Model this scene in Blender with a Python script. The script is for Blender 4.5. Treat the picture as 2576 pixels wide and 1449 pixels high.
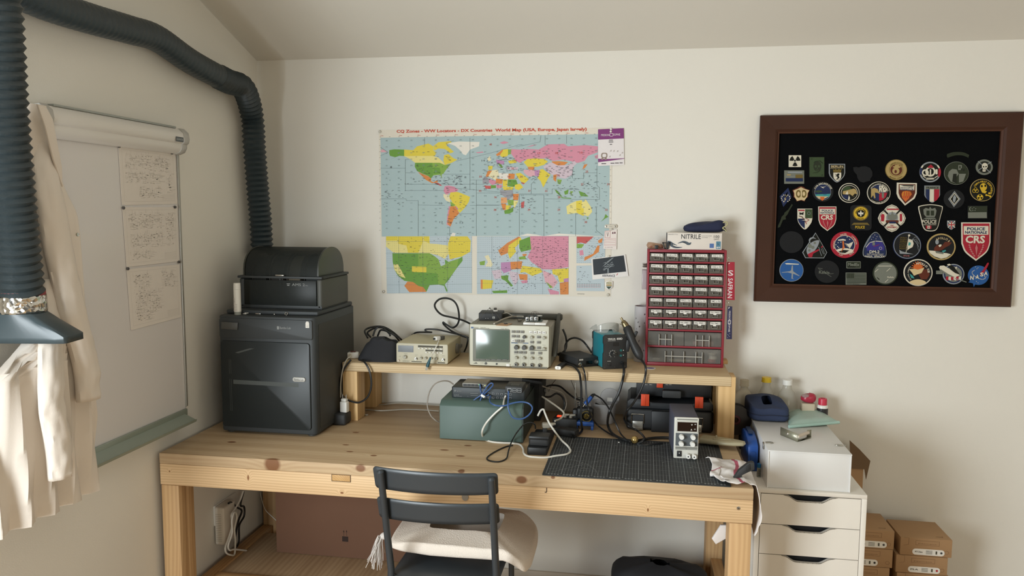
import bpy, bmesh, math, random
from math import pi, sin, cos, radians as R
from mathutils import Vector, Matrix, noise

# ---------------------------------------------------------------- camera, light, exposure
scene = bpy.context.scene
for o in list(bpy.data.objects): bpy.data.objects.remove(o, do_unlink=True)
IMG_W, IMG_H = 2576, 1449
CP = Vector((1.686, -3.2766, 1.6366)); YAW, PITCH, ROLL, FPX = .1618, .0977, .0053, 1943.74
_f = Vector((-sin(YAW)*cos(PITCH), cos(YAW)*cos(PITCH), -sin(PITCH)))
_r0 = Vector((cos(YAW), sin(YAW), 0)); _u0 = _r0.cross(_f)
_r = _r0*cos(ROLL)+_u0*sin(ROLL); _u = _u0*cos(ROLL)-_r0*sin(ROLL)
cam = bpy.data.cameras.new('camera'); camo = bpy.data.objects.new('camera', cam)
scene.collection.objects.link(camo)
cam.sensor_width = 36; cam.lens = FPX/IMG_W*36; cam.clip_start = .02
m = Matrix.Identity(4)
for i in range(3): m[i][0], m[i][1], m[i][2], m[i][3] = _r[i], _u[i], -_f[i], CP[i]
camo.matrix_world = m; scene.camera = camo

world = bpy.data.worlds.new('world'); scene.world = world; world.use_nodes = True
bg = world.node_tree.nodes['Background']; bg.inputs[0].default_value = (1.0, .93, .82, 1); bg.inputs[1].default_value = .10

def area(name, loc, aim, sx, sy, power, col):
    l = bpy.data.lights.new(name, 'AREA'); l.shape = 'RECTANGLE'; l.size = sx; l.size_y = sy
    l.energy = power; l.color = col
    o = bpy.data.objects.new(name, l); scene.collection.objects.link(o); o.location = loc
    o.rotation_euler = (Vector(aim)-Vector(loc)).to_track_quat('-Z', 'Y').to_euler(); return o
area('window_daylight', (-.09, -3.05, 1.22), (2.5, -.3, .85), 1.25, 1.25, 106, (.88, .96, 1.0))
area('rear_fill_light', (3.6, -5.0, 1.5), (2.6, 0, 1.5), 1.5, 1.2, 24, (1.0, .93, .76))  # added warm fill from behind the camera, no window stands there
vs = scene.view_settings
vs.view_transform = 'Standard'; vs.look = 'None'; vs.exposure = .16; vs.gamma = 1; vs.use_curve_mapping = False

# ---------------------------------------------------------------- helpers
COL = scene.collection
rnd = random.Random(7)
def ray(px, py): return _f+_r*((px-IMG_W/2)/FPX)-_u*((py-IMG_H/2)/FPX)
def atx(px, py, X): d = ray(px, py); return CP+d*((X-CP.x)/d.x)
def aty(px, py, Y): d = ray(px, py); return CP+d*((Y-CP.y)/d.y)
def atz(px, py, Z): d = ray(px, py); return CP+d*((Z-CP.z)/d.z)

def lin(h):
    h = h.lstrip('#'); v = [int(h[i:i+2], 16)/255 for i in (0, 2, 4)]
    return tuple(c/12.92 if c <= .04045 else ((c+.055)/1.055)**2.4 for c in v)
MATS = {}
def mat(name, col="#808080", rough=.5, metal=0., bump=0., bscale=200., vary=0., vscale=8., emit=0., coat=0., alpha=None, spec=.5):
    """principled material with procedural tone variation and bump"""
    if name in MATS: return MATS[name]
    mm = bpy.data.materials.new(name); mm.use_nodes = True; nt = mm.node_tree; N = nt.nodes; L = nt.links
    p = N['Principled BSDF']; c = lin(col) if isinstance(col, str) else col
    p.inputs['Base Color'].default_value = (*c, 1); p.inputs['Roughness'].default_value = rough
    p.inputs['Metallic'].default_value = metal; p.inputs['Specular IOR Level'].default_value = spec
    if coat: p.inputs['Coat Weight'].default_value = coat; p.inputs['Coat Roughness'].default_value = .1
    if emit: p.inputs['Emission Color'].default_value = (*c, 1); p.inputs['Emission Strength'].default_value = emit
    if vary or bump: tc = N.new('ShaderNodeTexCoord')
    if vary:
        n = N.new('ShaderNodeTexNoise'); n.inputs['Scale'].default_value = vscale; n.inputs['Detail'].default_value = 4
        L.new(tc.outputs['Object'], n.inputs['Vector'])
        mx = N.new('ShaderNodeMix'); mx.data_type = 'RGBA'
        mx.inputs[6].default_value = (*[max(0, x*(1-vary)) for x in c], 1); mx.inputs[7].default_value = (*[min(1, x*(1+vary)) for x in c], 1)
        L.new(n.outputs['Fac'], mx.inputs[0]); L.new(mx.outputs[2], p.inputs['Base Color'])
    if bump:
        n2 = N.new('ShaderNodeTexNoise'); n2.inputs['Scale'].default_value = bscale; n2.inputs['Detail'].default_value = 3
        L.new(tc.outputs['Object'], n2.inputs['Vector'])
        b = N.new('ShaderNodeBump'); b.inputs['Strength'].default_value = bump; b.inputs['Distance'].default_value = .002
        L.new(n2.outputs['Fac'], b.inputs['Height']); L.new(b.outputs[0], p.inputs['Normal'])
    if alpha is not None:      # clear or smoked plastic / glass: surface mixed with a tinted see-through
        t = N.new('ShaderNodeBsdfTransparent'); t.inputs[0].default_value = (*[x**.5 for x in c], 1)
        ms = N.new('ShaderNodeMixShader'); ms.inputs[0].default_value = alpha
        L.new(t.outputs[0], ms.inputs[1]); L.new(p.outputs[0], ms.inputs[2]); L.new(ms.outputs[0], N['Material Output'].inputs[0])
    MATS[name] = mm; return mm

def wood(name, axis, light='#D8B88C', dark='#B08356', freq=95., warp=.012, knots=(), red='#8A5634', streak=.5, ringw=.34):
    """pine: rings drawn across the grain axis, streaks along it, knots where the boards have them"""
    mm = bpy.data.materials.new(name); mm.use_nodes = True; nt = mm.node_tree; N = nt.nodes; L = nt.links
    p = N['Principled BSDF']; p.inputs['Roughness'].default_value = .55; p.inputs['Specular IOR Level'].default_value = .35
    tc = N.new('ShaderNodeTexCoord'); sx = N.new('ShaderNodeSeparateXYZ'); L.new(tc.outputs['Object'], sx.inputs[0])
    ai = 'XYZ'.index(axis); oth = [i for i in range(3) if i != ai]
    def math_(op, a, b=None, c=None):
        n = N.new('ShaderNodeMath'); n.operation = op
        for i, v in enumerate((a, b, c)):
            if v is None: continue
            if isinstance(v, (int, float)): n.inputs[i].default_value = v
            else: L.new(v, n.inputs[i])
        return n.outputs[0]
    mp = N.new('ShaderNodeMapping'); sc = [9, 9, 9]; sc[ai] = 1.3; mp.inputs['Scale'].default_value = sc
    L.new(tc.outputs['Object'], mp.inputs[0])
    nz = N.new('ShaderNodeTexNoise'); nz.inputs['Scale'].default_value = 1; nz.inputs['Detail'].default_value = 2; L.new(mp.outputs[0], nz.inputs[0])
    g = math_('ADD', math_('ADD', sx.outputs[oth[0]], sx.outputs[oth[1]]), math_('MULTIPLY', nz.outputs[0], warp*6))
    kd = None
    for (c, s) in knots:
        sub = N.new('ShaderNodeVectorMath'); sub.operation = 'SUBTRACT'; L.new(tc.outputs['Object'], sub.inputs[0]); sub.inputs[1].default_value = c
        dv = N.new('ShaderNodeVectorMath'); dv.operation = 'DIVIDE'; L.new(sub.outputs[0], dv.inputs[0]); dv.inputs[1].default_value = s
        ln = N.new('ShaderNodeVectorMath'); ln.operation = 'LENGTH'; L.new(dv.outputs[0], ln.inputs[0])
        kd = ln.outputs['Value'] if kd is None else math_('MINIMUM', kd, ln.outputs['Value'])
    if kd is not None:
        g = math_('ADD', g, math_('MULTIPLY', math_('EXPONENT', math_('MULTIPLY', math_('MULTIPLY', kd, kd), -.22)), .022))
    ring = math_('ABSOLUTE', math_('SINE', math_('MULTIPLY', g, freq*3)))
    ring = math_('POWER', ring, 2.2)
    mp2 = N.new('ShaderNodeMapping'); sc = [160, 160, 160]; sc[ai] = 3; mp2.inputs['Scale'].default_value = sc
    L.new(tc.outputs['Object'], mp2.inputs[0])
    n2 = N.new('ShaderNodeTexNoise'); n2.inputs['Scale'].default_value = 1; n2.inputs['Detail'].default_value = 3; L.new(mp2.outputs[0], n2.inputs[0])
    mp3 = N.new('ShaderNodeMapping'); sc = [22, 22, 22]; sc[ai] = .8; mp3.inputs['Scale'].default_value = sc
    L.new(tc.outputs['Object'], mp3.inputs[0])
    n3 = N.new('ShaderNodeTexNoise'); n3.inputs['Scale'].default_value = 1; n3.inputs['Detail'].default_value = 1; L.new(mp3.outputs[0], n3.inputs[0])
    f = math_('ADD', math_('MULTIPLY', ring, ringw), math_('ADD', math_('MULTIPLY', n2.outputs[0], .3*streak), math_('MULTIPLY', math_('SUBTRACT', n3.outputs[0], .4), 1.5*streak)))
    mx = N.new('ShaderNodeMix'); mx.data_type = 'RGBA'; mx.clamp_factor = True
    mx.inputs[6].default_value = (*lin(light), 1); mx.inputs[7].default_value = (*lin(dark), 1); L.new(f, mx.inputs[0])
    out = mx.outputs[2]
    if kd is not None:
        mr = N.new('ShaderNodeMapRange'); mr.inputs[1].default_value = 1.15; mr.inputs[2].default_value = .75; L.new(kd, mr.inputs[0])
        m2 = N.new('ShaderNodeMix'); m2.data_type = 'RGBA'; L.new(mr.outputs[0], m2.inputs[0]); L.new(out, m2.inputs[6]); m2.inputs[7].default_value = (*lin(red), 1)
        out = m2.outputs[2]
    L.new(out, p.inputs['Base Color'])
    return mm

def tag(o, label=None, cat=None, group=None, kind=None):
    if label: o['label'] = label
    if cat: o['category'] = cat
    if group: o['group'] = group
    if kind: o['kind'] = kind
    return o
def thing(name, label, cat, loc=(0, 0, 0), rz=0., group=None, rot=None):
    o = bpy.data.objects.new(name, None); COL.objects.link(o); o.empty_display_size = .02
    o.location = loc; o.rotation_euler = rot if rot else (0, 0, rz)
    return tag(o, label, cat, group)
def dup(root, loc=None, rz=None, label=None):
    c = root.copy(); COL.objects.link(c)
    if loc is not None: c.location = loc
    if rz is not None: c.rotation_euler = (0, 0, rz)
    if label: c['label'] = label
    def kids(a, b):
        for ch in [x for x in bpy.data.objects if x.parent == a]:
            d = ch.copy(); COL.objects.link(d); d.parent = b; kids(ch, d)
    kids(root, c); return c

def FR(x=0, y=0, z=0): # frame facing the room from the back wall: (right, up, out)
    return Matrix(((1, 0, 0, x), (0, 0, -1, y), (0, 1, 0, z), (0, 0, 0, 1)))
def FL(x=0, y=0, z=0): # frame on the left wall: right = +Y, up = +Z, out = +X
    return Matrix(((0, 0, 1, x), (1, 0, 0, y), (0, 1, 0, z), (0, 0, 0, 1)))
def FT(x=0, y=0, z=0, a=0.): return Matrix.Translation((x, y, z)) @ Matrix.Rotation(a, 4, 'Z')   # lying flat
def spline(pts, n=8, closed=False):
    P = [Vector(p) for p in pts]; out = []
    k = len(P); rng = range(k if closed else k-1)
    for i in rng:
        p1, p2 = P[i], P[(i+1) % k]
        p0 = P[i-1] if (closed or i > 0) else p1*2-p2
        p3 = P[(i+2) % k] if (closed or i+2 < k) else p2*2-p1
        for j in range(n):
            t = j/n
            out.append(.5*((2*p1)+(p2-p0)*t+(2*p0-5*p1+4*p2-p3)*t*t+(3*p1-p0-3*p2+p3)*t**3))
    if not closed: out.append(P[-1])
    return out
def circ(r, n=24, cx=0, cy=0, ry=None, a0=0): return [(cx+r*cos(a0+2*pi*i/n), cy+(ry or r)*sin(a0+2*pi*i/n)) for i in range(n)]
def rrect(w, h, r, n=5, cx=0, cy=0):
    o = []
    for qx, qy, a in ((1, 1, 0), (-1, 1, pi/2), (-1, -1, pi), (1, -1, 3*pi/2)):
        for i in range(n+1):
            t = a+pi/2*i/n; o.append((cx+qx*(w/2-r)+r*cos(t), cy+qy*(h/2-r)+r*sin(t)))
    return o
_fc = {}
def glyphs(s, bold=0.):
    """mesh of a line of lettering, cached: verts, faces, bounds"""
    k = (s, bold)
    if k not in _fc:
        c = bpy.data.curves.new('t', 'FONT'); c.body = s; c.size = 1; c.resolution_u = 2; c.offset = bold
        c.fill_mode = 'FRONT'
        o = bpy.data.objects.new('t', c); COL.objects.link(o); dg = bpy.context.evaluated_depsgraph_get()
        me = bpy.data.meshes.new_from_object(o.evaluated_get(dg))
        v = [tuple(x.co) for x in me.vertices]; f = [tuple(p.vertices) for p in me.polygons]
        bpy.data.objects.remove(o); bpy.data.curves.remove(c); bpy.data.meshes.remove(me)
        if v: b = (min(x[0] for x in v), max(x[0] for x in v), min(x[1] for x in v), max(x[1] for x in v))
        else: b = (0, 1, 0, 1)
        _fc[k] = (v, f, b)
    return _fc[k]

class MB:
    """collects shapes; build() links them as ONE mesh object"""
    def __init__(s): s.v = []; s.f = []; s.mi = []; s.c = 0; s.sm = []
    def mat(s, i): s.c = i; return s
    def add(s, v, f, smooth=False, M=None):
        n = len(s.v)
        s.v += [tuple(M @ Vector(p)) if M else tuple(p) for p in v]
        for q in f: s.f.append(tuple(n+i for i in q)); s.mi.append(s.c); s.sm.append(smooth)
        return s
    def _bm(s, bm, smooth=True, M=None):
        bm.verts.index_update()
        s.add([x.co.copy() for x in bm.verts], [[y.index for y in q.verts] for q in bm.faces], smooth, M); bm.free(); return s
    def box(s, x0, x1, y0, y1, z0, z1, bev=0., seg=2, M=None):
        bm = bmesh.new(); bmesh.ops.create_cube(bm, size=1)
        for v in bm.verts: v.co = Vector(((x0+x1)/2+v.co.x*(x1-x0), (y0+y1)/2+v.co.y*(y1-y0), (z0+z1)/2+v.co.z*(z1-z0)))
        if bev: bmesh.ops.bevel(bm, geom=bm.edges[:], offset=bev, segments=seg, affect='EDGES', profile=.5)
        return s._bm(bm, bool(bev), M)
    def cyl(s, p0, p1, r0, r1=None, n=20, M=None, caps=True):
        r1 = r0 if r1 is None else r1
        return s.loft([(p0, r0), (p1, r1)], n, M, caps)
    def loft(s, rings, n=16, M=None, caps=True):
        P = [Vector(p) for p, _ in rings]; rad = [r for _, r in rings]; v = []; f = []
        d0 = (P[1]-P[0]).normalized(); up = Vector((0, 0, 1)) if abs(d0.z) < .9 else Vector((1, 0, 0))
        a = d0.cross(up).normalized(); k = len(P)
        for i in range(k):
            t = (P[min(i+1, k-1)]-P[max(i-1, 0)])
            t = t.normalized() if t.length > 1e-9 else d0
            a = (a-t*a.dot(t)); a = a.normalized() if a.length > 1e-9 else t.orthogonal().normalized()
            b = t.cross(a)
            for j in range(n): q = 2*pi*j/n; v.append(P[i]+(a*cos(q)+b*sin(q))*rad[i])
        for i in range(k-1):
            for j in range(n): f.append((i*n+j, i*n+(j+1) % n, (i+1)*n+(j+1) % n, (i+1)*n+j))
        s.add(v, f, True, M)
        if caps:
            s.add(v[:n], [tuple(reversed(range(n)))], False, M); s.add(v[-n:], [tuple(range(n))], False, M)
        return s
    def tube(s, pts, r, n=8, sub=8, M=None, smoothpath=True, closed=False):
        P = spline(pts, sub, closed) if smoothpath else [Vector(p) for p in pts]
        if closed: P.append(P[0])
        return s.loft([(p, r) for p in P], n, M)
    def lathe(s, prof, n=28, M=None):
        v = []; f = []; k = len(prof)
        for r, z in prof:
            for j in range(n): v.append((max(r, 1e-5)*cos(2*pi*j/n), max(r, 1e-5)*sin(2*pi*j/n), z))
        for i in range(k-1):
            for j in range(n): f.append((i*n+j, i*n+(j+1) % n, (i+1)*n+(j+1) % n, (i+1)*n+j))
        return s.add(v, f, True, M)
    def prism(s, poly, z0, z1, M=None, bev=0., seg=2):
        """polygon in the frame's plane, from depth z0 to z1"""
        n = len(poly)
        ar = sum(poly[i][0]*poly[(i+1) % n][1]-poly[(i+1) % n][0]*poly[i][1] for i in range(n))
        if ar < 0: poly = list(reversed(poly))
        if not bev:
            v = [(x, y, z0) for x, y in poly]+[(x, y, z1) for x, y in poly]
            s.add(v, [tuple(reversed(range(n))), tuple(range(n, 2*n))]+[(i, (i+1) % n, n+(i+1) % n, n+i) for i in range(n)], False, M); return s
        bm = bmesh.new(); vs_ = [bm.verts.new((x, y, z0)) for x, y in poly]; fc = bm.faces.new(vs_)
        e = bmesh.ops.extrude_face_region(bm, geom=[fc]); up = [q for q in e['geom'] if isinstance(q, bmesh.types.BMVert)]
        for q in up: q.co.z = z1
        bm.normal_update(); bmesh.ops.recalc_face_normals(bm, faces=bm.faces[:])
        ed = [q for q in bm.edges if abs(q.verts[0].co.z-q.verts[1].co.z) < 1e-7]
        bmesh.ops.bevel(bm, geom=ed, offset=bev, segments=seg, affect='EDGES', profile=.5)
        return s._bm(bm, True, M)
    def flat(s, poly, z=0., M=None):
        n = len(poly); ar = sum(poly[i][0]*poly[(i+1) % n][1]-poly[(i+1) % n][0]*poly[i][1] for i in range(n))
        if ar < 0: poly = list(reversed(poly))
        return s.add([(x, y, z) for x, y in poly], [tuple(range(n))], False, M)
    def rect(s, x0, x1, y0, y1, z=0., M=None): return s.flat([(x0, y0), (x1, y0), (x1, y1), (x0, y1)], z, M)
    def ring(s, po, pi_, z=0., M=None):
        n = len(po); v = [(x, y, z) for x, y in po]+[(x, y, z) for x, y in pi_]
        return s.add(v, [(i, (i+1) % n, n+(i+1) % n, n+i) for i in range(n)], False, M)
    def line(s, pts, w, z=0., M=None):
        for a, b in zip(pts, pts[1:]):
            a, b = Vector(a), Vector(b); d = b-a
            if d.length < 1e-9: continue
            d = d.normalized()*w/2; p = Vector((-d.y, d.x)); 
            s.add([(*(a-d-p), z), (*(b+d-p), z), (*(b+d+p), z), (*(a-d+p), z)], [(0, 1, 2, 3)], False, M)
        return s
    def text(s, t, x0, x1, y0, y1, z=0., M=None, bold=0., rot=0, keep=False):
        """lettering fitted into a box (rot in degrees, 0/90/-90)"""
        v, f, b = glyphs(t, bold)
        w, h = b[1]-b[0] or 1, b[3]-b[2] or 1
        X, Y = x1-x0, y1-y0
        if rot in (90, -90): X, Y = Y, X
        kx, ky = X/w, Y/h
        if keep: kx = ky = min(kx, ky)
        cx, cy = (x0+x1)/2, (y0+y1)/2; c, sn = cos(R(rot)), sin(R(rot))
        q = []
        for p in v:
            a, bb = (p[0]-(b[0]+b[1])/2)*kx, (p[1]-(b[2]+b[3])/2)*ky
            q.append((cx+a*c-bb*sn, cy+a*sn+bb*c, z))
        return s.add(q, f, False, M)
    def arctext(s, t, r, a_mid, size, z=0., M=None, inward=False, bold=0., spread=1., cx=0, cy=0):
        adv = [size*.36 if c == ' ' else size*(glyphs(c, bold)[2][1]-glyphs(c, bold)[2][0]+.09) for c in t]
        tot = sum(adv)*spread/r; sg = 1 if inward else -1; a = R(a_mid)-sg*tot/2
        for c, w in zip(t, adv):
            da = w*spread/r; am = a+sg*da/2; a += sg*da
            if c == ' ': continue
            v, f, b = glyphs(c, bold); rot = am-pi/2 if not inward else am+pi/2
            ox, oy = cx+r*cos(am), cy+r*sin(am); cs, sn = cos(rot), sin(rot); q = []
            for p in v:
                x, y = (p[0]-(b[0]+b[1])/2)*size, (p[1]-.35)*size
                q.append((ox+x*cs-y*sn, oy+x*sn+y*cs, z))
            s.add(q, f, False, M)
        return s
    def sphere(s, c, rx, ry=None, rz=None, n=20, m=12, M=None):
        ry = ry or rx; rz = rz or rx; prof = []
        v = []; f = []
        for i in range(m+1):
            t = -pi/2+pi*i/m
            for j in range(n): q = 2*pi*j/n; v.append((c[0]+rx*max(cos(t), 1e-4)*cos(q), c[1]+ry*max(cos(t), 1e-4)*sin(q), c[2]+rz*sin(t)))
        for i in range(m):
            for j in range(n): f.append((i*n+j, i*n+(j+1) % n, (i+1)*n+(j+1) % n, (i+1)*n+j))
        return s.add(v, f, True, M)
    def grid(s, fn, nu, nv, M=None, closed_u=False):
        v = [fn(i/(nu if closed_u else nu-1), j/(nv-1)) for j in range(nv) for i in range(nu)]; f = []
        for j in range(nv-1):
            for i in range(nu if closed_u else nu-1):
                i2 = (i+1) % nu; f.append((j*nu+i, j*nu+i2, (j+1)*nu+i2, (j+1)*nu+i))
        return s.add(v, f, True, M)
    def build(s, name, mats, parent=None, loc=None, label=None, solid=0., subsurf=0):
        me = bpy.data.meshes.new(name)
        v = s.v
        if loc is not None and parent is None: v = [(a-loc[0], b-loc[1], c-loc[2]) for a, b, c in v]
        me.from_pydata(v, [], s.f)
        for x in (mats if isinstance(mats, (list, tuple)) else [mats]): me.materials.append(x)
        me.polygons.foreach_set('material_index', s.mi); me.polygons.foreach_set('use_smooth', s.sm)
        me.update()
        try: me.set_sharp_from_angle(angle=R(40))
        except Exception: pass
        o = bpy.data.objects.new(name, me); COL.objects.link(o)
        if parent: o.parent = parent
        elif loc is not None: o.location = loc
        if solid: md = o.modifiers.new('thickness', 'SOLIDIFY'); md.thickness = solid; md.offset = 0
        if subsurf: md = o.modifiers.new('smooth', 'SUBSURF'); md.levels = md.render_levels = subsurf
        if label: o['label'] = label
        return o
def one(name, mb, mats, label, cat, loc, group=None, **k):
    return tag(mb.build(name, mats, None, loc, **k), label, cat, group)
# ---------------------------------------------------------------- room
M_wall = mat('wall_paint', '#E1DDD4', .9, bump=.12, bscale=260, vary=.015, vscale=3, spec=.2)
M_ceil = mat('ceiling_paint', '#DAD5CB', .92, bump=.1, bscale=260, spec=.2)
M_floor = wood('laminate', 'X', '#B79B78', '#96785A', 60)
M_trim = mat('trim_paint', '#CFC3B2', .6)
SL = .322; ZC = 2.2985      # the ceiling climbs away from the back wall
def zc(y): return ZC - SL*y
b = MB(); b.box(-.25, 4.6, 0, .2, -.05, 3.0); tag(b.build('wall_back', M_wall), kind='structure')
b = MB(); Y0 = -5.6
WY0, WY1, WZ0, WZ1 = -3.7, -2.4, .57, 1.87
F_ = Matrix(((0, 0, 1, 0), (1, 0, 0, 0), (0, 1, 0, 0), (0, 0, 0, 1)))
for q in ([(Y0, 0), (WY0, 0), (WY0, zc(WY0)), (Y0, zc(Y0))], [(WY1, 0), (0, 0), (0, zc(0)), (WY1, zc(WY1))],
          [(WY0, 0), (WY1, 0), (WY1, WZ0), (WY0, WZ0)], [(WY0, WZ1), (WY1, WZ1), (WY1, zc(WY1)), (WY0, zc(WY0))]):
    b.prism(q, -.22, 0, F_)
tag(b.build('wall_left', M_wall), kind='structure')
b = MB(); b.prism([(Y0, 0), (0, 0), (0, zc(0)), (Y0, zc(Y0))], 4.4, 4.6, F_); tag(b.build('wall_right', M_wall), kind='structure')
b = MB(); b.prism([(Y0, zc(Y0)), (0.2, zc(.2)), (.2, zc(.2)+.15), (Y0, zc(Y0)+.15)], -.25, 4.6, F_); tag(b.build('ceiling', M_ceil), kind='structure')
b = MB(); b.box(-.25, 4.6, Y0, .2, -.1, 0); tag(b.build('floor', M_floor), kind='structure')
b = MB(); b.box(0, 4.4, -.014, 0, 0, .052, .003); tag(b.build('baseboard_back', M_trim), kind='structure')
b = MB(); b.box(0, .014, WY0-.3, -.015, 0, .052, .003); tag(b.build('baseboard_left', M_trim), kind='structure')
b = MB()
for y in (WY0, (WY0+WY1)/2-.03, WY1-.06): b.box(-.20, -.14, y, y+.06, WZ0, WZ1)
for z in (WZ0, WZ1-.06): b.box(-.20, -.14, WY0, WY1, z, z+.06)
tag(b.build('window_1', mat('window_white', '#E8E8E6', .4)), kind='structure')

# ---------------------------------------------------------------- workbench
T = .78; DX0, DX1, DY = .022, 2.058, -.841
kn = lambda px, py: tuple(aty(px, py, DY))
def knt(px, py): p = atz(px, py, T); return (p.x, p.y, T)
K_top = [(knt(1118, 1132), (.017, .008, .02)), (knt(1158, 1147), (.017, .008, .02)), (knt(1177, 1121), (.015, .008, .02)), (knt(895, 1088), (.013, .008, .02)),
         (knt(870, 1119), (.013, .007, .02)), (knt(880, 1136), (.013, .007, .02)), (knt(940, 1146), (.012, .008, .02)), (knt(583, 1112), (.017, .010, .02)), (knt(1850, 1180), (.03, .008, .01)),
         (kn(685, 1168), (.03, .02, .03)), (kn(907, 1178), (.018, .02, .013)), (kn(1312, 1207), (.019, .02, .013)), (kn(1391, 1201), (.007, .02, .005)), (kn(1160, 1185), (.012, .02, .008))]
K_ap = [(kn(624, 1202), (.004, .02, .010)), (kn(1630, 1283), (.003, .02, .006)), (kn(860, 1240), (.006, .02, .004)), (kn(426, 1186), (.003, .02, .003))]
M_top = wood('pine_top', 'X', '#C9B08D', '#9D7A56', 60, .010, K_top, '#80583A', ringw=.2, streak=.62)
M_apron = wood('pine_apron', 'X', '#DDBD93', '#A98156', 105, .007, K_ap, '#8A5F3D', streak=.35)
M_leg = wood('pine_leg', 'Z', '#CDA97C', '#A57C50', 60, .012)
M_rail = wood('pine_rail', 'X', '#C79D6A', '#A0733F', 90)
M_raily = wood('pine_side_rail', 'Y', '#C0996A', '#9A7045', 70)
wb = thing('workbench', 'long pine workbench with thick top standing along the back wall', 'workbench', (0, 0, 0))
b = MB(); b.box(DX0, DX1, DY, -.006, T-.038, T, .0025); b.build('bench_top', M_top, wb)
b = MB(); b.box(DX0, DX1, DY+.001, DY+.046, T-.1155, T-.0385, .002)
ap = b.build('front_apron', M_apron, wb)
M_dk = mat('wood_gap', '#3B2417', .8)
for (pa, pb, pc, pd) in ((835, 881, 1192, 1212), ):
    a, c = aty(pa, pc, DY), aty(pb, pd, DY); b = MB(); b.box(a.x-.002, c.x+.002, DY+.0002, DY+.03, c.z-.002, T-.0387, 0); b.mat(1).box(a.x, c.x, DY-.0006, DY+.03, c.z, T-.0392, .0005)
    b.build('joist_end', [M_dk, wood('end_grain', 'Y', '#CBA56F', '#A87B48', 110)], ap)
a = aty(1375, 1235, DY); b = MB(); b.box(a.x-.0012, a.x+.0012, DY+.0003, DY+.02, a.z-.004, T-.039); b.box(a.x-.006, a.x, DY+.0003, DY+.02, a.z-.006, a.z-.0035); b.build('notch', M_dk, ap)
p = aty(1858, 1279, DY); b = MB(); b.lathe([(0, .0012), (.0022, .0012), (.0055, .0006), (.006, 0)], 20, FR(p.x, DY+.0009, p.z)); b.mat(1).flat(circ(.0018, 6), .0014, FR(p.x, DY+.0009, p.z))
b.build('screw_head', [mat('steel', '#B9B6AE', .3, 1), M_dk], ap)
p = aty(1172, 1250, DY); b = MB(); b.prism(circ(.011, 20, 0, 0, .013), 0, .004, FR(p.x-.002, DY+.001, p.z)); b.build('mounting_tab', mat('grey_plastic', '#8B8275', .5), ap)
for x0, y0 in ((DX0+.002, DY+.004), (DX1-.0695, DY+.004), (DX0+.002, -.10), (DX1-.0695, -.10)):
    b = MB(); b.box(x0, x0+.0675, y0+(.043 if y0 < -.5 else 0), y0+.09+(.002 if y0 < -.5 else 0), .0, T-.0395, .003)
    if y0 < -.5: b.box(x0, x0+.0675, y0-.002, y0+.045, .0, T-.1165, .003)
    b.build('leg', M_leg, wb)
ZR = .215
for x0 in (DX0+.004, DX1-.05):
    b = MB(); b.box(x0, x0+.045, DY+.095, -.105, ZR-.09, ZR, .002); b.build('side_rail', M_raily, wb)
    b = MB(); b.box(x0, x0+.045, DY+.05, -.105, T-.115, T-.0395, .002); b.build('top_rail', M_raily, wb)
b = MB(); b.box(DX0+.05, DX1-.051, -.6, -.565, ZR-.09, ZR, .002); b.build('cross_rail', M_rail, wb)
b = MB(); b.box(DX0+.05, .84, -.563, -.168, ZR-.03, ZR-.008, .001); b.build('lower_board', wood('pine_lower_board', 'Y', '#B09472', '#8A6B4C', 50), wb)

# ---------------------------------------------------------------- riser shelf
S = 1.022; SX0, SX1, SY = .500, 2.059, -.313
K_s = [((1.25, -.15, S), (.02, .01, .02))]
M_shelf = wood('pine_shelf', 'X', '#DBC49E', '#AE8B62', 120, .006, K_s, streak=.3, ringw=.42)
M_post = wood('pine_post', 'Z', '#DDB984', '#B78F5B', 45, .01)
rs = thing('riser_shelf', 'low pine shelf on four posts standing on the back half of the workbench', 'shelf', (0, 0, T))
b = MB(); b.box(SX0, SX1-.016, SY, -.004, S-.036-T, S-T, .002); b.build('shelf_board', M_shelf, rs)
for x0 in (SX0, SX1-.063):
    for y0 in (SY+.001, -.095):
        b = MB(); b.box(x0, x0+.063, y0, y0+.088, 0, S-.0365-T, .002)
        if x0 > 1 and y0 < -.2: b.box(SX1-.0158, SX1, y0-.001, y0+.088, 0, S-T, .001)
        b.build('post', M_post, rs)
b = MB(); b.box(SX1-.026, SX1-.002, -.06, -.006, S-T+.0005, S-T+.016, .002); b.build('end_block', M_post, rs)

# ---------------------------------------------------------------- cutting mat
mt = MB(); cm0 = Matrix.Translation((1.39, -.835, T)) @ Matrix.Rotation(-.0088, 4, 'Z')
mt.prism(rrect(.6, .45, .006, 3, .3, .225), .0003, .003, cm0)
mt.mat(1)
for i in range(58):
    x = .011+i*.01; big = i % 5 == 0
    mt.rect(x-(.0005 if big else .00022), x+(.0005 if big else .00022), .012, .438, .00312, cm0)
for j in range(44):
    y = .014+j*.01; h_ = .0003 if j % 5 == 0 else .0001; mt.rect(.011, .581, y-h_, y+h_, .00314, cm0)
mt.line([(.012, .014), (.2, .2)], .0005, .00316, cm0); mt.line([(.2, .2), (.43, .43)], .0004, .00316, cm0)
mt.line([(.581, .1), (.25, .38)], .0004, .00316, cm0)
mt.line([(.011+.17*cos(t*pi/40), .014+.17*sin(t*pi/40)) for t in range(21)], .0005, .00318, cm0)
for i in range(1, 58):
    if i % 5: mt.flat([( .011+i*.01-.003, .012), (.011+i*.01+.003, .012), (.011+i*.01+.003, .009), (.011+i*.01, .0075), (.011+i*.01-.003, .009)], .00317, cm0)
mt.mat(2)
for _ in range(26):
    x, y = rnd.uniform(.05, .55), rnd.uniform(.04, .40); a = rnd.uniform(0, 3); l = rnd.uniform(.004, .018)
    mt.line([(x, y), (x+l*cos(a), y+l*sin(a))], .0006, .0032, cm0)
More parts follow.
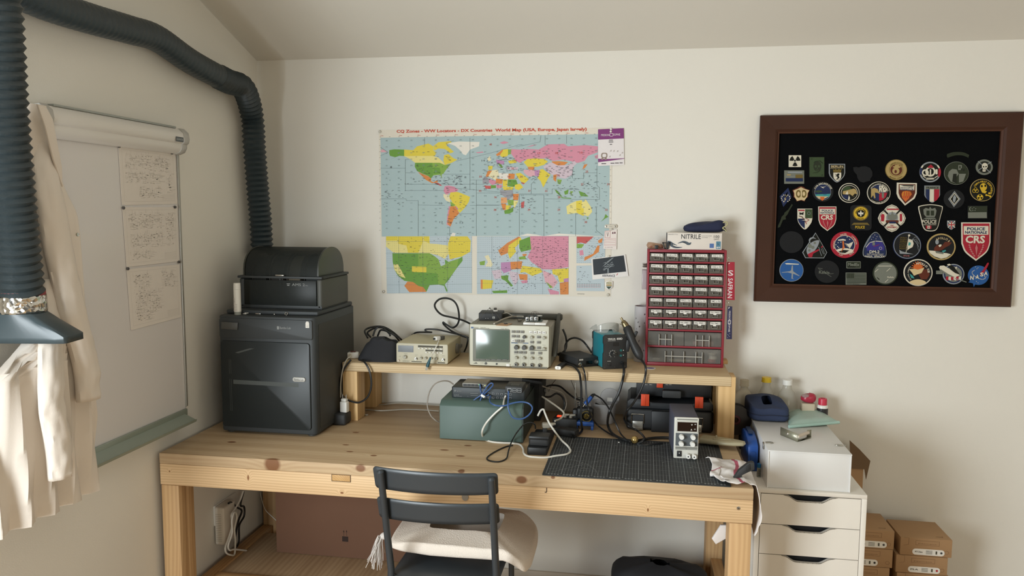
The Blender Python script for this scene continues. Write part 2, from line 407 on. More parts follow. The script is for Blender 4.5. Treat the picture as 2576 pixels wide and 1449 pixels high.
one('cutting_mat', mt, [mat('mat_charcoal', '#2B2F32', .65, bump=.1, bscale=900), mat('mat_grid', '#A8AEB0', .6), mat('mat_scuff', '#C9CCCB', .6)],
    'charcoal cutting mat with pale grid lines lying at the front right of the workbench', 'cutting mat', (1.69, -.61, T))

# ---------------------------------------------------------------- whiteboard (flip chart) on the left wall
M_wbf = mat('board_aluminium', '#A7A49B', .4, .4); M_wbw = mat('board_white', '#D8D3D0', .35, coat=.2)
M_wbc = mat('board_plastic_white', '#DCD8D2', .35); M_grn = mat('tray_grey', '#8C9386', .5)
BY0, BY1, BZ0, BZ1 = -1.345, -.657, .885, 1.93
wbd = thing('whiteboard', 'tall white flip chart board with clamp bar mounted on the left wall', 'whiteboard', (0, (BY0+BY1)/2, BZ0))
o0 = Vector((0, (BY0+BY1)/2, BZ0)); yy0, yy1, hh = BY0-o0.y, BY1-o0.y, BZ1-BZ0
b = MB(); b.box(.006, .02, yy0+.008, yy1-.008, .012, hh-.01); b.build('panel', M_wbw, wbd)
b = MB(); b.prism(rrect(yy1-yy0, hh, .02, 5, 0, hh/2), .002, .017, FL()); b.build('back_frame', M_wbf, wbd)
for a_ in (yy1-.012, yy0+.0005): MB().box(.0205, .026, a_, a_+.0115, .02, hh-.08, .002).build('side_trim', M_wbf, wbd)
b = MB(); b.box(.0205, .03, yy0+.01, yy1-.012, -.012, .013, .002); b.build('bottom_trim', M_grn, wbd)
b = MB(); b.prism([(.021, -.012), (.075, -.030), (.078, -.020), (.073, -.0225), (.024, -.001)], yy0+.03, yy1-.03, Matrix(((1, 0, 0, 0), (0, 0, 1, 0), (0, 1, 0, 0), (0, 0, 0, 1)))); b.build('pen_tray', M_grn, wbd)
b = MB(); zt = hh-.005
prof = [(.022, zt), (.045, zt+.003), (.062, zt-.012), (.066, zt-.03), (.062, zt-.045), (.055, zt-.05), (.054, zt-.062), (.045, zt-.078), (.03, zt-.085), (.022, zt-.085)]
Fy = Matrix(((1, 0, 0, 0), (0, 0, 1, 0), (0, 1, 0, 0), (0, 0, 0, 1)))
b.prism(prof, yy0+.03, yy1-.03, Fy); b.build('clamp_bar', M_wbc, wbd)
for e0, e1 in ((yy1-.0298, yy1+.004), (yy0-.004, yy0+.0298)):
    b = MB(); b.prism([(x+(.003 if x > .03 else 0), z+(.003 if z > zt-.03 else -.002)) for x, z in prof], e0, e1, Fy, .004); b.build('clamp_end_cap', mat('cap_grey', '#B3B0AA', .45), wbd)
b = MB(); b.box(.02, .05, yy0+.05, yy1-.05, zt+.0035, zt+.010, .002); b.build('clamp_lip', mat('lip_grey', '#9DA09B', .4, .3), wbd)
b = MB(); b.rect(yy1-.082, yy1-.036, zt-.045, zt-.028, 0, FL(.0672)); b.mat(1).text('LEGAMASTER', yy1-.078, yy1-.040, zt-.040, zt-.033, .0003, FL(.0672)); b.build('badge', [mat('badge_dark', '#50565A', .5), mat('badge_light', '#C9CCCC', .5)], wbd)

# schematic print-outs held by magnets
M_paper = mat('paper_warm', '#DDD5CC', .8); M_ink = mat('faint_ink', '#B9B1A8', .8); M_mag = mat('magnet_dark', '#4A4744', .4)
def sheet(corners, label, seed, dense):
    c = [atx(px, py, .0215) for px, py in corners]       # TL TR BR BL
    lo = c[3]; yv = [(p.y-lo.y, p.z-lo.z) for p in c]
    r = random.Random(seed); b = MB(); M = FL(.0215, lo.y, lo.z)
    def bil(u, v):
        a = Vector(yv[3]).lerp(Vector(yv[2]), u); d = Vector(yv[0]).lerp(Vector(yv[1]), u); return a.lerp(d, v)
    b.prism([yv[3], yv[2], yv[1], yv[0]], 0, .0006, M); b.mat(1)
    z = .0008
    b.line([bil(.05, .06), bil(.95, .06), bil(.95, .95), bil(.05, .95), bil(.05, .06)], .0004, z, M)
    for (u0, u1, v0, v1) in dense:
        for k in range(int(70*(u1-u0)*(v1-v0)*14)):
            u, v = r.uniform(u0, u1), r.uniform(v0, v1)
            if r.random() < .5: b.line([bil(u, v), bil(min(u+r.uniform(.02, .09), .97), v)], .0006, z, M)
            else: b.line([bil(u, v), bil(u, min(v+r.uniform(.02, .07), .97))], .0006, z, M)
        for k in range(int(40*(u1-u0)*(v1-v0)*6)):
            u, v = r.uniform(u0, u1-.03), r.uniform(v0, v1-.02); b.rect(*[q for q in (bil(u, v)[0], bil(u+.025, v)[0], bil(u, v)[1], bil(u, v+.012)[1])], z+.0001, M)
    b.line([bil(.72, .07), bil(.72, .18), bil(.95, .18)], .0005, z, M)
    for k in range(5): b.line([bil(.72, .08+k*.02), bil(.95, .08+k*.02)], .0004, z, M)
    return one('schematic_print', b, [M_paper, M_ink], label, 'paper', (.0215, lo.y, lo.z), 'schematic prints on the whiteboard')
sheet([(297, 367), (440, 387), (446, 513), (306, 516)], 'topmost of three schematic prints on the whiteboard, below its clamp bar', 1, [(.08, .85, .62, .9), (.08, .7, .38, .58), (.3, .7, .12, .33), (.8, .92, .2, .6)])
sheet([(307, 521), (445, 521), (450, 657), (318, 672)], 'middle schematic print on the whiteboard, between two others', 2, [(.08, .7, .62, .9), (.1, .7, .3, .56), (.08, .5, .1, .25), (.75, .92, .3, .9)])
sheet([(318, 677), (450, 665), (457, 797), (329, 831)], 'lowest schematic print on the whiteboard, bottom edge hanging slanted', 3, [(.1, .4, .1, .9), (.4, .6, .2, .6), (.62, .9, .6, .92)])
for i, (px, py, lab) in enumerate(((298, 368, 'small dark magnet at top left of the topmost schematic print'), (431, 385, 'small dark magnet at top right of the topmost schematic print'), (309, 523, 'small dark magnet at left between the topmost and middle prints'),
        (439, 521, 'small dark magnet at right between the topmost and middle prints'), (320, 676, 'small dark magnet at left between the middle and lowest prints'), (449, 659, 'small dark magnet at right between the middle and lowest prints'))):
    p = atx(px, py, .0226); b = MB(); b.lathe([(0, .006), (.004, .006), (.005, .005), (.005, 0)], 16, FL(.0226, p.y, p.z))
    one('magnet', b, M_mag, lab, 'magnet', tuple(p), 'magnets on the whiteboard')

# ---------------------------------------------------------------- flexible ducts
M_duct = mat('duct_black', '#2A3438', .42, bump=.35, bscale=160, vary=.15, vscale=30)
def hose(pts, r, pitch, amp, sub=14, flat=9.):
    P = spline(pts, sub); L = [0]
    for a, c in zip(P, P[1:]): L.append(L[-1]+(c-a).length)
    n = int(L[-1]/pitch*4); rings = []; k = 0
    for i in range(n+1):
        t = L[-1]*i/n
        while k < len(L)-2 and L[k+1] < t: k += 1
        w = (t-L[k])/max(L[k+1]-L[k], 1e-9); ph = i % 4
        rings.append((P[k].lerp(P[k+1], w), r+amp*(.22 if t > flat else 1)*(1 if ph == 0 else (-1 if ph == 2 else 0))))
    return MB().loft(rings, 32)
wp = [aty(660, 640, -.122), aty(656, 560, -.13), aty(648, 470, -.15), aty(640, 370, -.168), aty(634, 290, -.175)]
wp += [atx(612, 222, .075), atx(570, 203, .068), atx(480, 155, .062), atx(395, 97, .062), atx(330, 76, .062), atx(230, 48, .062), atx(120, 12, .062), atx(30, -28, .062), atx(-60, -70, .062), atx(-220, -140, .062)]
b = hose(wp, .0445, .022, .0042, flat=.92)
one('exhaust_duct', b, M_duct, 'black flexible duct running along the left wall down behind the black printer', 'duct', tuple(wp[0]))
vd = thing('extraction_duct', 'black flexible duct hanging at the far left with a fume hood', 'duct', tuple(aty(56, 760, -1.53)))
vo = Vector(vd.location)
vp = [aty(56, 752, -1.53), aty(45, 650, -1.55), aty(25, 450, -1.585), aty(8, 250, -1.615), aty(-4, 60, -1.64), aty(-18, -60, -1.655), aty(-40, -180, -1.70), aty(-60, -260, -1.80)]
b = hose([p-vo for p in vp], .0505, .0215, .0038); b.build('duct_hose', M_duct, vd)
def foil_mat():
    mm = mat('foil', '#D9D7D2', .18, 1.0); nt = mm.node_tree; N = nt.nodes; L = nt.links
    tc = N.new('ShaderNodeTexCoord'); n = N.new('ShaderNodeTexVoronoi'); n.inputs['Scale'].default_value = 75
    L.new(tc.outputs['Object'], n.inputs['Vector']); bb = N.new('ShaderNodeBump'); bb.inputs['Strength'].default_value = .9; bb.inputs['Distance'].default_value = .006
    L.new(n.outputs['Distance'], bb.inputs['Height']); L.new(bb.outputs[0], N['Principled BSDF'].inputs['Normal']); return mm
z_t = aty(56, 742, -1.53).z-vo.z; z_b = aty(56, 785, -1.53).z-vo.z
b = MB(); b.lathe([(.0555, z_b), (.0565, z_b+.006), (.0555, z_t-.006), (.0548, z_t)], 40); b.build('foil_tape', foil_mat(), vd, solid=.0008)
b = MB(); b.loft([((0, 0, z_t-.002), .0538), ((0, 0, z_t+.009), .0538)], 32); b.build('red_gasket', mat('gasket_red', '#8E3B40', .6), vd)
zh = aty(100, 862, -1.53).z-vo.z; hw = .132; hd = .045
b = MB(); N_ = 48; v = []; f = []
def sq(t, w, d):
    c, s_ = cos(t), sin(t); k = 1/max(abs(c), abs(s_)); k = min(k, 1.36); return (w*c*k, d*s_*k)
for j in range(5):
    q = (0, .02, .35, .93, 1.0)[j]
    for i in range(N_):
        t = 2*pi*i/N_; ax, ay = .053*cos(t), .053*sin(t); bx, by = sq(t, hw, hd); w = min(1, max(0, (q-.02)/.9)); w = w if j < 3 else 1
        zz = z_b+.004+(zh-z_b)*(0, .06, .35, .8, 1.0)[j]
        v.append((ax+(bx-ax)*w, ay+(by-ay)*w, zz))
for j in range(4):
    for i in range(N_): f.append((j*N_+i, j*N_+(i+1) % N_, (j+1)*N_+(i+1) % N_, (j+1)*N_+i))
b.add(v, f, True); hood = b.build('fume_hood', mat('hood_plastic', '#3C484D', .35, vary=.08), vd, solid=.003)
hood.rotation_euler = (0, 0, R(9))
# ---------------------------------------------------------------- 3D printer and its spool unit
M_pr = mat('printer_black', '#34383A', .55, vary=.04); M_prs = mat('printer_side', '#3A3A37', .6); M_prg = mat('printer_glass', '#232829', .38, spec=.35)
M_tx = mat('print_grey', '#8B8D8A', .5)
PX0, PX1, PF, PB, PH = .103, .494, -.565, -.150, .459
pc = Vector(((PX0+PX1)/2, (PF+PB)/2, T))
pt = thing('enclosed_printer', 'black enclosed 3D printer with glass door on the left end of the workbench', 'printer', tuple(pc))
hw, hd = (PX1-PX0)/2, (PB-PF)/2
b = MB(); b.prism(rrect(2*hw, 2*hd, .018, 4), .008, PH, None, .006); b.mat(1)
b.box(hw-.0005, hw+.0012, -hd+.035, hd-.02, .03, PH-.03)
for x in (-hw+.03, hw-.03):
    for y in (-hd+.03, hd-.03): b.cyl((x, y, 0), (x, y, .012), .016)
b.build('body', [M_pr, M_prs], pt)
FF = FR(0, -hd, 0)
b = MB(); b.prism(rrect(2*hw-.03, .335, .012, 4, -.004, .195), .0005, .007, FF, .002); dr = b.build('glass_door', M_prg, pt)
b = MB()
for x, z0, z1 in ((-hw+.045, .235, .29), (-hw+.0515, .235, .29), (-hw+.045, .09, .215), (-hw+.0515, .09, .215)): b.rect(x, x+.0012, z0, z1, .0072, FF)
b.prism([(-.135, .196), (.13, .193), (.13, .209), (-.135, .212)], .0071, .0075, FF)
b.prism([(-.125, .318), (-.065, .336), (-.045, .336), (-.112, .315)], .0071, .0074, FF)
b.build('door_reflections', mat('door_reflect', '#4C5150', .35), dr)  # reflections in the door glass drawn as thin grey strips
b = MB(); b.prism(rrect(.051, .017, .008, 5, .134, .224), .0071, .0125, FF, .002); b.mat(1).text('Bambu Lab', .116, .152, .2195, .2285, .0128, FF)
b.build('handle_badge', [mat('badge_pale', '#B9B8B2', .4), mat('badge_ink', '#55534F', .5)], dr)
b = MB(); b.prism(rrect(2*hw-.016, .075, .008, 4, 0, .412), .0005, .005, FF, .002); b.build('front_panel', M_pr, pt)
b = MB(); b.prism([(-hw+.018, .408), (-hw+.085, .406), (-hw+.088, .434), (-hw+.021, .436)], .0052, .012, FF, .002); b.build('control_screen', mat('screen_grey', '#4A4B49', .3), pt)
b = MB(); b.rect(.048, .056, .412, .424, .0053, FF); b.text('Bambu Lab', .059, .103, .414, .423, .0053, FF); b.build('maker_mark', M_tx, pt)
p = aty(773, 817, -.572)-pc; b = MB(); b.prism([(p.x-.007, p.z-.012), (p.x+.007, p.z-.012), (p.x+.007, p.z+.006), (p.x+.004, p.z+.012), (p.x-.004, p.z+.012), (p.x-.007, p.z+.006)], .0052, .007, FF)
b.mat(1)
for k in range(4): b.rect(p.x-.005, p.x+.005, p.z-.009+k*.003, p.z-.0077+k*.003, .0072, FF)
b.rect(p.x-.003, p.x-.001, p.z+.005, p.z+.009, .0072, FF); b.rect(p.x+.001, p.x+.003, p.z+.005, p.z+.009, .0072, FF)
b.build('sticker', [mat('label_white', '#E6E2DA', .6), M_ink], pt)
PT = T+PH
b = MB(); b.box(-hw+.008, hw-.008, -hd+.05, hd-.004, PH+.0005, PH+.016, .004); b.build('lid_frame', M_pr, pt)

# spool unit on top
ax0, ax1 = .135, .478; ay0, ay1 = -.455, -.175; AZ = PT+.0165
au = thing('spool_unit', 'dark four-spool feeder box with smoked domed lid on top of the printer', 'filament feeder', ((ax0+ax1)/2, (ay0+ay1)/2, AZ))
aw, ad = (ax1-ax0)/2, (ay1-ay0)/2
M_am = mat('feeder_black', '#34383A', .55); M_ams = mat('feeder_side', '#4B4C47', .55); M_smoke = mat('smoked_plastic', '#4A4E4C', .3, alpha=.34, spec=.3)
hz = .118
b = MB(); b.box(-aw, aw, -ad, -ad+.006, 0, .014, .002); b.box(-aw+.004, aw-.004, ad-.006, ad, 0, hz, .002); b.box(-aw+.003, aw-.003, -ad+.006, ad-.006, 0, .008)
b.box(-aw, -aw+.022, -ad, ad, 0, hz, .008, 3); b.mat(1).box(aw-.022, aw, -ad, ad, 0, hz, .008, 3)
b.mat(0).box(-.002, .002, -ad+.001, -ad+.006, .01, hz)
base = b.build('base_tray', [M_am, M_ams], au)
b = MB(); b.box(-aw+.022, aw-.022, -ad-.001, -ad+.003, .014, hz-.006, .001); b.build('front_window', M_smoke, au)
b = MB(); b.prism(rrect(2*aw+.014, 2*ad+.01, .012, 4), hz-.004, hz+.004, None, .002)
bb = MB()
for (x0, x1, y0, y1) in ((-aw-.006, aw+.003, -ad-.004, -ad+.012), (-aw-.006, aw+.003, ad-.012, ad), (-aw-.006, -aw+.02, -ad, ad), (aw-.02, aw+.003, -ad, ad)): bb.box(x0, x1, y0, y1, hz+.0005, hz+.010, .003)
bb.build('rim', M_am, au)
rr = ad-.010; lz = hz+.0105
prof = [(rr*cos(pi*i/22), .108*sin(pi*i/22)**.72) for i in range(23)]
Fx = Matrix(((0, 0, 1, 0), (1, 0, 0, 0), (0, 1, 0, lz), (0, 0, 0, 1)))
b = MB(); v = []; f = []
for x in (-aw+.022, aw-.022):
    for y, z in prof: v.append((x, y, lz+z))
n = len(prof)
for i in range(n-1): f.append((i, i+1, n+i+1, n+i))
b.add(v, f, True); b.add(v[:n], [tuple(range(n))]); b.add(v[n:], [tuple(range(n))]); b.build('domed_lid', M_smoke, au)
for x in (-aw+.012, aw-.022): MB().prism([(y*1.0, z*1.02) for y, z in prof], x, x+.006, Fx).build('lid_end_panel', mat('lid_end', '#3B3D38', .35), au)
b = MB(); b.box(-.018, .018, -ad-.004, -ad+.004, hz+.0105, hz+.016, .002); b.build('lid_latch', mat('latch_silver', '#B5B2AB', .25, .8), au)
b = MB(); Fa = FR(0, -ad-.0015, 0); b.text('AMS 2', .050, .103, .091, .101, 0, Fa); b.text('PRO', .106, .116, .091, .095, 0, Fa); b.rect(.028, .043, .098, .1, 0, Fa); b.rect(.03, .04, .0915, .095, 0, Fa); b.build('front_lettering', M_tx, au)
sp0 = None
for i, (c, dk) in enumerate((('#3C3E3D', 'dark grey'), ('#54504C', 'charcoal'), ('#A0917C', 'tan'), ('#33393A', 'black'))):
    x = ax0+.062+i*.073; sm = mat('filament_'+dk.replace(' ', '_'), c, .45)
    sp = thing('filament_spool', {0: 'dark grey filament spool behind the smoked lid, leftmost in the feeder', 1: 'charcoal filament spool in the feeder, left of the tan one', 2: 'tan filament spool glowing through the smoked feeder lid', 3: 'black filament spool in the feeder, right of the tan one'}[i], 'filament spool', (x, (ay0+ay1)/2, AZ+.112), group='filament spools in the feeder')
    b = MB(); b.cyl((-.025, 0, 0), (.025, 0, 0), .088, n=40); b.build('wound_filament', sm, sp)
    for xx in (-.029, .026):
        b = MB(); b.cyl((xx, 0, 0), (xx+.003, 0, 0), .098, n=40); b.build('spool_flange', mat('flange_'+str(i), ('#4A4C4B', '#6B6964', '#6E675C', '#2A2C2C')[i], .4), sp)
for i in range(4):
    x = ax0+.058+i*.073; b = MB(); b.box(x, x+.034, ay0+.0045, ay0+.0075, AZ+.012, AZ+.058, .001)
    tag(b.build('desiccant_pack', mat('desiccant', ('#4C4C49', '#6B6660', '#6B685E', '#6D6C66')[i], .6), None, (x, ay0+.006, AZ+.012)),
        ('dim grey desiccant pack behind the feeder window, leftmost of four', 'pinkish desiccant pack behind the feeder window, second from its left', 'pale desiccant pack behind the feeder window, just right of its middle bar', 'pale desiccant pack behind the feeder window, rightmost of four')[i], 'desiccant pack', 'desiccant packs in the feeder window')
# things lying on the printer's front ledge
gz = PT
p = aty(598, 781, -.535); g = thing('glue_stick', 'white glue stick standing on the front left edge of the printer top', 'glue stick', (p.x, -.535, gz))
b = MB(); b.cyl((0, 0, .012), (0, 0, .098), .0135); b.mat(1)
for k in range(9): b.box(-.010, -.010+(.008 if k < 4 else .016), -.0140, -.0134, .064-k*.006, .0655-k*.006)
b.build('tube', [mat('glue_white', '#DDDBD3', .4), M_ink], g)
b = MB(); b.cyl((0, 0, 0), (0, 0, .0118), .0128); b.build('base_knob', mat('glue_base', '#8F9188', .5), g)
b = MB(); b.cyl((0, 0, .0985), (0, 0, .122), .0138, .0128); b.build('cap', mat('glue_white', '#DDDBD3'), g)
M_chr = mat('chrome', '#D2D0CA', .15, 1)
for (px, py, kind, lab) in ((646, 783, 0, 'small white plastic clip lying on the printer top ledge'), (672, 785, 1, 'short silver bar lying on the printer top ledge'), (703, 789, 2, 'tiny bright bead on the printer ledge, left of the ring'), (739, 788, 3, 'tiny metal ring on the printer ledge above the maker mark')):
    p = atz(px, py, gz); p.y = min(max(p.y, PF+.012), PF+.045); b = MB()
    if kind == 0: b.box(p.x-.011, p.x+.004, p.y, p.y+.005, gz, gz+.003, .001); b.box(p.x-.004, p.x+.012, p.y+.001, p.y+.005, gz+.003, gz+.006, .001)
    elif kind == 1: b.box(p.x-.010, p.x+.011, p.y, p.y+.005, gz, gz+.005, .001)
    elif kind == 2: b.sphere((p.x, p.y, gz+.003), .003)
    else: b.tube([(p.x+.005*cos(t), p.y+.002*sin(t), gz+.0065+.005*sin(t)) for t in [2*pi*k/12 for k in range(12)]], .0012, 6, 3, closed=True)
    one(('plastic_clip', 'metal_bar', 'bead', 'metal_ring')[kind], b, mat('glue_white', '#DDDBD3') if kind == 0 else M_chr, lab, ('clip', 'metal bar', 'bead', 'ring')[kind], (p.x, p.y, gz))
# ---------------------------------------------------------------- more helpers
def wl(o):
    v = Vector((0, 0, 0))
    while o: v += o.location; o = o.parent
    return v
def bw(mb, name, mats, parent, **k):      # shapes given in room coordinates, built as a part
    q = wl(parent); mb.v = [(a-q.x, b_-q.y, c-q.z) for a, b_, c in mb.v]; return mb.build(name, mats, parent, **k)
def zoom(Y, ox, oy, s):                   # a face that looks into the room at depth Y
    def g(u, v): p = aty(ox+u/s, oy+v/s, Y); return (p.x, p.z)
    return g
def foot(A, B, C, z):                     # where a box stands: front-left, front-right, back-left corners
    a, b_, c = atz(*A, z), atz(*B, z), atz(*C, z)
    d = (b_-a); yaw = math.atan2(d.y, d.x); w = d.length; n = Vector((-sin(yaw), cos(yaw), 0)); dep = (c-a).dot(n)
    ctr = a+d/2+n*dep/2; return ctr, yaw, w, dep
def cable(name, pts, r, m, label, cat='cable', group=None, n=8, sub=8):
    b = MB().tube(pts, r, n, sub); return one(name, b, m, label, cat, tuple(pts[0]), group)
M_blk = mat('plastic_black', '#1E2022', .45); M_blk2 = mat('plastic_black_matt', '#2A2B2C', .6); M_cab = mat('cable_black', '#191A1B', .4)
M_wht = mat('plastic_white', '#E4E2DC', .35); M_gry = mat('cable_grey', '#A9A294', .45); M_cwh = mat('cable_white', '#E2DFD6', .4)

# ---------------------------------------------------------------- function generator
M_bei = mat('case_beige', '#BFB390', .5, vary=.02); M_beip = mat('panel_beige', '#C2BCA6', .5); M_ledw = mat('display_dark', '#121A1D', .15)
M_kg = mat('knob_grey', '#A8A493', .4); M_ink2 = mat('ink_dark', '#4A4638', .6); M_kb = mat('knob_dark', '#4C4B46', .45)
fg = thing('function_generator', 'beige bench function generator with dark display standing on the riser shelf', 'function generator', (.83, -.17, S))
G = zoom(-.2785, 990, 770, 8.524); FFG = FR(0, -.2785, 0)
x0, x1 = G(62, 1100)[0], G(1165, 1100)[0]; zt = S+.083
b = MB(); b.box(x0, x1, -.272, -.045, S+.002, zt, .006, 3); bw(b, 'case', M_bei, fg)
b = MB(); b.prism(rrect(x1-x0, zt-S-.003, .006, 3, (x0+x1)/2, (S+zt)/2), -.006, .0005, FFG, .002); fp = bw(b, 'front_panel', M_beip, fg)
q = [G(100, 840), G(428, 850), G(428, 990), G(100, 980)]; b = MB(); b.prism([(x, z) for x, z in q], .0006, .0016, FFG); bw(b, 'display', M_ledw, fp)
for u, v in [(555+80*i, 903+2.4*i) for i in range(6)]+[(710, 990), (790, 993), (870, 996), (950, 998), (1030, 1002)]+[(1027, 920)]:
    x, z = G(u, v); w = .0044 if (u, v) != (1027, 920) else .0062; b = MB(); b.box(x-w/1.2, x+w/1.2, -.286, -.278, z-.0019, z+.0019, .0006); bw(b, 'push_button', M_wht, fp)
for u, v, r in ((255, 1085, .0075), (600, 1108, .005), (700, 1108, .005), (815, 1112, .005), (920, 1122, .006)):
    x, z = G(u, v); b = MB(); b.lathe([(0, .012), (r*.8, .012), (r, .010), (r, 0)], 18, FR(x, -.279, z)); b.mat(1).rect(-.0006, .0006, 0, r*.9, .0122, FR(x, -.279, z)); bw(b, 'knob', [M_kg, M_ink2], fp)
for u, v in ((485, 1125), (1070, 1148)):
    x, z = G(u, v); b = MB(); b.lathe([(.002, .004), (.002, .012), (.0045, .012), (.0045, .004), (.0058, .004), (.0058, 0)], 18, FR(x, -.279, z)); bw(b, 'bnc_socket', mat('bnc', '#8F8C84', .25, .9), fp)
x, z = G(115, 1163); b = MB(); b.lathe([(0, .006), (.0035, .006), (.004, 0)], 14, FR(x, -.279, z)); bw(b, 'power_button', mat('pink_button', '#C9B7A6', .4), fp)
b = MB(); Mx = FR(0, -.2791, 0)
for u0, u1, v0, v1 in ((525, 1060, 858, 882), (685, 1062, 945, 966), (385, 605, 1186, 1194), (950, 1105, 1208, 1222)):
    a, c = G(u0, v1), G(u1, v0); b.rect(a[0], c[0], a[1], c[1], 0, Mx)
for t, u0, u1, v0, v1 in (('BK PRECISION', 200, 340, 1170, 1192), ('FREQ', 225, 300, 1015, 1026), ('DUTY', 465, 525, 1045, 1056), ('OFFSET', 575, 620, 1050, 1060), ('OUTPUT', 1040, 1100, 1062, 1074), ('POWER', 110, 160, 1072, 1082)):
    a, c = G(u0, v1), G(u1, v0); b.text(t, a[0], c[0], a[1], c[1], 0, Mx)
bw(b, 'panel_lettering', M_ink2, fp)
b = MB(); b.cyl((x1, -.13, S+.04), (x1+.010, -.13, S+.04), .022, .020, 28); b.box(x1+.0005, x1+.008, -.135, -.05, S+.033, S+.047, .002); bw(b, 'carry_handle', mat('handle_grey', '#77736A', .5), fg)

# ---------------------------------------------------------------- oscilloscope
M_osc = mat('scope_case', '#8C8879', .55); M_oscp = mat('scope_panel', '#CBC9B8', .5); M_scr = mat('scope_screen', '#5D6B5F', .12, coat=.4); M_bez = mat('scope_bezel', '#77776C', .5)
YS = -.294; G = zoom(YS, 1170, 760, 8.05); FS = FR(0, YS, 0)
sc_ = thing('oscilloscope', 'grey bench oscilloscope with green screen standing on the riser shelf', 'oscilloscope', (1.19, -.16, S))
x0, x1 = G(95, 900)[0], G(1697, 900)[0]; z0, z1 = S+.005, S+.170
b = MB(); b.box(x0-.006, x1+.006, YS+.008, -.03, z0, z1, .006, 3); bw(b, 'case', M_osc, sc_)
b = MB(); b.prism(rrect(x1-x0, z1-z0, .005, 3, (x0+x1)/2, (z0+z1)/2), -.008, 0, FS, .002); pn = bw(b, 'front_panel', M_oscp, sc_)
for x in (x0+.03, x1-.03):
    for y in (YS+.04, -.06): b = MB(); b.cyl((x, y, S+.0004), (x, y, S+.0055), .008); bw(b, 'foot', M_blk, sc_)
a, c = G(160, 1195), G(912, 555); b = MB(); b.prism(rrect(c[0]-a[0], c[1]-a[1], .005, 4, (a[0]+c[0])/2, (a[1]+c[1])/2), .0004, .002, FS, .001)
bz = bw(b, 'screen_bezel', M_bez, pn)
a, c = G(220, 1140), G(895, 572); b = MB(); w_, h_ = c[0]-a[0], c[1]-a[1]
b.grid(lambda u, v: (a[0]+w_*u, YS-.0024-.003*(1-(2*u-1)**2)*(1-(2*v-1)**2), a[1]+h_*v), 10, 10); bw(b, 'screen', M_scr, pn)
for u in (265, 375, 485, 592, 705, 818):
    x, z = G(u, 1163); b = MB(); b.box(x-.0085, x+.0085, YS-.0045, YS-.0015, z-.0022, z+.0022, .0006); bw(b, 'softkey', mat('softkey', '#66675F', .5), pn)
M_btn = mat('scope_button', '#83817A', .5)
for u, v, wh in [(980, 595, 0), (1070, 597, 0), (1160, 600, 0), (982, 688, 0), (1070, 690, 0), (980, 778, 1), (1070, 782, 0), (1160, 785, 0), (1338, 605, 1), (1425, 608, 1), (1515, 612, 1), (1602, 617, 1),
                 (1495, 705, 0), (1495, 812, 0), (1495, 922, 0), (1357, 808, 0), (1033, 1012, 0), (1122, 1015, 0), (1210, 1017, 0), (1363, 1027, 0), (1520, 1030, 0)]:
    x, z = G(u, v); b = MB(); b.box(x-.0072, x+.0072, YS-.005, YS-.0003, z-.005, z+.005, .001)
    b.mat(1).rect(x-.0045, x+.0045, z-.001, z+.001, .0052, FS); bw(b, 'push_button', [M_wht if wh else M_btn, M_ink2], pn)
for u, v, r, dk in [(1043, 910, .0092, 1), (1200, 915, .0092, 1), (1355, 922, .0092, 1), (1203, 700, .0068, 1), (1350, 705, .006, 0), (1600, 715, .006, 0), (1600, 935, .006, 0), (1040, 1118, .006, 0), (1195, 1122, .006, 0), (1355, 1128, .006, 0), (1515, 1133, .006, 0)]:
    x, z = G(u, v); b = MB(); b.lathe([(0, .016), (r*.85, .016), (r*.95, .014), (r, 0)], 22, FR(x, YS-.0003, z)); bw(b, 'knob', M_kb if dk else M_kg, pn)
for u, v in ((1040, 1255), (1195, 1260), (1360, 1270), (1515, 1277)):
    x, z = G(u, v); b = MB(); b.lathe([(.003, .004), (.003, .014), (.006, .014), (.0062, .005), (.0078, .004), (.0078, 0)], 22, FR(x, YS-.0003, z)); b.mat(1).lathe([(0, .0045), (.003, .0045)], 14, FR(x, YS-.0003, z)); bw(b, 'bnc_socket', [mat('bnc'  , '#8F8C84'), M_blk], pn)
x, z = G(420, 1240); b = MB(); b.lathe([(0, .003), (.0048, .003), (.0052, 0)], 18, FR(x, YS-.0003, z)); bw(b, 'test_terminal', M_kb, pn)
x, z = G(640, 1250); b = MB(); b.lathe([(0, .003), (.0035, .003), (.0037, 0)], 18, FR(x, YS-.0003, z)); bw(b, 'ground_terminal', M_blk, pn)
a, c = G(835, 1297), G(910, 1252); b = MB(); b.box(a[0], c[0], YS-.005, YS-.0003, a[1], c[1], .001); bw(b, 'power_button', M_wht, pn)
b = MB(); Mx = FR(0, YS-.0004, 0)
for u0, u1, v0, v1 in ((935, 938, 540, 1300), (1285, 1287, 545, 1000), (1440, 1442, 660, 985), (935, 1285, 823, 825), (1290, 1660, 975, 977), (1660, 1663, 655, 980), (1120, 1122, 1060, 1300), (1285, 1287, 1040, 1310), (1440, 1442, 1050, 1310), (945, 1665, 1318, 1320)):
    a, c = G(u0, v1), G(u1, v0); b.rect(a[0]-.00015, c[0]+.00015, a[1]-.00015, c[1]+.00015, 0, Mx)
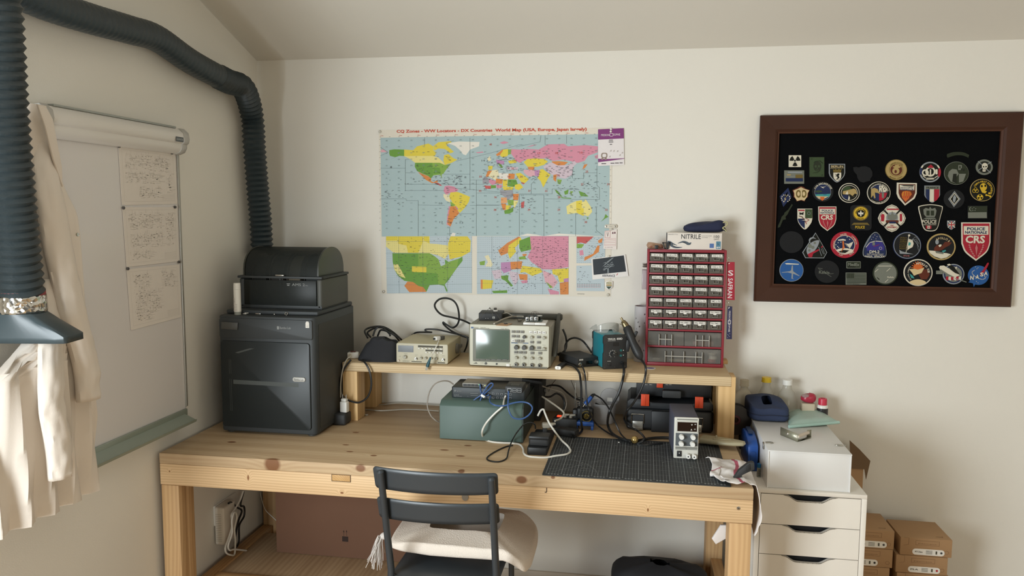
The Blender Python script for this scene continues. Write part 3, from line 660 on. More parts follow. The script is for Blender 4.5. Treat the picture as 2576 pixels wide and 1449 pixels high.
for t, u0, u1, v0, v1 in (('HEWLETT', 178, 275, 506, 516), ('PACKARD', 178, 275, 520, 530), ('54602B', 310, 415, 508, 518), ('OSCILLOSCOPE', 310, 490, 526, 538), ('150 MHz', 730, 890, 535, 556), ('VOLTAGE', 1010, 1085, 844, 853), ('TIME', 1165, 1240, 850, 858), ('STORAGE', 1430, 1510, 546, 555), ('Position', 1315, 1395, 746, 758),
                         ('Delay', 1575, 1625, 758, 768), ('Main', 1320, 1395, 855, 864), ('Holdoff', 1570, 1635, 866, 876), ('Position', 1000, 1070, 1060, 1070), ('Position', 1155, 1225, 1063, 1073), ('Position', 1315, 1390, 1070, 1080), ('Position', 1470, 1540, 1076, 1086), ('1', 1033, 1040, 1187, 1200), ('2', 1185, 1193, 1190, 1203), ('3', 1360, 1368, 1198, 1211), ('4', 1508, 1516, 1205, 1218), ('LINE', 310, 375, 1225, 1238), ('HP', 130, 158, 506, 526)):
    a, c = G(u0, v1), G(u1, v0); b.text(t, a[0], c[0], a[1], c[1], 0, Mx)
a, c = G(165, 1245), G(255, 1215); b.flat([(a[0], a[1]), (c[0], a[1]), ((a[0]*.3+c[0]*.7), c[1])], 0, Mx)
b.mat(1)
for u0, u1, v in ((935, 1065, 827), (1180, 1280, 832)):
    a, c = G(u0, v+5), G(u1, v-3); b.rect(a[0], c[0], a[1], c[1], .0001, Mx)
a, c = G(120, 532), G(172, 500); b.rect(a[0], c[0], a[1], c[1], -.0001, Mx)
bw(b, 'panel_lettering', [mat('panel_ink', '#6E6C60', .6), mat('panel_blue', '#4E6E9A', .6)], pn)
p0, p1 = aty(1255, 793, -.09), aty(1408, 797, -.09)
b = MB(); b.box(p0.x, p1.x+.012, -.105, -.078, p0.z-.014, p0.z+.012, .007, 3); h_ = bw(b, 'carry_handle', mat('handle_dark', '#46463F', .55), sc_)
for x_ in (x1+.018, ):
    b = MB(); b.prism([(-.262, S+.045), (-.222, S+.04), (-.070, p0.z-.004), (-.078, p0.z+.014), (-.11, p0.z+.014)], x_-.007, x_+.007, Matrix(((0, 0, 1, 0), (1, 0, 0, 0), (0, 1, 0, 0), (0, 0, 0, 1))), .003); bw(b, 'handle_arm', mat('handle_dark', '#46463F'), sc_)

ZS = z1+.0006
# black hub box on the scope
A = (1205.5, 806); ctr, yaw, w, d = foot((1204, 806), (1262, 807), (1210, 797), ZS)
hb = thing('hub_box', 'small black box with a square socket on top of the oscilloscope', 'electronics box', tuple(ctr), yaw)
b = MB(); b.box(-w/2, w/2, -d/2, d/2, 0, .030, .002); b.build('case', M_blk2, hb)
b = MB(); Fh = FR(0, -d/2-.0005, 0); b.ring(rrect(.009, .008, .001, 2, w*.15, .013), rrect(.0065, .0055, .001, 2, w*.15, .013), 0, Fh); b.mat(1).flat(rrect(.004, .003, .0005, 2, w*.15, .013), .0001, Fh); b.build('usb_socket', [M_wht, mat('metal_light', '#B8B5AE', .3, .7)], hb)
b = MB()
for x in (-.018, -.009): b.flat(circ(.0011, 10, x, .009), 0, Fh)
b.build('led_pinhole', M_wht, hb)
# usb dongle on it
p = aty(1246, 782, ctr.y); dg_ = thing('usb_dongle', 'white USB dongle with dark cap on the black hub box', 'usb stick', (p.x, ctr.y, ZS+.0302), .5)
b = MB(); b.box(-.010, .010, -.005, .005, 0, .008, .003); b.build('shell', M_wht, dg_)
b = MB(); b.box(-.006, .006, -.004, .004, .0082, .017, .002); b.build('cap', M_kb, dg_)
# wires of a little helping-hand stand
b = MB()
tp = aty(1232, 775, ctr.y-.01)
for e in ((1201, 812), (1244, 812), (1263, 811)):
    q = atz(*e, ZS); b.tube([tp, tp.lerp(q, .5)+Vector((0, 0, .008)), q+Vector((0, 0, .0008))], .0008, 6, 6)
b.sphere(tuple(tp), .003)
one('wire_tripod', b, mat('wire_dull', '#6B675C', .4, .6), 'thin bent wire tripod standing over the black hub box', 'wire stand', (tp.x, tp.y, ZS))
# white breadboard and bare single board computer
ctr, yaw, w, d = foot((1316, 817), (1373, 818.5), (1321, 809), ZS)
bbd = thing('breadboard', 'white breadboard lying on top of the oscilloscope under a circuit board', 'breadboard', tuple(ctr), yaw)
b = MB(); b.box(-w/2, -.001, -d/2, d/2, 0, .0085, .0006); b.box(.001, w/2, -d/2, d/2, 0, .0085, .0006); b.box(-w/2+.002, w/2-.002, -d/2+.002, d/2-.002, .0005, .007)
b.mat(1)
for i in range(24):
    for j in range(5): x, y = -w/2+.006+i*(w-.012)/23, -d/2+.008+j*.006; b.rect(x-.0006, x+.0006, y-.0006, y+.0006, .0086)
b.build('board', [M_wht, M_kb], bbd)
zb = ZS+.0088
sb = thing('circuit_board', 'bare single board computer with two USB ports resting on the white breadboard', 'circuit board', (ctr.x-.004, ctr.y+.004, zb), yaw)
b = MB(); b.box(-.036, .030, -.022, .03, .002, .004); b.mat(1)
for x, y in ((-.03, -.018), (.025, -.018), (-.03, .026), (.025, .026)): b.cyl((x, y, 0), (x, y, .002), .0025)
b.build('pcb', [mat('pcb_green', '#2C4034', .5), M_kb], sb)
b = MB(); b.box(-.034, -.020, -.026, -.008, .0042, .0175, .0004); b.mat(1).rect(-.032, -.022, .006, .014, .0262, FR(0, 0, 0)); b.build('ethernet_socket', [mat('metal_light', '#B8B5AE'), M_blk], sb)
for x in (-.016, .001):
    b = MB(); b.box(x, x+.014, -.026, -.008, .0042, .0195, .0004); b.mat(1).rect(x+.0012, x+.0128, .0058, .0105, .0262, FR()); b.rect(x+.0012, x+.0128, .0125, .0175, .0262, FR()); b.build('usb_socket', [mat('metal_light', '#B8B5AE'), M_blk], sb)
b = MB(); b.box(-.03, .028, -.004, .026, .0175, .0192); b.box(-.03, .02, .022, .027, .0045, .0174); b.mat(1)
for _ in range(9): x, y = rnd.uniform(-.026, .02), rnd.uniform(-.002, .02); b.box(x, x+.006, y, y+.004, .0193, .0225)
b.build('stacked_board', [mat('pcb_dark', '#26302C', .5), M_blk], sb)
b = MB()
for k, dx in enumerate((0, .008)): b.tube([(-.016+dx, .004, .0195), (-.014+dx, .004, .034), (-.004+dx, .005, .038), (.006+dx, .006, .032), (.006+dx, .006, .0195)], .0006, 6)
b.build('jumper_wire', mat('jumper_dark', '#3E2226', .5), sb)
b = MB(); b.box(.010, .030, -.006, .006, .0194, .0225, .001, M=Matrix.Rotation(.6, 4, 'Z')); b.build('ribbon_plug', M_wht, sb)
# copper-coloured perfboard
ctr, yaw, w, d = foot((1247, 819), (1275, 820.5), (1257, 813), ZS); b = MB(); Mz = Matrix.Translation(ctr) @ Matrix.Rotation(yaw, 4, 'Z')
b.box(-w/2, w/2, -d/2, d/2, 0, .0015, M=Mz); b.mat(1)
for x, y in ((-.004, .01), (.003, .013), (.008, .008), (.002, .004)): b.box(x, x+.004, y, y+.003, .0016, .005, .0004, M=Mz)
one('perfboard', b, [mat('perf_tan', '#B98F66', .6), M_blk], 'small tan perfboard with black parts on the oscilloscope front edge', 'circuit board', tuple(ctr))
q = lambda x, y, h=.004: atz(x, y, ZS+h)
cable('serial_cable', [q(1243, 814, .004), q(1255, 808, .006), q(1268, 802, .010), q(1285, 797, .012), q(1303, 796, .010), Vector((atz(1316, 800, zb+.004).x, atz(1316, 800, zb+.004).y, zb+.010))], .0032, [M_gry], 'thick pale grey cable with black plug lying on the oscilloscope')
b = MB(); b.cyl(q(1241, 816, .005), q(1262, 805, .009), .0045, .0055)
p = q(1303, 806, .006); b = MB(); b.cyl(p, p+Vector((.014, .006, 0)), .0055, .0045); one('bnc_adapter', b, mat('bnc'), 'small metal BNC adapter lying on the oscilloscope top', 'adapter', tuple(p))
cable('thin_grey_wire', [q(1258, 792, .02), q(1275, 787, .03), q(1290, 795, .015), q(1297, 797, .008)], .0014, M_gry, 'thin grey wire arching behind the thick cable on the oscilloscope')
# small black usb adapter at the shelf edge
ctr, yaw, w, d = foot((1396.5, 929), (1410.5, 930), (1399, 917), S)
us = thing('usb_adapter', 'small black USB adapter with white end lying on the riser shelf edge', 'adapter', tuple(ctr), yaw)
b = MB(); b.box(-w/2, w/2, -d/2+.003, d/2, .0003, .012, .003); b.build('shell', M_blk2, us)
b = MB(); b.prism(rrect(w+.001, .0125, .005, 4, 0, .0066), 0, .004, FR(0, -d/2+.003, 0)); b.mat(1).flat(circ(.0022, 12, 0, .0066), .0042, FR(0, -d/2+.003, 0)); b.build('white_end', [M_wht, M_blk], us)

# ---------------------------------------------------------------- black fabric pouch and its cable coil, left end of the riser shelf
def blob(fn, nu=40, nv=22): # closed rounded lump
    return MB().grid(fn, nu, nv, None, True)
M_pouch = mat('pouch_black', '#232428', .85, bump=.5, bscale=300)
p0, p1 = atz(897, 909, S), atz(990, 914, S); cx, cy = (p0.x+p1.x)/2, -.235
def pouch(u, v):
    a = 2*pi*u; t = v
    wx = .090*(1-.40*t**1.5)*(1+.05*sin(3*a)); wy = .05*(1-.55*t)
    sg = lambda k, e: math.copysign(abs(k)**e, k)
    z = .095*t-.018*max(0, cos(a))*t; x = wx*sg(cos(a), .6)+.026*t**1.4
    y = wy*sg(sin(a), .7)
    if v > .97: x, y = .026+(x-.026)*.15, y*.15
    return (cx+x, cy+y, S+.0005+z+.004*sin(7*x*20+v*5)*t)
one('fabric_pouch', blob(pouch), M_pouch, 'lumpy black fabric pouch on the left end of the riser shelf', 'pouch', (cx, cy, S))
q = lambda x, y, Y=-.2: aty(x, y, Y)
b = MB(); b.tube([q(925, 850, -.2), q(918, 832, -.16), q(935, 823, -.13), q(962, 822, -.12), q(985, 833, -.13), q(1005, 850, -.14), q(1012, 858, -.12)], .0042)
b.tube([q(932, 848, -.19), q(925, 836, -.15), q(948, 824, -.15), q(972, 828, -.15), q(995, 845, -.17)], .004)
b.tube([q(938, 846, -.18), q(945, 828, -.17), q(958, 822, -.17), q(978, 838, -.18), q(982, 846, -.18)], .004)
b.tube([q(950, 845, -.17), q(960, 830, -.19), q(990, 842, -.20), q(1004, 857, -.17)], .004)
one('coiled_cable', b, M_cab, 'coiled black cable bulging up behind the black fabric pouch', 'cable', tuple(q(960, 840, -.17)))
# white and red multi-socket at the far left
p = aty(893, 880, -.225); b = MB(); Mz = Matrix.Translation((p.x, p.y, S+.003)) @ Matrix.Rotation(.35, 4, 'Z') @ Matrix.Rotation(-.3, 4, 'Y')
ms = thing('plug_adapter', 'cream plug adapter with dark red switch beside the black pouch', 'plug adapter', (p.x-.02, p.y, S+.001), .35)
b = MB(); b.box(-.016, .034, -.014, .014, 0, .026, .005, 3); b.build('shell', M_wht, ms)
b = MB(); b.box(0, .022, -.008, .008, .0262, .030, .002); b.build('rocker_switch', mat('dark_red', '#5B2A26', .35), ms)
b = MB(); b.cyl((-.003, -.0145, .012), (-.003, -.0165, .012), .009, n=22); b.build('socket_ring', mat('cream_dim', '#C9C2B2', .4), ms)
# black loop of cable with white charger on it
yq = -.33
cable('black_loop_cable', [q(883, 905, -.325), q(868, 925, yq), q(857, 950, yq-.005), q(858, 985, yq-.005), q(868, 1002, yq-.005), q(885, 1010, yq-.005), q(905, 1012, yq-.005), q(925, 998, yq-.005), q(934, 970, yq-.005), q(930, 935, yq-.005), q(918, 912, -.325), q(908, 906, -.29)], .004, M_cab, 'thick black cable looping down in front of the riser shelf left post')
cable('cream_cable', [q(884, 895, -.30), q(872, 905, -.322), q(862, 930, yq-.012), q(857, 965, yq-.012), q(857, 1000, yq-.016)], .0026, M_gry, 'thin cream cable hanging beside the black loop at the left post')
# black adapter block and white wall charger standing on it
ctr, yaw, w, d = foot((833, 1069), (872, 1071), (845, 1055), T)
b = MB(); b.box(ctr.x-.027, ctr.x+.03, -.395, -.325, T+.0003, T+.048, .010, 3); one('power_brick', b, M_blk2, 'black power brick standing on the workbench beside the printer', 'power brick', (ctr.x, -.36, T))
p = aty(864, 1043, -.375); ch = thing('usb_charger', 'white two-pin USB charger standing on the black power brick', 'charger', (p.x, -.362, T+.0485), R(-12))
b = MB(); b.box(-.0155, .0155, -.012, .012, 0, .044, .004, 3); b.build('body', M_wht, ch)
b = MB(); b.box(-.0115, .0115, -.009, .009, .0442, .056, .003); b.build('plug_collar', M_wht, ch)
for x in (-.0085, .0085): b = MB(); b.cyl((x, 0, .0562), (x, 0, .072), .0019); b.build('pin', mat('metal_light'), ch)

# ---------------------------------------------------------------- cables behind the generator and scope
cable('tall_loop_cable', [q(1190, 818, -.03), q(1165, 806, -.05), q(1140, 799, -.06), q(1112, 792, -.06), q(1097, 778, -.06), q(1094, 765, -.06), q(1105, 753, -.06), q(1122, 750, -.06), q(1140, 756, -.06), q(1151, 772, -.06), q(1155, 800, -.055), q(1150, 817, -.055), q(1138, 824, -.05), q(1124, 817, -.05), q(1115, 811, -.05), q(1118, 818, -.045), q(1135, 832, -.04), q(1155, 842, -.04), q(1178, 850, -.06)], .0042, M_cab, 'tall looped black cable standing up against the wall left of the oscilloscope')
cable('draped_cable', [q(1036, 843, -.035), q(1050, 836, -.035), q(1085, 836, -.08), q(1073, 834, -.09), q(1070, 829, -.09), q(1085, 828, -.085), q(1105, 830, -.08), q(1135, 837, -.07), q(1160, 843, -.06), q(1176, 850, -.06), q(1174, 870, -.06), q(1168, 885, -.05)], .0036, M_cab, 'black cable draped across the back of the function generator')
zt = S+.083
wp_ = atz(1101, 851, zt+.009)
wpl = thing('connector_plug', 'white and grey connector plug lying on the function generator with a white lead', 'plug', tuple(wp_), 0, rot=(0, 0, R(-32)))
b = MB(); b.box(-.010, .010, -.016, .010, -.0085, .0085, .004, 3); b.build('white_housing', M_wht, wpl)
b = MB(); b.box(-.009, .009, .0102, .034, -.008, .0075, .003); b.build('grey_boot', mat('boot_grey', '#56534E', .5), wpl)
b = MB(); b.cyl((0, -.0162, 0), (0, -.022, 0), .004); b.build('strain_relief', M_blk, wpl)
cable('white_lead', [atz(1104, 857, zt+.008), q(1099, 868, -.292), q(1091, 885, -.30), q(1083, 900, -.33)], .0021, M_cwh, 'white lead hanging from the plug over the generator front')
p = q(1083, 899, -.33); e = q(1072, 931, -.334); rj = thing('network_plug', 'teal network plug with clear tip hanging over the riser shelf edge', 'network plug', tuple(p), 0)
dv = (e-p); qx = Matrix.Translation((0, 0, 0)) @ dv.to_track_quat('Z', 'Y').to_matrix().to_4x4(); L_ = dv.length
b = MB(); b.loft([(qx @ Vector((0, 0, -.001)), .0032), (qx @ Vector((0, 0, L_*.2)), .0042), (qx @ Vector((0, 0, L_*.45)), .0068), (qx @ Vector((0, 0, L_*.74)), .0066)], 12); b.build('boot', mat('boot_teal', '#23525E', .45), rj)
b = MB(); b.box(-.0055, .0055, -.004, .004, L_*.745, L_, .0008, M=qx); b.build('clear_tip', mat('clear_tip', '#C8C5BC', .15, alpha=.6), rj)
# cables at the scope's right
cable('scope_mains_cable', [q(1416, 828, -.05), q(1424, 850, -.05), q(1424, 875, -.06), q(1414, 888, -.09), q(1403, 893, -.10)], .0042, M_cab, 'black mains cable curving down behind the oscilloscope right side')
cable('iron_feed_cable', [q(1402, 891, -.11), q(1420, 885, -.12), q(1422, 868, -.08), q(1432, 854, -.07), q(1448, 850, -.07), q(1465, 857, -.07), q(1478, 872, -.07), q(1488, 886, -.10)], .004, M_cab, 'black cable arching over between the oscilloscope and the teal station')
ss_l, ss_r, ss_b = (1452, 925.5), (1506, 920.5), (1423, 907)
# ---------------------------------------------------------------- soldering controller, hot air station
ctr, yaw, w, d = foot(ss_l, ss_r, ss_b, S)
so = thing('soldering_controller', 'flat black soldering controller with a small display on the riser shelf', 'soldering station', tuple(ctr), yaw)
hh = .038; b = MB(); b.box(-w/2, w/2, -d/2, d/2, .001, hh, .0025); b.build('case', M_blk2, so)
Fs = FR(0, -d/2-.0004, 0)
b = MB(); b.prism(rrect(w-.004, hh-.004, .002, 2, 0, hh/2), 0, .001, Fs); b.build('front_plate', M_blk, so)
b = MB(); b.prism(rrect(.030, .014, .001, 2, .004, .018), .0011, .0016, Fs); b.build('display', mat('display_black', '#0C0D0F', .1), so)
b = MB(); b.prism(rrect(.018, .006, .001, 2, -w/2+.017, .0315), .0011, .0014, Fs); b.mat(1).text('KSGER', -w/2+.010, -w/2+.024, .0298, .0332, .0015, Fs); b.build('maker_plate', [mat('label_silver', '#BEBBB2', .4), M_ink2], so)
b = MB(); b.lathe([(.0035, .0085), (.0045, .009), (.008, .0085), (.0088, .001)], 24, FR(w/2-.012, -d/2, .019)); b.mat(1).lathe([(0, .0095), (.004, .0088)], 16, FR(w/2-.012, -d/2, .019)); b.build('knob', [M_kb, mat('metal_light')], so)
b = MB(); b.lathe([(0, .014), (.0035, .014), (.005, .010), (.0055, .004), (.0075, .003), (.0075, .001)], 20, FR(-w/2+.012, -d/2, .013)); b.build('lead_socket', M_chr, so)
mw = Matrix.Translation(ctr) @ Matrix.Rotation(yaw, 4, 'Z'); so_plug = mw @ Vector((-w/2+.012, -d/2-.014, .013))

A, B_ = (1515.6, 929), (1576.6, 926.5); h_y = .137
a0, b0 = atz(*A, S), atz(*B_, S); c0 = atz(1488, 829.5, S+h_y)
dd = b0-a0; yaw = math.atan2(dd.y, dd.x); w = dd.length; nn = Vector((-sin(yaw), cos(yaw), 0)); d = max(.11, min(.15, (Vector((c0.x, c0.y, 0))-Vector((a0.x, a0.y, 0))).dot(nn)))
ctr = a0+dd/2+nn*d/2
hy = thing('hot_air_station', 'teal and black hot air rework station on the riser shelf', 'rework station', tuple(ctr), yaw)
M_teal = mat('teal_case', '#1F7F8C', .4); M_yb = mat('station_black', '#232425', .5)
b = MB(); b.box(-w/2+.004, w/2-.004, -d/2+.006, d/2-.006, .003, h_y-.004, .003); b.build('case', M_teal, hy)
out = [(-w/2+.004, 0), (w/2-.004, 0), (w/2, .004), (w/2, h_y*.45), (w/2-.003, h_y*.5), (w/2-.003, h_y*.72), (w/2, h_y*.77), (w/2, h_y-.008), (w/2-.008, h_y), (-w/2+.008, h_y), (-w/2, h_y-.008), (-w/2, h_y*.77), (-w/2+.003, h_y*.72), (-w/2+.003, h_y*.5), (-w/2, h_y*.45), (-w/2, .004)]
b = MB(); b.prism(out, 0, .009, FR(0, -d/2+.0055, 0), .002); pl = b.build('front_panel', M_yb, hy)
b = MB(); b.prism(out, 0, .006, FR(0, d/2, 0), .002); b.build('rear_panel', M_yb, hy)
Fy_ = FR(0, -d/2-.0038, 0)
gy = lambda u, v: (-w/2+(u-985)/(1520-985)*w, h_y*(1-(v-530)/(1262-530)))
M_ink3 = mat('print_white', '#E2E0DA', .5)
b = MB()
for t, u0, u1, v0, v1 in (('YIHUA', 1080, 1255, 600, 640), ('858D', 1280, 1405, 598, 640), ('POWER', 1085, 1160, 1085, 1097)):
    p, q_ = gy(u0, v1), gy(u1, v0); b.text(t, p[0], q_[0], p[1], q_[1], 0, Fy_, bold=.02)
p, q_ = gy(1085, 660), gy(1255, 655); b.rect(p[0], q_[0], p[1], q_[1], 0, Fy_)
for k in range(9):
    t = R(240-k*37); c0_ = gy(1195, 935); r0, r1 = .0130, .0155
    b.line([(c0_[0]+r0*cos(t), c0_[1]+r0*sin(t)), (c0_[0]+r1*cos(t), c0_[1]+r1*sin(t))], .0009, 0, Fy_)
b.line([(c0_[0]+.0125*cos(R(235-k*14)), c0_[1]+.0125*sin(R(235-k*14))) for k in range(20)], .0006, 0, Fy_)
for (u, v, s_) in ((1432, 865, 1), (1432, 975, -1)):
    p = gy(u, v); b.flat([(p[0]-.0022, p[1]-.002*s_), (p[0]+.0022, p[1]-.002*s_), (p[0], p[1]+.0022*s_)], 0, Fy_)
b.build('panel_lettering', M_ink3, pl)
p = gy(1265, 735); b = MB(); b.prism(rrect(.023, .0145, .001, 2, *p), 0, .001, Fy_); b.build('display', mat('display_black'), pl)
p = gy(1195, 935); b = MB(); b.lathe([(0, .014), (.0082, .014), (.0092, .012), (.0100, 0)], 24, FR(p[0], -d/2-.0036, p[1])); b.mat(1).rect(-.0005, .0005, .002, .008, .0142, FR(p[0], -d/2-.0036, p[1])); b.build('knob', [M_blk, M_ink3], pl)
for u, v in ((1378, 868), (1378, 978)): p = gy(u, v); b = MB(); b.lathe([(0, .003), (.0042, .003), (.0052, 0)], 18, FR(p[0], -d/2-.0036, p[1])); b.build('round_button', mat('teal_dark', '#24605F', .4), pl)
p = gy(1130, 1160); b = MB(); b.box(p[0]-.008, p[0]+.006, -d/2-.006, -d/2-.0037, p[1]-.006, p[1]+.006, .001); b.build('rocker_switch', M_blk, pl)
p = gy(1415, 1140); b = MB(); b.lathe([(0, .005), (.007, .005), (.008, 0)], 22, FR(p[0], -d/2-.0036, p[1])); b.build('hose_socket', M_blk, pl)
for u, v in ((1045, 580), (1480, 565), (1030, 1230), (1245, 1220), (1470, 1215)): p = gy(u, v); b = MB(); b.lathe([(0, .0008), (.0022, .0006), (.0026, 0)], 12, FR(p[0], -d/2-.0036, p[1])); b.build('screw', mat('screw_dark', '#55544F', .4, .7), pl)
hs_out = Matrix.Translation(ctr) @ Matrix.Rotation(yaw, 4, 'Z') @ Vector((gy(1415, 1140)[0], -d/2-.009, gy(1415, 1140)[1]))
# safety glasses on top
gl = thing('safety_glasses', 'clear plastic safety glasses lying on top of the teal hot air station', 'safety glasses', (ctr.x-.006, ctr.y-.01, S+h_y-.003), yaw+.1)
M_clr = mat('clear_plastic', '#D5D6D2', .06, alpha=.28, coat=.5)
def lens(u, v):
    t = -1.25+2.5*u; nose = max(0, 1-abs(t)/.28)
    r = .048; z0 = .004+.024*nose; z1 = .046-.016*abs(t/1.25)**2
    return (r*sin(t)*1.05, -r*cos(t)*.75+.01, z0+(z1-z0)*v)
b = MB().grid(lens, 34, 8); b.build('lens', M_clr, gl, solid=.0016)
for s_ in (-1, 1):
    b = MB(); x0_, y0_ = s_*.048, .0; b.prism([(0, .004), (.010, .004), (.05, .012), (.068, .006), (.068, .010), (.05, .020), (.01, .036), (0, .036)], -.0008, .0008, Matrix(((0, 0, 1, x0_), (1, 0, 0, y0_), (0, 1, 0, 0), (0, 0, 0, 1)))); b.build('temple', M_clr, gl)
    b = MB(); b.line([(0, .004), (.05, .012), (.068, .006)], .0012, 0, Matrix(((0, 0, 1, x0_+s_*.001), (1, 0, 0, y0_), (0, 1, 0, 0), (0, 0, 0, 1))))
# hot air gun resting in its holder
Yg = -.225
g0, g1, g2, g3 = aty(1562, 799, Yg+.03), aty(1578, 826, Yg+.02), aty(1592, 862, Yg), aty(1612, 902, Yg-.02)
gn = thing('hot_air_gun', 'black hot air gun with metal nozzle clipped to the right of the teal station', 'hot air gun', tuple(g2))
o_ = Vector(g2)
def along(a, c, t): return a.lerp(c, t)-o_
b = MB(); b.loft([(along(g1, g2, -.12), .014), (along(g1, g2, 0), .0175), (along(g1, g2, .5), .0172), (along(g1, g2, .75), .0155), (along(g2, g3, 0), .015), (along(g2, g3, .45), .018), (along(g2, g3, .75), .0172), (along(g2, g3, .93), .013), (along(g2, g3, 1.05), .007)], 22); b.build('grip', M_yb, gn)
b = MB(); b.loft([(along(g0, g1, 0), .0042), (along(g0, g1, .28), .0045), (along(g0, g1, .32), .009), (along(g0, g1, .5), .011), (along(g0, g1, .52), .0122), (along(g0, g1, .95), .0135)], 22); b.build('nozzle', mat('nozzle_bronze', '#8E8062', .35, .9), gn)
b = MB(); pp = along(g0, g1, .62); b.tube([pp+Vector((-.012, -.004, .002)), pp+Vector((-.018, -.004, .0)), pp+Vector((-.019, -.004, .004))], .0012, 6); b.build('clamp_screw', mat('nozzle_bronze'), gn)
b = MB(); pp = along(g1, g2, .45); b.box(-.006, .006, -.006, .006, -.016, .016, .003, M=Matrix.Translation(pp+Vector((.021, .004, 0))) @ Matrix.Rotation(.45, 4, 'Y')); b.build('trigger_button', M_blk, gn)
b = MB(); pp = along(g2, g2, 0)+Vector((-.022, .012, -.012)); b.box(-.008, .012, -.010, .010, -.026, .022, .004, M=Matrix.Translation(pp) @ Matrix.Rotation(.2, 4, 'Y')); b.build('holder_block', M_blk, gn)
# paper roll behind the cabinet
p = aty(1610, 912, -.06)
b = MB(); zt_ = aty(1608, 770, -.06).z; rr_ = (aty(1630, 800, -.06).x-aty(1592, 800, -.06).x)/2+.002
b.lathe([(rr_, 0), (rr_, zt_-S), (rr_*.9, zt_-S), (rr_*.9, .002)], 30, Matrix.Translation((p.x+.006, -.05, S+.0005)))
b.mat(1)
for k in range(26):
    t, z_ = rnd.uniform(-2.6, -.3), rnd.uniform(.02, .2); x_, y_ = rr_*1.004*cos(t), rr_*1.004*sin(t)
    b.add([(p.x+.006+rr_*1.006*cos(t+a_), -.05+rr_*1.006*sin(t+a_), S+z_+b_) for a_, b_ in ((0, 0), (rnd.uniform(.05, .2), .002), (rnd.uniform(.05, .2), .008), (0, .006))], [(0, 1, 2, 3)])
one('poster_roll', b, [mat('roll_paper', '#B7B3B4', .7), mat('roll_print', '#5C5152', .7)], 'rolled-up grey poster standing behind the hot air gun, left of the red cabinet', 'poster roll', (p.x, -.05, S))
# round sticker on the shelf
p = atz(1636, 927, S); b = MB(); M_ = FT(p.x, p.y, S+.0004, -.2); b.prism(circ(.021, 32), 0, .0012, M_); b.mat(1).ring(circ(.0205, 32), circ(.0165, 32), .0014, M_); b.mat(2).flat(circ(.0165, 32), .00135, M_)
b.mat(3)
for k in range(4): b.text('CDG'[k % 3], -.012+.006*k, -.008+.006*k, -.006, .006, .0016, M_)
one('round_sticker', b, [M_wht, mat('label_white', '#E6E2DA'), mat('sticker_purple', '#7C7BA6', .5), mat('sticker_red', '#A8404C', .5)], 'round white-rimmed sticker lying on the riser shelf beside the red cabinet', 'sticker', (p.x, p.y, S))

# ---------------------------------------------------------------- red small-parts cabinet
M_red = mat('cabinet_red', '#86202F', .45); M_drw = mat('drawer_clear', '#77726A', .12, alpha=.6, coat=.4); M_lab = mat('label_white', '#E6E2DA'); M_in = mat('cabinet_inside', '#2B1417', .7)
YC = -.140; CX0, CX1, CZ0, CZ1 = 1.722, 2.030, S+.0005, S+.470
kb = thing('parts_cabinet', 'red small-parts cabinet with clear labelled drawers at the right of the riser shelf', 'parts cabinet', ((CX0+CX1)/2, -.07, S))
t_ = .009
rows = []   # heights of the shelves from the photograph
G = zoom(YC, 1600, 640, 4.831)
zs = [aty(1728, y, YC).z for y in (634, 660.5, 689.5, 718, 747, 775.5, 802.5, 831.5, 873.5, 914)]
b = MB(); b.box(CX0, CX0+t_, YC, -.01, CZ0, CZ1, .0015); b.box(CX1-t_, CX1, YC, -.01, CZ0, CZ1, .0015)
b.box(CX0+t_, CX1-t_, YC, -.01, CZ1-.011, CZ1, .0012); b.box(CX0+t_, CX1-t_, YC, -.01, CZ0, zs[9], .0012)
for z in zs[1:9]: b.box(CX0+t_, CX1-t_, YC+.001, -.012, z-.0035, z+.0035, .0008)
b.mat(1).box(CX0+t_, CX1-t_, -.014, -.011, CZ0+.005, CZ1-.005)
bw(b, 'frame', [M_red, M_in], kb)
txt = [['1 Ω ± 5%', '2.2Ω ± 5%', '3.3Ω ± 5%', '10Ω ± 5%', '22Ω ± 5%'], ['47Ω ± 5%', '68Ω ± 5%', '100Ω ± 5%', '120Ω ± 5%', '150Ω ± 5%'], ['220Ω ± 5%', '330Ω ± 5%', '470Ω ± 5%', '560Ω ± 5%', '680Ω ± 5%'],
       ['1KΩ ± 5%', '2KΩ ± 5%', '2.2KΩ ± 5%', '4.7KΩ ± 5%', '5.6KΩ ± 5%'], ['10KΩ ± 5%', '22KΩ ± 5%', '47KΩ ± 5%', '100KΩ ± 5%', '1MΩ ± 5%'], ['P/N: 094001', 'P/N: 094002', 'P/N: 094003', 'P/N: 094004', 'P/N: 094005'], ['P/N: 094006', 'P/N: 094007', 'P/N: 094012', 'P/N: 094011', 'P/N: 094013']]
iw = (CX1-CX0-2*t_)/5
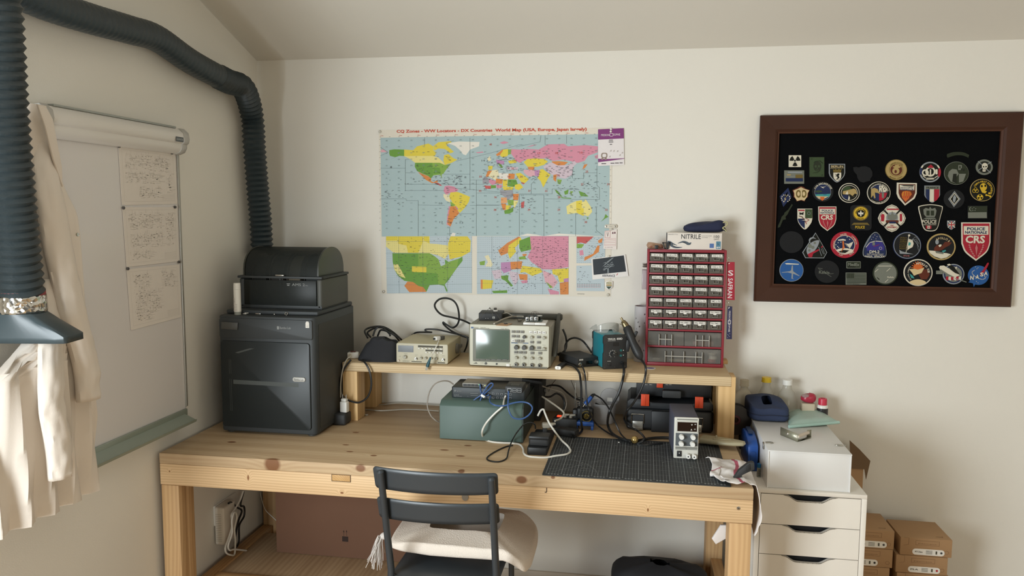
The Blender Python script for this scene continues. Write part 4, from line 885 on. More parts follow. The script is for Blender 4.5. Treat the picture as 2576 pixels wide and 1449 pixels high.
for r in range(7):
    top = (zs[r]-.004) if r else CZ1-.0115; bot = zs[r+1]+.0038
    for c in range(5):
        x0 = CX0+t_+iw*c+.0016; x1 = x0+iw-.0032; y = YC+.004+rnd.uniform(0, .004)
        b = MB(); h = top-bot-.001
        b.box(x0, x1, y, y+.0016, bot, bot+h*.94, .0006); b.box(x0, x0+.0012, y+.0017, -.02, bot, bot+h*.85); b.box(x1-.0012, x1, y+.0017, -.02, bot, bot+h*.85); b.box(x0+.0013, x1-.0013, y+.0017, -.02, bot, bot+.0012)
        b.mat(1).box(x0+.003, x1-.003, y+.004, -.03, bot+.0014, bot+h*.45)
        dr = bw(b, 'drawer', [M_drw, mat('contents_dark', '#3A352E', .7)], kb)
        b = MB(); hx = (x0+x1)/2; b.box(hx-iw*.2, hx+iw*.2, y-.009, y-.0002, bot+h*.16, bot+h*.24, .0008); b.box(hx-iw*.2, hx-iw*.17, y-.009, y-.0002, bot+h*.2, bot+h*.46, .0008); b.box(hx+iw*.17, hx+iw*.2, y-.009, y-.0002, bot+h*.2, bot+h*.46, .0008)
        bw(b, 'pull', mat('drawer_pull', '#8A867C', .2, alpha=.75), dr)
        lx0, lx1 = x0+iw*.14+rnd.uniform(-.003, .003), x1-iw*.1; lz0, lz1 = bot+h*.56, bot+h*.86
        b = MB(); F_l = FR(0, y-.0006, 0); tl = rnd.uniform(-.0006, .0006)
        b.flat([(lx0, lz0+tl), (lx1, lz0-tl), (lx1, lz1-tl), (lx0, lz1+tl)], 0, F_l)
        if r > 4: b.rect(hx-.006, hx+.006, lz0-h*.14, lz0+.001, -.0001, F_l)
        b.mat(1).text(txt[r][c], lx0+.003, lx1-.003, lz0+.0022, lz1-.0022, .0003, F_l, bold=.012)
        bw(b, 'label', [M_lab, mat('label_ink', '#26231F', .7)], dr)
def bigdrawer(x0, x1, bot, top, ribs):
    b = MB(); y = YC+.005; h = top-bot
    b.box(x0, x1, y, y+.0018, bot, bot+h*.95, .0008); b.box(x0, x0+.0014, y+.002, -.02, bot, bot+h*.9); b.box(x1-.0014, x1, y+.002, -.02, bot, bot+h*.9); b.box(x0+.002, x1-.002, y+.002, -.02, bot, bot+.0014)
    dr = bw(b, 'wide_drawer', mat('drawer_clear2', '#C9C6C0', .1, alpha=.16, coat=.3), kb)
    b = MB()
    for u in ribs: xx = x0+(x1-x0)*u; b.box(xx-.0011, xx+.0011, y-.012, y-.0002, bot+h*.02, bot+h*.78, .0006)
    b.box(x0+(x1-x0)*ribs[0], x0+(x1-x0)*ribs[-1], y-.010, y-.0084, bot+h*.42, bot+h*.47)
    bw(b, 'pull', mat('drawer_rib', '#CFCBC2', .2, alpha=.7), dr); return dr
mx_ = (CX0+CX1)/2-.001
bigdrawer(CX0+t_+.001, mx_-.001, zs[8]+.0038, zs[7]-.004, (.31, .49, .66)); bigdrawer(mx_+.001, CX1-t_-.001, zs[8]+.0038, zs[7]-.004, (.31, .49, .67)); bigdrawer(CX0+t_+.001, CX1-t_-.001, zs[9]+.001, zs[8]-.004, (.24, .33, .495, .66, .745))
for (x, y, z, w, d_, h, c, n, cat, lab) in ((CX0+.078, -.11, zs[8]+.0056, .035, .02, .02, '#33406E', 'blue_carton', 'small box', 'small dark blue box inside the upper left wide drawer'), (CX0+.045, -.09, zs[9]+.003, .03, .02, .006, '#A9A69F', 'pale_strip', 'strip', 'pale strip lying at the left of the lowest cabinet drawer'), (CX0+.23, -.10, zs[8]+.0056, .08, .05, .018, '#8E6A66', 'pink_pouch', 'bag', 'pinkish bag inside the upper right wide drawer'), (CX0+.14, -.115, zs[9]+.003, .09, .014, .009, '#A39C8C', 'tan_tube', 'tube', 'tan tube lying in the middle of the lowest cabinet drawer')):
    b = MB(); b.box(x-w/2, x+w/2, y-d_/2, y+d_/2, z, z+h, .003); one(n, b, mat('content_'+n, c, .5), lab, cat, (x, y, z))
x = aty(1791, 890, -.1).x
for k, (c, lab) in enumerate((('#A13B3B', 'red reel of tape at the right of the lowest cabinet drawer'), ('#D5D2CB', 'white reel of tape stacked on the red reel in the cabinet'), ('#9A978F', 'grey reel of tape on top of the white reel in the cabinet'))):
    b = MB(); b.lathe([(.006, 0), (.016, 0), (.016, .0125), (.006, .0125), (.006, 0)], 28, Matrix.Translation((x+.003*(k == 1), -.105, zs[9]+.003+.0128*k))); one('tape_reel', b, mat('reel_'+str(k), c, .4), lab, 'tape reel', (x, -.105, zs[9]+.003+.0128*k), 'tape reels in the lowest cabinet drawer')

# ---------------------------------------------------------------- on top of the cabinet
ZK = CZ1+.0006; YN = -.135
G = zoom(YN, 1600, 540, 9.058)
nb = thing('glove_box', 'white printed box of nitrile gloves lying on top of the red cabinet', 'glove box', (1.87, -.08, ZK))
x0, x1 = G(712, 600)[0], G(1960, 600)[0]; z1 = G(1300, 415)[1]; h = z1-ZK
b = MB(); b.box(x0, x1, YN, -.02, ZK, ZK+h, .002); b.mat(1).box(x1-.001, x1+.0006, YN+.003, -.022, ZK+.002, ZK+h-.002); b.box(x0-.0006, x0+.001, YN+.003, -.022, ZK+.002, ZK+h-.002)
bw(b, 'carton', [mat('carton_white', '#DBD3CA', .6), mat('carton_side', '#3A3B40', .6)], nb)
b = MB(); Fn = FR(0, YN-.0005, 0)
def gt(t, u0, u1, v0, v1, z=0, bold=0.): a, c = G(u0, v1), G(u1, v0); b.text(t, a[0], c[0], a[1], c[1], z, Fn, bold)
gt('NITRILE', 1030, 1480, 450, 550, 0, .004); gt('100', 1772, 1900, 470, 535); gt('GANTS', 1770, 1895, 548, 578)
b.mat(1); gt('MEDISPO FULL', 735, 960, 438, 460); gt('NON POUDRÉ', 1500, 1725, 470, 495); gt('EXAMEN - L', 1500, 1690, 512, 530)
b.mat(2); sw = lambda pts: b.flat([G(*q) for q in spline2(pts)], .0001, Fn)
def spline2(pts): return [(p.x, p.y) for p in spline([(x, y, 0) for x, y in pts], 5, True)]
sw([(945, 655), (1060, 600), (1150, 610), (1210, 640), (1258, 632), (1235, 685), (1170, 690), (1120, 655), (1050, 640)])
sw([(715, 605), (780, 605), (850, 650), (940, 700), (880, 690), (830, 680), (900, 725), (1060, 740), (930, 765), (820, 740), (760, 680)])
b.mat(4); sw([(820, 670), (850, 672), (900, 720), (1060, 722), (930, 738), (860, 718)]); sw([(1015, 655), (1075, 632), (1125, 640), (1132, 662), (1090, 650)])
b.mat(3); a, c = G(1675, 757), G(1775, 660); b.flat(rrect(c[0]-a[0], c[1]-a[1], .001, 2, (a[0]+c[0])/2, (a[1]+c[1])/2), 0, Fn)
a, c = G(1822, 775), G(1932, 615); b.mat(5).flat(rrect(c[0]-a[0], c[1]-a[1]+.002, .0015, 2, (a[0]+c[0])/2, (a[1]+c[1])/2), 0, Fn)
b.mat(0); gt('L', 1862, 1890, 640, 685, .0002, .02); b.mat(4); gt('8/9', 1835, 1915, 730, 768, .0002, .02)
bw(b, 'front_print', [mat('print_black', '#23242A', .6), mat('print_mid', '#8E8B88', .6), mat('print_slate', '#4A5560', .6), mat('print_blue', '#4A69A0', .6), mat('print_paper', '#E6E2DC', .6), mat('print_teal', '#4E7C93', .6)], nb)
# navy pouch on the glove box
zt_ = ZK+h+.0006
P_ = [G(1090, 310), G(1110, 275), G(1400, 225), G(1880, 172), G(2010, 195), G(2060, 260), G(1990, 330), G(1960, 395), G(1500, 410), G(1110, 405)]
p0 = G(1090, 400)[0]; p1 = G(2090, 300)[0]
def np_(u, v):
    t = v; x = p0+(p1-p0-.004)*t; zc_ = zt_+.001; hh_ = .030+.022*t; a = 2*pi*u
    sg = lambda k, e: math.copysign(abs(k)**e, k); e = (1-abs(2*t-1)**7)**.5 if 0 < t < 1 else 0
    return (x+.004*sin(6*a)*e, -.075+.035*e*sg(cos(a), .8), zc_+hh_/2*(1+e*sg(sin(a), .7)) + .003*sin(9*t+3*a)*e*(sin(a) > 0) - (0 if True else 0))
b = MB().grid(np_, 36, 26, None, True); npo = thing('navy_pouch', 'navy blue fabric pouch with pale trim lying on the glove box', 'pouch', ((p0+p1)/2, -.075, zt_))
bw(b, 'pouch_body', mat('navy_cloth', '#1B2240', .8, bump=.4, bscale=400), npo)
q3 = lambda u, v, Y=-.112: Vector((G(u, v)[0], Y, G(u, v)[1]))
b = MB(); b.tube([q3(1995, 185), q3(2060, 165), q3(2095, 195), q3(2075, 250), q3(1990, 305), q3(2040, 345), q3(2075, 385)], .0022, 8); bw(b, 'trim_cord', mat('trim_khaki', '#B3AE82', .7), npo)
b = MB(); b.prism([G(1990, 312), G(2045, 300), G(2085, 370), G(2070, 395), G(2020, 370)], 0, .004, FR(0, -.105, 0), .001); bw(b, 'flap', mat('navy_dark', '#131729', .8), npo)
# little bag of orange parts and a black clip
p = G(330, 760); bg_ = thing('parts_bag', 'clear little bag of orange parts on the red cabinet left corner', 'bag', (G(400, 760)[0], -.10, ZK))
x0, x1 = G(222, 700)[0], G(640, 700)[0]; z1 = G(300, 620)[1]
b = MB(); b.grid(lambda u, v: (x0+.003+(x1-x0-.004)*v, -.10+.02*cos(2*pi*u)*(1-abs(2*v-1)**5)**.5, ZK+.0005+(z1-ZK)*(1-.35*v)*.5*(1+sin(2*pi*u)*(1-abs(2*v-1)**6)**.5)), 20, 16, None, True); bw(b, 'bag', mat('bag_clear', '#C9A78E', .15, alpha=.3, coat=.4), bg_)
for u, v, c, r in ((350, 735, '#B4551F', .0042), (560, 735, '#A04A22', .006), (410, 700, '#A38B5C', .0045), (600, 755, '#8C3A1C', .003)):
    x, z = G(u, v); tag(MB().sphere((x, -.10, max(z, ZK+r+.001)), r*1.3, r, r).build('orange_part', mat('part_'+c[1:], c, .4), None, (x, -.1, z)), {350: 'orange part at the left of the clear bag on the cabinet', 560: 'large rust-orange part in the clear bag near the black clip', 410: 'tan part at the top of the clear bag on the cabinet', 600: 'smallest dark orange part at the right end of the clear bag'}[u], 'small part', 'orange parts in the clear bag')
x, z = G(470, 720); tag(MB().box(x-.007, x+.007, -.128, -.123, ZK+.001, ZK+.016, .001).build('black_part', M_blk, None, (x, -.125, ZK)), 'black angular part in front of the clear bag on the cabinet', 'small part')
b = MB(); w_ = .0007
for t0 in (0, 1):
    o2 = [G(612, 640), G(762, 640), G(725, 770), G(660, 770)]
    b.line([(x, z) for x, z in o2]+[o2[0]], .004, 0, FR(0, YN-.004-.004*t0, 0))
b.prism([G(680, 640), G(760, 640), G(722, 770), G(700, 770)], .0045, .007, FR(0, YN, 0))
one('binder_clip', b, M_blk, 'black clip leaning on the left corner of the glove box', 'clip', (G(680, 700)[0], YN-.006, ZK))
# magnets and bag hung on the cabinet's left side
for u0, u1, v, lab in ((150, 245, 1135, 'upper thin metal strip stuck on the left side of the cabinet'), (148, 245, 1165, 'second thin metal strip stuck on the left side of the cabinet'), (145, 245, 1200, 'third thin metal strip stuck on the left side of the cabinet')):
    a = G(u0, v); c = G(u1, v); one('metal_strip', MB().box(a[0], CX0-.0006, -.12, -.06, a[1]-.0015, a[1]+.0015, .0003), mat('strip_metal', '#8A827A', .3, .8), lab, 'metal strip', (a[0], -.09, a[1]), 'metal strips on the cabinet side')
a, c = aty(1613, 728, -.12), aty(1628, 680, -.12); one('clear_sleeve', MB().box(a.x+.002, CX0-.0006, -.122, -.05, a.z, c.z, .002), mat('sleeve_clear', '#C9BFC4', .2, alpha=.5), 'clear plastic sleeve hanging on the left side of the red cabinet', 'plastic sleeve', (a.x, -.1, a.z))
# key tags on the right side
for (pts, col, word, lab, ring) in (([(1829, 659), (1848, 659), (1848, 755), (1827, 754)], '#A01E33', 'SAFRAN', 'long red key tag with white lettering hanging on the cabinet right side', (1831, 652)), ([(1830, 770), (1842, 771), (1841, 853), (1827, 853)], '#26264A', 'MISSION SOPHIE', 'dark navy key tag hanging below the red tag on the cabinet', (1830, 764))):
    Yk = -.125; P_ = [aty(x, y, Yk) for x, y in pts]; kt = thing('key_tag', lab, 'key tag', tuple((P_[0]+P_[1])/2))
    b = MB(); Fk = FR(0, Yk, 0); b.prism([(p.x, p.z) for p in P_], 0, .0025, Fk, .0006)
    xs = [p.x for p in P_]; zs_ = [p.z for p in P_]; ht = max(zs_)-min(zs_)
    bw(b, 'strap', mat('tag_'+word[:3], col, .6), kt)
    b = MB()
    xa, xb = max(xs[0], xs[3])+.004, min(xs[1], xs[2])-.004
    if word == 'SAFRAN':
        b.text(word, xa, xb-.001, min(zs_)+.008, min(zs_)+.008+ht*.52, .0029, Fk, rot=-90, bold=.01); b.text('S', xa-.001, xb, min(zs_)+ht*.64, min(zs_)+ht*.78, .0029, Fk, bold=.01)
    else:
        b.text(word, xa+.002, xb-.002, min(zs_)+ht*.22, min(zs_)+ht*.86, .0029, Fk, rot=-90); b.ring(rrect(xb-xa, ht*.13, .003, 3, (xa+xb)/2, min(zs_)+ht*.52), rrect(xb-xa-.003, ht*.13-.003, .002, 3, (xa+xb)/2, min(zs_)+ht*.52), .0028, Fk)
        for k in range(5): b.flat(circ(.001, 8, xa+(xb-xa)*((k*37) % 10)/10, min(zs_)+ht*(.05+.03*k)), .0028, Fk)
    bw(b, 'lettering', mat('tag_white', '#DAD3D2', .5), kt)
    p = aty(*ring, Yk); c_ = Vector((p.x, Yk-.001, p.z)); b = MB(); b.tube([c_+Vector((.006*cos(t), .002*sin(t), .007*sin(t))) for t in [2*pi*k/10 for k in range(10)]], .0009, 6, 4, closed=True); b.tube([c_+Vector((.002, 0, -.006)), c_+Vector((.007, -.002, -.012)), c_+Vector((.004, -.003, -.018)), c_+Vector((.001, -.003, -.014))], .0011, 6); bw(b, 'key_ring', M_chr, kt)
# ---------------------------------------------------------------- under the riser shelf
def Q(z): return lambda x, y: atz(x, y, z)
D_ = Q(T+.004)
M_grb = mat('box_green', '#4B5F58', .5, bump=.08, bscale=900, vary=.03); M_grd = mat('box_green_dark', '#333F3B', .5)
gx0, gx1, gY, gz = .958, 1.274, -.502, .928
gb = thing('green_case', 'dull green metal equipment case standing on the workbench below the shelf', 'equipment case', ((gx0+gx1)/2, -.34, T))
b = MB(); pr = [(gY, T+.004), (gY, T+.128), (gY+.003, T+.134), (gY+.022, gz-.003), (gY+.028, gz), (-.19, gz), (-.19, T+.004)]
b.prism(pr, gx0, gx1, Matrix(((0, 0, 1, 0), (1, 0, 0, 0), (0, 1, 0, 0), (0, 0, 0, 1))), .003); bw(b, 'shell', M_grb, gb)
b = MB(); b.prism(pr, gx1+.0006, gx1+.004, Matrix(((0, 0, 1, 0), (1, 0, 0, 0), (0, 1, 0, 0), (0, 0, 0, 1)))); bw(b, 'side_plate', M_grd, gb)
for x in (gx0+.03, gx1-.03):
    for y in (gY+.04, -.22): b = MB(); b.cyl((x, y, T+.0003), (x, y, T+.0045), .009); bw(b, 'foot', M_blk, gb)
# rack switch
M_sw = mat('switch_case', '#2C3235', .5); M_prt = mat('port_black', '#0E0F10', .3); M_prm = mat('port_metal', '#8F9191', .35, .6)
sA, sB = atz(1134.6, 1001, gz), atz(1321, 1007.5, gz); sY = (sA.y+sB.y)/2; sx0, sx1 = sA.x, sB.x; sh = .041
sw_ = thing('network_switch', 'long dark network switch with two rows of ports on top of the green case', 'network switch', ((sx0+sx1)/2, sY+.09, gz+.0006))
b = MB(); b.prism(rrect(sx1-sx0, .15, .008, 3, (sx0+sx1)/2, sY+.076), gz+.0006, gz+sh, None, .002); bw(b, 'case', M_sw, sw_)
G = zoom(sY, 1090, 930, 7.627); F_s = FR(0, sY-.0002, 0)
for r in range(2):
    for c in range(7):
        u = 985+82*c; v = (458, 530)[r]+c*3; x, z = G(u, v); b = MB(); b.rect(x-.0042, x+.0042, z-.0036, z+.0036, 0, F_s); b.mat(1).rect(x-.0034, x+.0034, z-.003, z+.002, .0002, F_s); b.rect(x-.0016, x+.0016, z+.002, z+.003, .0002, F_s)
        if 480 < u < 1560: bw(b, 'ethernet_port', [M_prm, M_prt], sw_)
b = MB()
for t, u0, u1, v0, v1 in (('tp-link', 450, 542, 398, 424), ('TL-SG116E', 398, 490, 474, 488), ('Gigabit Smart Switch', 398, 548, 500, 516)):
    a, c = G(u0, v1), G(u1, v0); b.text(t, a[0], c[0], a[1], c[1], .0002, F_s)
x, z = G(422, 400); b.ring(circ(.0030, 16, x, z), circ(.0017, 16, x, z), .0002, F_s); b.rect(x-.0031, x-.0016, z-.004, z, .00025, F_s)
for u0, u1, v in ((710, 860, 452), (715, 860, 490), (655, 672, 510)): a = G(u0, v); c = G(u1, v); b.rect(a[0], c[0], a[1]-.0004, a[1]+.0004, .0002, F_s)
bw(b, 'front_print', M_tx, sw_)
# five port switch
fA, fB = atz(1163, 973.5, gz+sh), atz(1224, 975.5, gz+sh); fY = (fA.y+fB.y)/2; fz = gz+sh+.0006
fs = thing('small_switch', 'small grey metal five-port switch with green lights on the larger switch', 'network switch', ((fA.x+fB.x)/2, fY+.04, fz))
b = MB(); b.box(fA.x, fB.x, fY, fY+.085, fz, fz+.0145, .001); bw(b, 'case', mat('switch_metal', '#86827A', .45, .4), fs)
b = MB(); F5 = FR(0, fY-.0003, 0); b.rect(fA.x+.002, fB.x-.002, fz+.002, fz+.0125, 0, F5); bw(b, 'port_panel', mat('panel_dim', '#5A5854', .5), fs)
pw = (fB.x-fA.x-.018)/5
for i in range(5): x = fA.x+.003+pw*i; b = MB(); b.rect(x+.0008, x+pw-.0008, fz+.0028, fz+.0105, .0004, F5); b.rect(x+pw*.3, x+pw*.7, fz+.0106, fz+.0118, .0004, F5); bw(b, 'ethernet_port', M_prt, fs)
for i, x in enumerate((fA.x+.003+pw*4.1, fB.x-.006)): b = MB(); b.flat(circ(.0014, 10, x, fz+.0105-.002*i), .0007, F5); bw(b, 'status_light', mat('led_'+'gy'[i], ('#7CF06A', '#D6F06A')[i], .3, emit=2.5), fs)
# boxed single board computer
rA, rB = atz(1271, 988, gz+sh), atz(1314, 990, gz+sh); rY = min(rA.y, rB.y); rz = gz+sh+.0006
rc = thing('computer_case', 'small black vented computer case with USB ports standing on the larger switch', 'mini computer', ((rA.x+rB.x)/2, rY+.045, rz))
b = MB(); b.box(rA.x, rB.x, rY, rY+.09, rz, rz+.024, .002); bw(b, 'shell', M_blk2, rc)
b = MB()
for i in range(7): x = rA.x+.018+i*.0045; b.rect(x, x+.0018, rY+.02, rY+.05, rz+.0243)
bw(b, 'vent', M_prt, rc)
F6 = FR(0, rY-.0003, 0)
for k, u in enumerate((.12, .42, .70)):
    x = rA.x+(rB.x-rA.x)*u; b = MB(); b.rect(x, x+.0155, rz+.003, rz+.0175, 0, F6); b.mat(1)
    if k: b.rect(x+.0012, x+.0143, rz+.0045, rz+.0092, .0003, F6); b.rect(x+.0012, x+.0143, rz+.0112, rz+.016, .0003, F6)
    else: b.rect(x+.002, x+.0135, rz+.005, rz+.0145, .0003, F6)
    bw(b, 'usb_port' if k else 'ethernet_port', [M_prm, M_prt], rc)
# dark upright computer box at the right of the green case
ub = thing('black_computer', 'tall black computer box standing behind the green case right end', 'computer', (1.265, -.105, T))
bT = aty(1364, 961, -.33); b = MB(); b.prism([(1.222, T+.001), (1.300, T+.001), (1.308, .940), (1.304, .946), (1.224, .955)], .03, .18, FR(), .003); bw(b, 'case', M_blk2, ub)
b = MB(); b.prism([(1.232, T+.02), (1.290, T+.02), (1.296, .934), (1.234, .944)], .1801, .182, FR()); bw(b, 'front_grille', M_blk, ub)

# network leads
M_blu = mat('cable_blue', '#3C5C90', .4)
qs = lambda x, y, Y: aty(x, y, Y)
y1, y2 = fY-.012, sY-.014
p0 = qs(1207.5, 966, fY-.004)
cable('blue_network_cable', [p0, qs(1208, 974, y1), qs(1210, 986, y1), qs(1214, 993, y2), qs(1224, 986, y2-.006), qs(1238, 972, y2-.01), qs(1240, 966, y2-.012), qs(1235, 964, y2-.012), qs(1226, 972, y2-.008), qs(1212, 992, y2-.004), qs(1197, 1003, y2-.008), qs(1186, 1012, y2-.012), qs(1186, 1019, y2-.014), qs(1195, 1021, y2-.014), qs(1205, 1014, y2-.012), qs(1210, 1002, y2-.010), qs(1216, 993, y2-.008), qs(1223, 996, y2), qs(1230, 993, y2+.004)], .0026, M_blu, 'bundled blue network cable tied in loops in front of the long switch')
b = MB(); c = qs(1213, 993, y2-.012); b.box(c.x-.003, c.x+.013, c.y-.004, c.y-.001, c.z-.007, c.z+.002, .0012, M=Matrix.Translation(c) @ Matrix.Rotation(.5, 4, 'Y') @ Matrix.Translation(-c)); one('cable_tie', b, M_wht, 'white cable tie around the bundled blue network cable', 'cable tie', tuple(c))
yb = rY-.01
cable('blue_patch_cable', [qs(1279, 984, rY-.003), qs(1279, 998, yb-.004), qs(1278, 1020, gY-.03), qs(1281, 1035, gY-.034), qs(1289, 1049, gY-.034), qs(1302, 1054, gY-.034), qs(1318, 1052, gY-.034), qs(1333, 1041, gY-.034), qs(1339, 1026, gY-.03), qs(1330, 1015, gY-.02), qs(1312, 1011, gY-.02), qs(1290, 1014, gY-.024), qs(1272, 1020, gY-.028), qs(1255, 1021, gY-.032), qs(1240, 1017, gY-.03), atz(1232, 1009, gz+.006), qs(1234, 996, sY-.006)], .0028, M_blu, 'blue patch cable looping over the right end of the green case')
zf = T+.0038
cable('white_network_cable', [qs(1272, 996, sY-.004), atz(1269, 1003, gz+.008), atz(1267, 1012, gz+.003), qs(1264, 1023, gY-.016), qs(1245, 1040, gY-.018), qs(1224, 1063, gY-.024), qs(1213, 1085, gY-.036), atz(1217, 1103, zf+.002), atz(1235, 1111, zf), atz(1262, 1114, zf), atz(1290, 1115, zf), atz(1308, 1119, zf), atz(1316, 1129, zf), atz(1318, 1141, zf), atz(1329, 1148, zf), atz(1350, 1150.5, zf), atz(1375, 1151, zf), atz(1397, 1147, zf+.003), atz(1424, 1143, zf+.003), atz(1435, 1135, zf+.003), atz(1428, 1122, zf+.006), atz(1412, 1107, .81), qs(1396, 1086, -.50), qs(1381, 1063, -.48), qs(1371, 1040, -.46), qs(1367, 1030, -.455), qs(1360, 1033, -.45), qs(1353, 1046, -.45)], .0036, M_cwh, 'thick white network cable snaking over the workbench in front of the green case')
cable('grey_side_cable', [qs(1141, 967, sY+.03), qs(1128, 959, sY+.02), qs(1110, 959, sY), qs(1092, 968, sY-.01), qs(1079, 990, -.45), qs(1075, 1020, -.46), qs(1083, 1044, -.47), qs(1094, 1056, -.48), qs(1104, 1062, -.47)], .0026, mat('cable_dim', '#8E857A', .5), 'grey cable curving out at the left of the green case')
cable('black_flat_cable', [qs(1347, 1078, -.52), qs(1345, 1068, -.54), qs(1334, 1063, -.55), qs(1318, 1068, -.56), qs(1301, 1087, -.58), atz(1289, 1107, T+.0165), atz(1284, 1119, T+.0145), atz(1279, 1135, T+.008), atz(1274, 1153, T+.003), atz(1258, 1161, T+.003), atz(1240, 1161, T+.003), atz(1226, 1156, T+.003), atz(1228, 1148, T+.003), atz(1248, 1135, T+.003), atz(1272, 1124, T+.003), atz(1290, 1120.5, T+.003)], .0026, M_cab, 'thin black cable making a loop on the bare workbench left of the white cable')
# power strip with adapter and plugs
fl, fr_ = atz(1324, 1147, T), atz(1376, 1147, T)
px0, px1, pyf = fl.x, fr_.x, -.632
ps = thing('power_strip', 'black power strip with plugged adapters on the workbench left of the cutting mat', 'power strip', ((px0+px1)/2, -.5, T))
b = MB(); b.prism(rrect(px1-px0, .24, .008, 3, (px0+px1)/2, pyf+.12), T+.0004, T+.028, None, .004); bw(b, 'strip_body', M_blk, ps)
b = MB(); b.prism(rrect(px1-px0+.003, .05, .012, 4, (px0+px1)/2+.004, pyf+.045), T+.0285, T+.052, None, .004); bw(b, 'plug_adapter', M_blk2, ps)
for k in range(3):
    b = MB(); b.lathe([(.019, .0285), (.019, .031), (.016, .031), (.016, .029), (0, .029)], 24, Matrix.Translation(((px0+px1)/2+.006, pyf+.105+.042*k, T))); bw(b, 'socket', M_blk2, ps)
    b = MB(); b.cyl(((px0+px1)/2-.002+.006*0, pyf+.095+.04*k, T+.0312), ((px0+px1)/2-.002, pyf+.095+.04*k, T+.0332), .0022); bw(b, 'earth_pin', M_chr, ps)
b = MB(); b.box(px0+.004, px1+.006, pyf+.01, pyf+.07, T+.0525, T+.066, .005); bw(b, 'flat_plug', M_blk, ps)
p = qs(1378, 1062, -.47)
iec = thing('mains_plug', 'cream right-angle mains plug standing on the black power strip', 'plug', (p.x, -.46, p.z-.012), .25)
b = MB(); b.box(-.022, .008, -.012, .012, -.012, .008, .005); b.build('body', M_gry, iec); b = MB(); b.loft([((.009, 0, 0), .007), ((.028, 0, .003), .0045)], 14); b.build('strain_relief', M_gry, iec)
b = MB(); b.box(-.02, -.004, -.006, .006, -.04, -.0125, .002); b.build('socket_block', M_blk, iec)
ry = -.40
cable('cream_mains_cable', [qs(1396, 1059, -.455), qs(1410, 1053, -.42), qs(1418, 1043, -.40), qs(1416, 1035, -.39), qs(1400, 1022, -.37), qs(1380, 1008, -.33), qs(1364, 998, -.30)], .0036, M_gry, 'cream mains cable bending back from the right-angle plug')
cable('cream_arch_cable', [qs(1364, 971, -.25), qs(1380, 977, -.22), qs(1400, 982, -.2), qs(1415, 989, -.19), qs(1424, 1005, -.19), qs(1424, 1022, -.19), qs(1418, 1036, -.2)], .0028, M_gry, 'pale cable arching behind the power strip')
cable('black_arch_cable', [qs(1372, 989, -.20), qs(1369, 981, -.2), qs(1376, 972, -.19), qs(1392, 969, -.17), qs(1410, 973, -.15), qs(1428, 988, -.13), qs(1445, 1001, -.13), qs(1460, 1007, -.14)], .0038, M_cab, 'black cable arching from the computer box to the soldering stand')
cable('black_hump_cable', [qs(1366, 998, -.28), qs(1384, 998, -.25), qs(1400, 990, -.23), qs(1414, 998, -.22), qs(1420, 1014, -.22), qs(1418, 1030, -.23)], .004, M_cab, 'thick black cable humping over the red-lit power strip')
cable('thin_wall_wire', [qs(1398, 955, -.02), qs(1388, 968, -.02), qs(1380, 985, -.02)], .0012, mat('wire_brown', '#5E5043', .6), 'thin brown wire hanging on the wall under the shelf, left one')
cable('thin_wall_wire', [qs(1436, 955, -.02), qs(1444, 975, -.02), qs(1452, 998, -.05), qs(1456, 1006, -.07)], .0012, mat('wire_brown'), 'thin brown wire slanting down behind the soldering stand')
# second strip with lit red switch behind
p = atz(1398, 1058, T); rs2 = thing('switched_strip', 'dark power strip with a glowing red switch behind the plugs', 'power strip', (1.415, -.25, T), R(-8))
b = MB(); b.box(-.05, .05, -.03, .03, .0005, .042, .006); b.build('strip_body', M_blk2, rs2)
b = MB(); b.box(-.036, -.02, -.012, .004, .0425, .046, .001); b.build('red_switch', mat('lit_red', '#FF3A1C', .3, emit=2.0), rs2)
for x in (-.004, .02): b = MB(); b.loft([((x, -.005, .0425), .007), ((x, -.008, .052), .006), ((x+.02, -.012, .056), .003)], 12); b.build('white_plug', M_gry, rs2)
b = MB(); aA, aB, aC = (1395, 1094), (1447, 1100), (1410, 1075); ctr, yaw, w, d = foot(aA, aB, aC, T)
b.box(-.045, .045, -.022, .022, .0032, .030, .005, M=Matrix.Translation((1.428, -.372, T)) @ Matrix.Rotation(-.35, 4, 'Z')); one('laptop_charger', b, M_blk2, 'black charger brick lying at the back left corner of the cutting mat', 'power brick', (1.428, -.372, T))

# ---------------------------------------------------------------- soldering iron stand
M_bst = mat('stand_blue', '#23529E', .45)
sx = qs(1470, 1070, -.275); st = thing('soldering_stand', 'blue and black soldering iron stand with brass wool cup under the shelf', 'soldering stand', (sx.x, -.25, T))
b = MB(); b.box(-.037, .037, -.033, .03, .016, .034, .005)
b.box(-.036, -.026, -.03, -.02, .0004, .0165, .002); b.box(.026, .036, -.03, -.02, .0004, .0165, .002); b.box(-.036, -.026, .015, .025, .0004, .0165, .002); b.box(.026, .036, .015, .025, .0004, .0165, .002); b.build('blue_base', M_bst, st)
b = MB(); b.box(-.034, .034, -.012, .03, .0345, .085, .010, 3); b.box(-.05, -.02, -.005, .03, .02, .075, .008); b.build('holder_body', M_blk, st)
b = MB(); b.lathe([(.022, 0), (.0235, .004), (.0225, .014), (.019, .014), (.018, .006)], 28, FR(.008, -.0125, .054)); b.build('brass_cup', mat('cup_brass', '#8A7B4E', .35, .8), st)
b = MB()
for k in range(30):
    a = rnd.uniform(0, 6.28); r_ = rnd.uniform(0, .014); b.tube([(.008+r_*cos(a+t)*.9, -.021-.003*sin(5*t+k), .054+r_*sin(a+t)*.9) for t in (0, .8, 1.6, 2.4)], .0008, 5, 3)
b.build('brass_wool', mat('wool_brass', '#9C8A50', .35, .9), st)
b = MB(); b.tube([(-.02+.012*cos(t), .005+.012*sin(t), .086+t*.0016) for t in [k*.5 for k in range(46)]], .0012, 6, 2); b.build('iron_spring', mat('spring_steel', '#4B4A48', .35, .9), st)
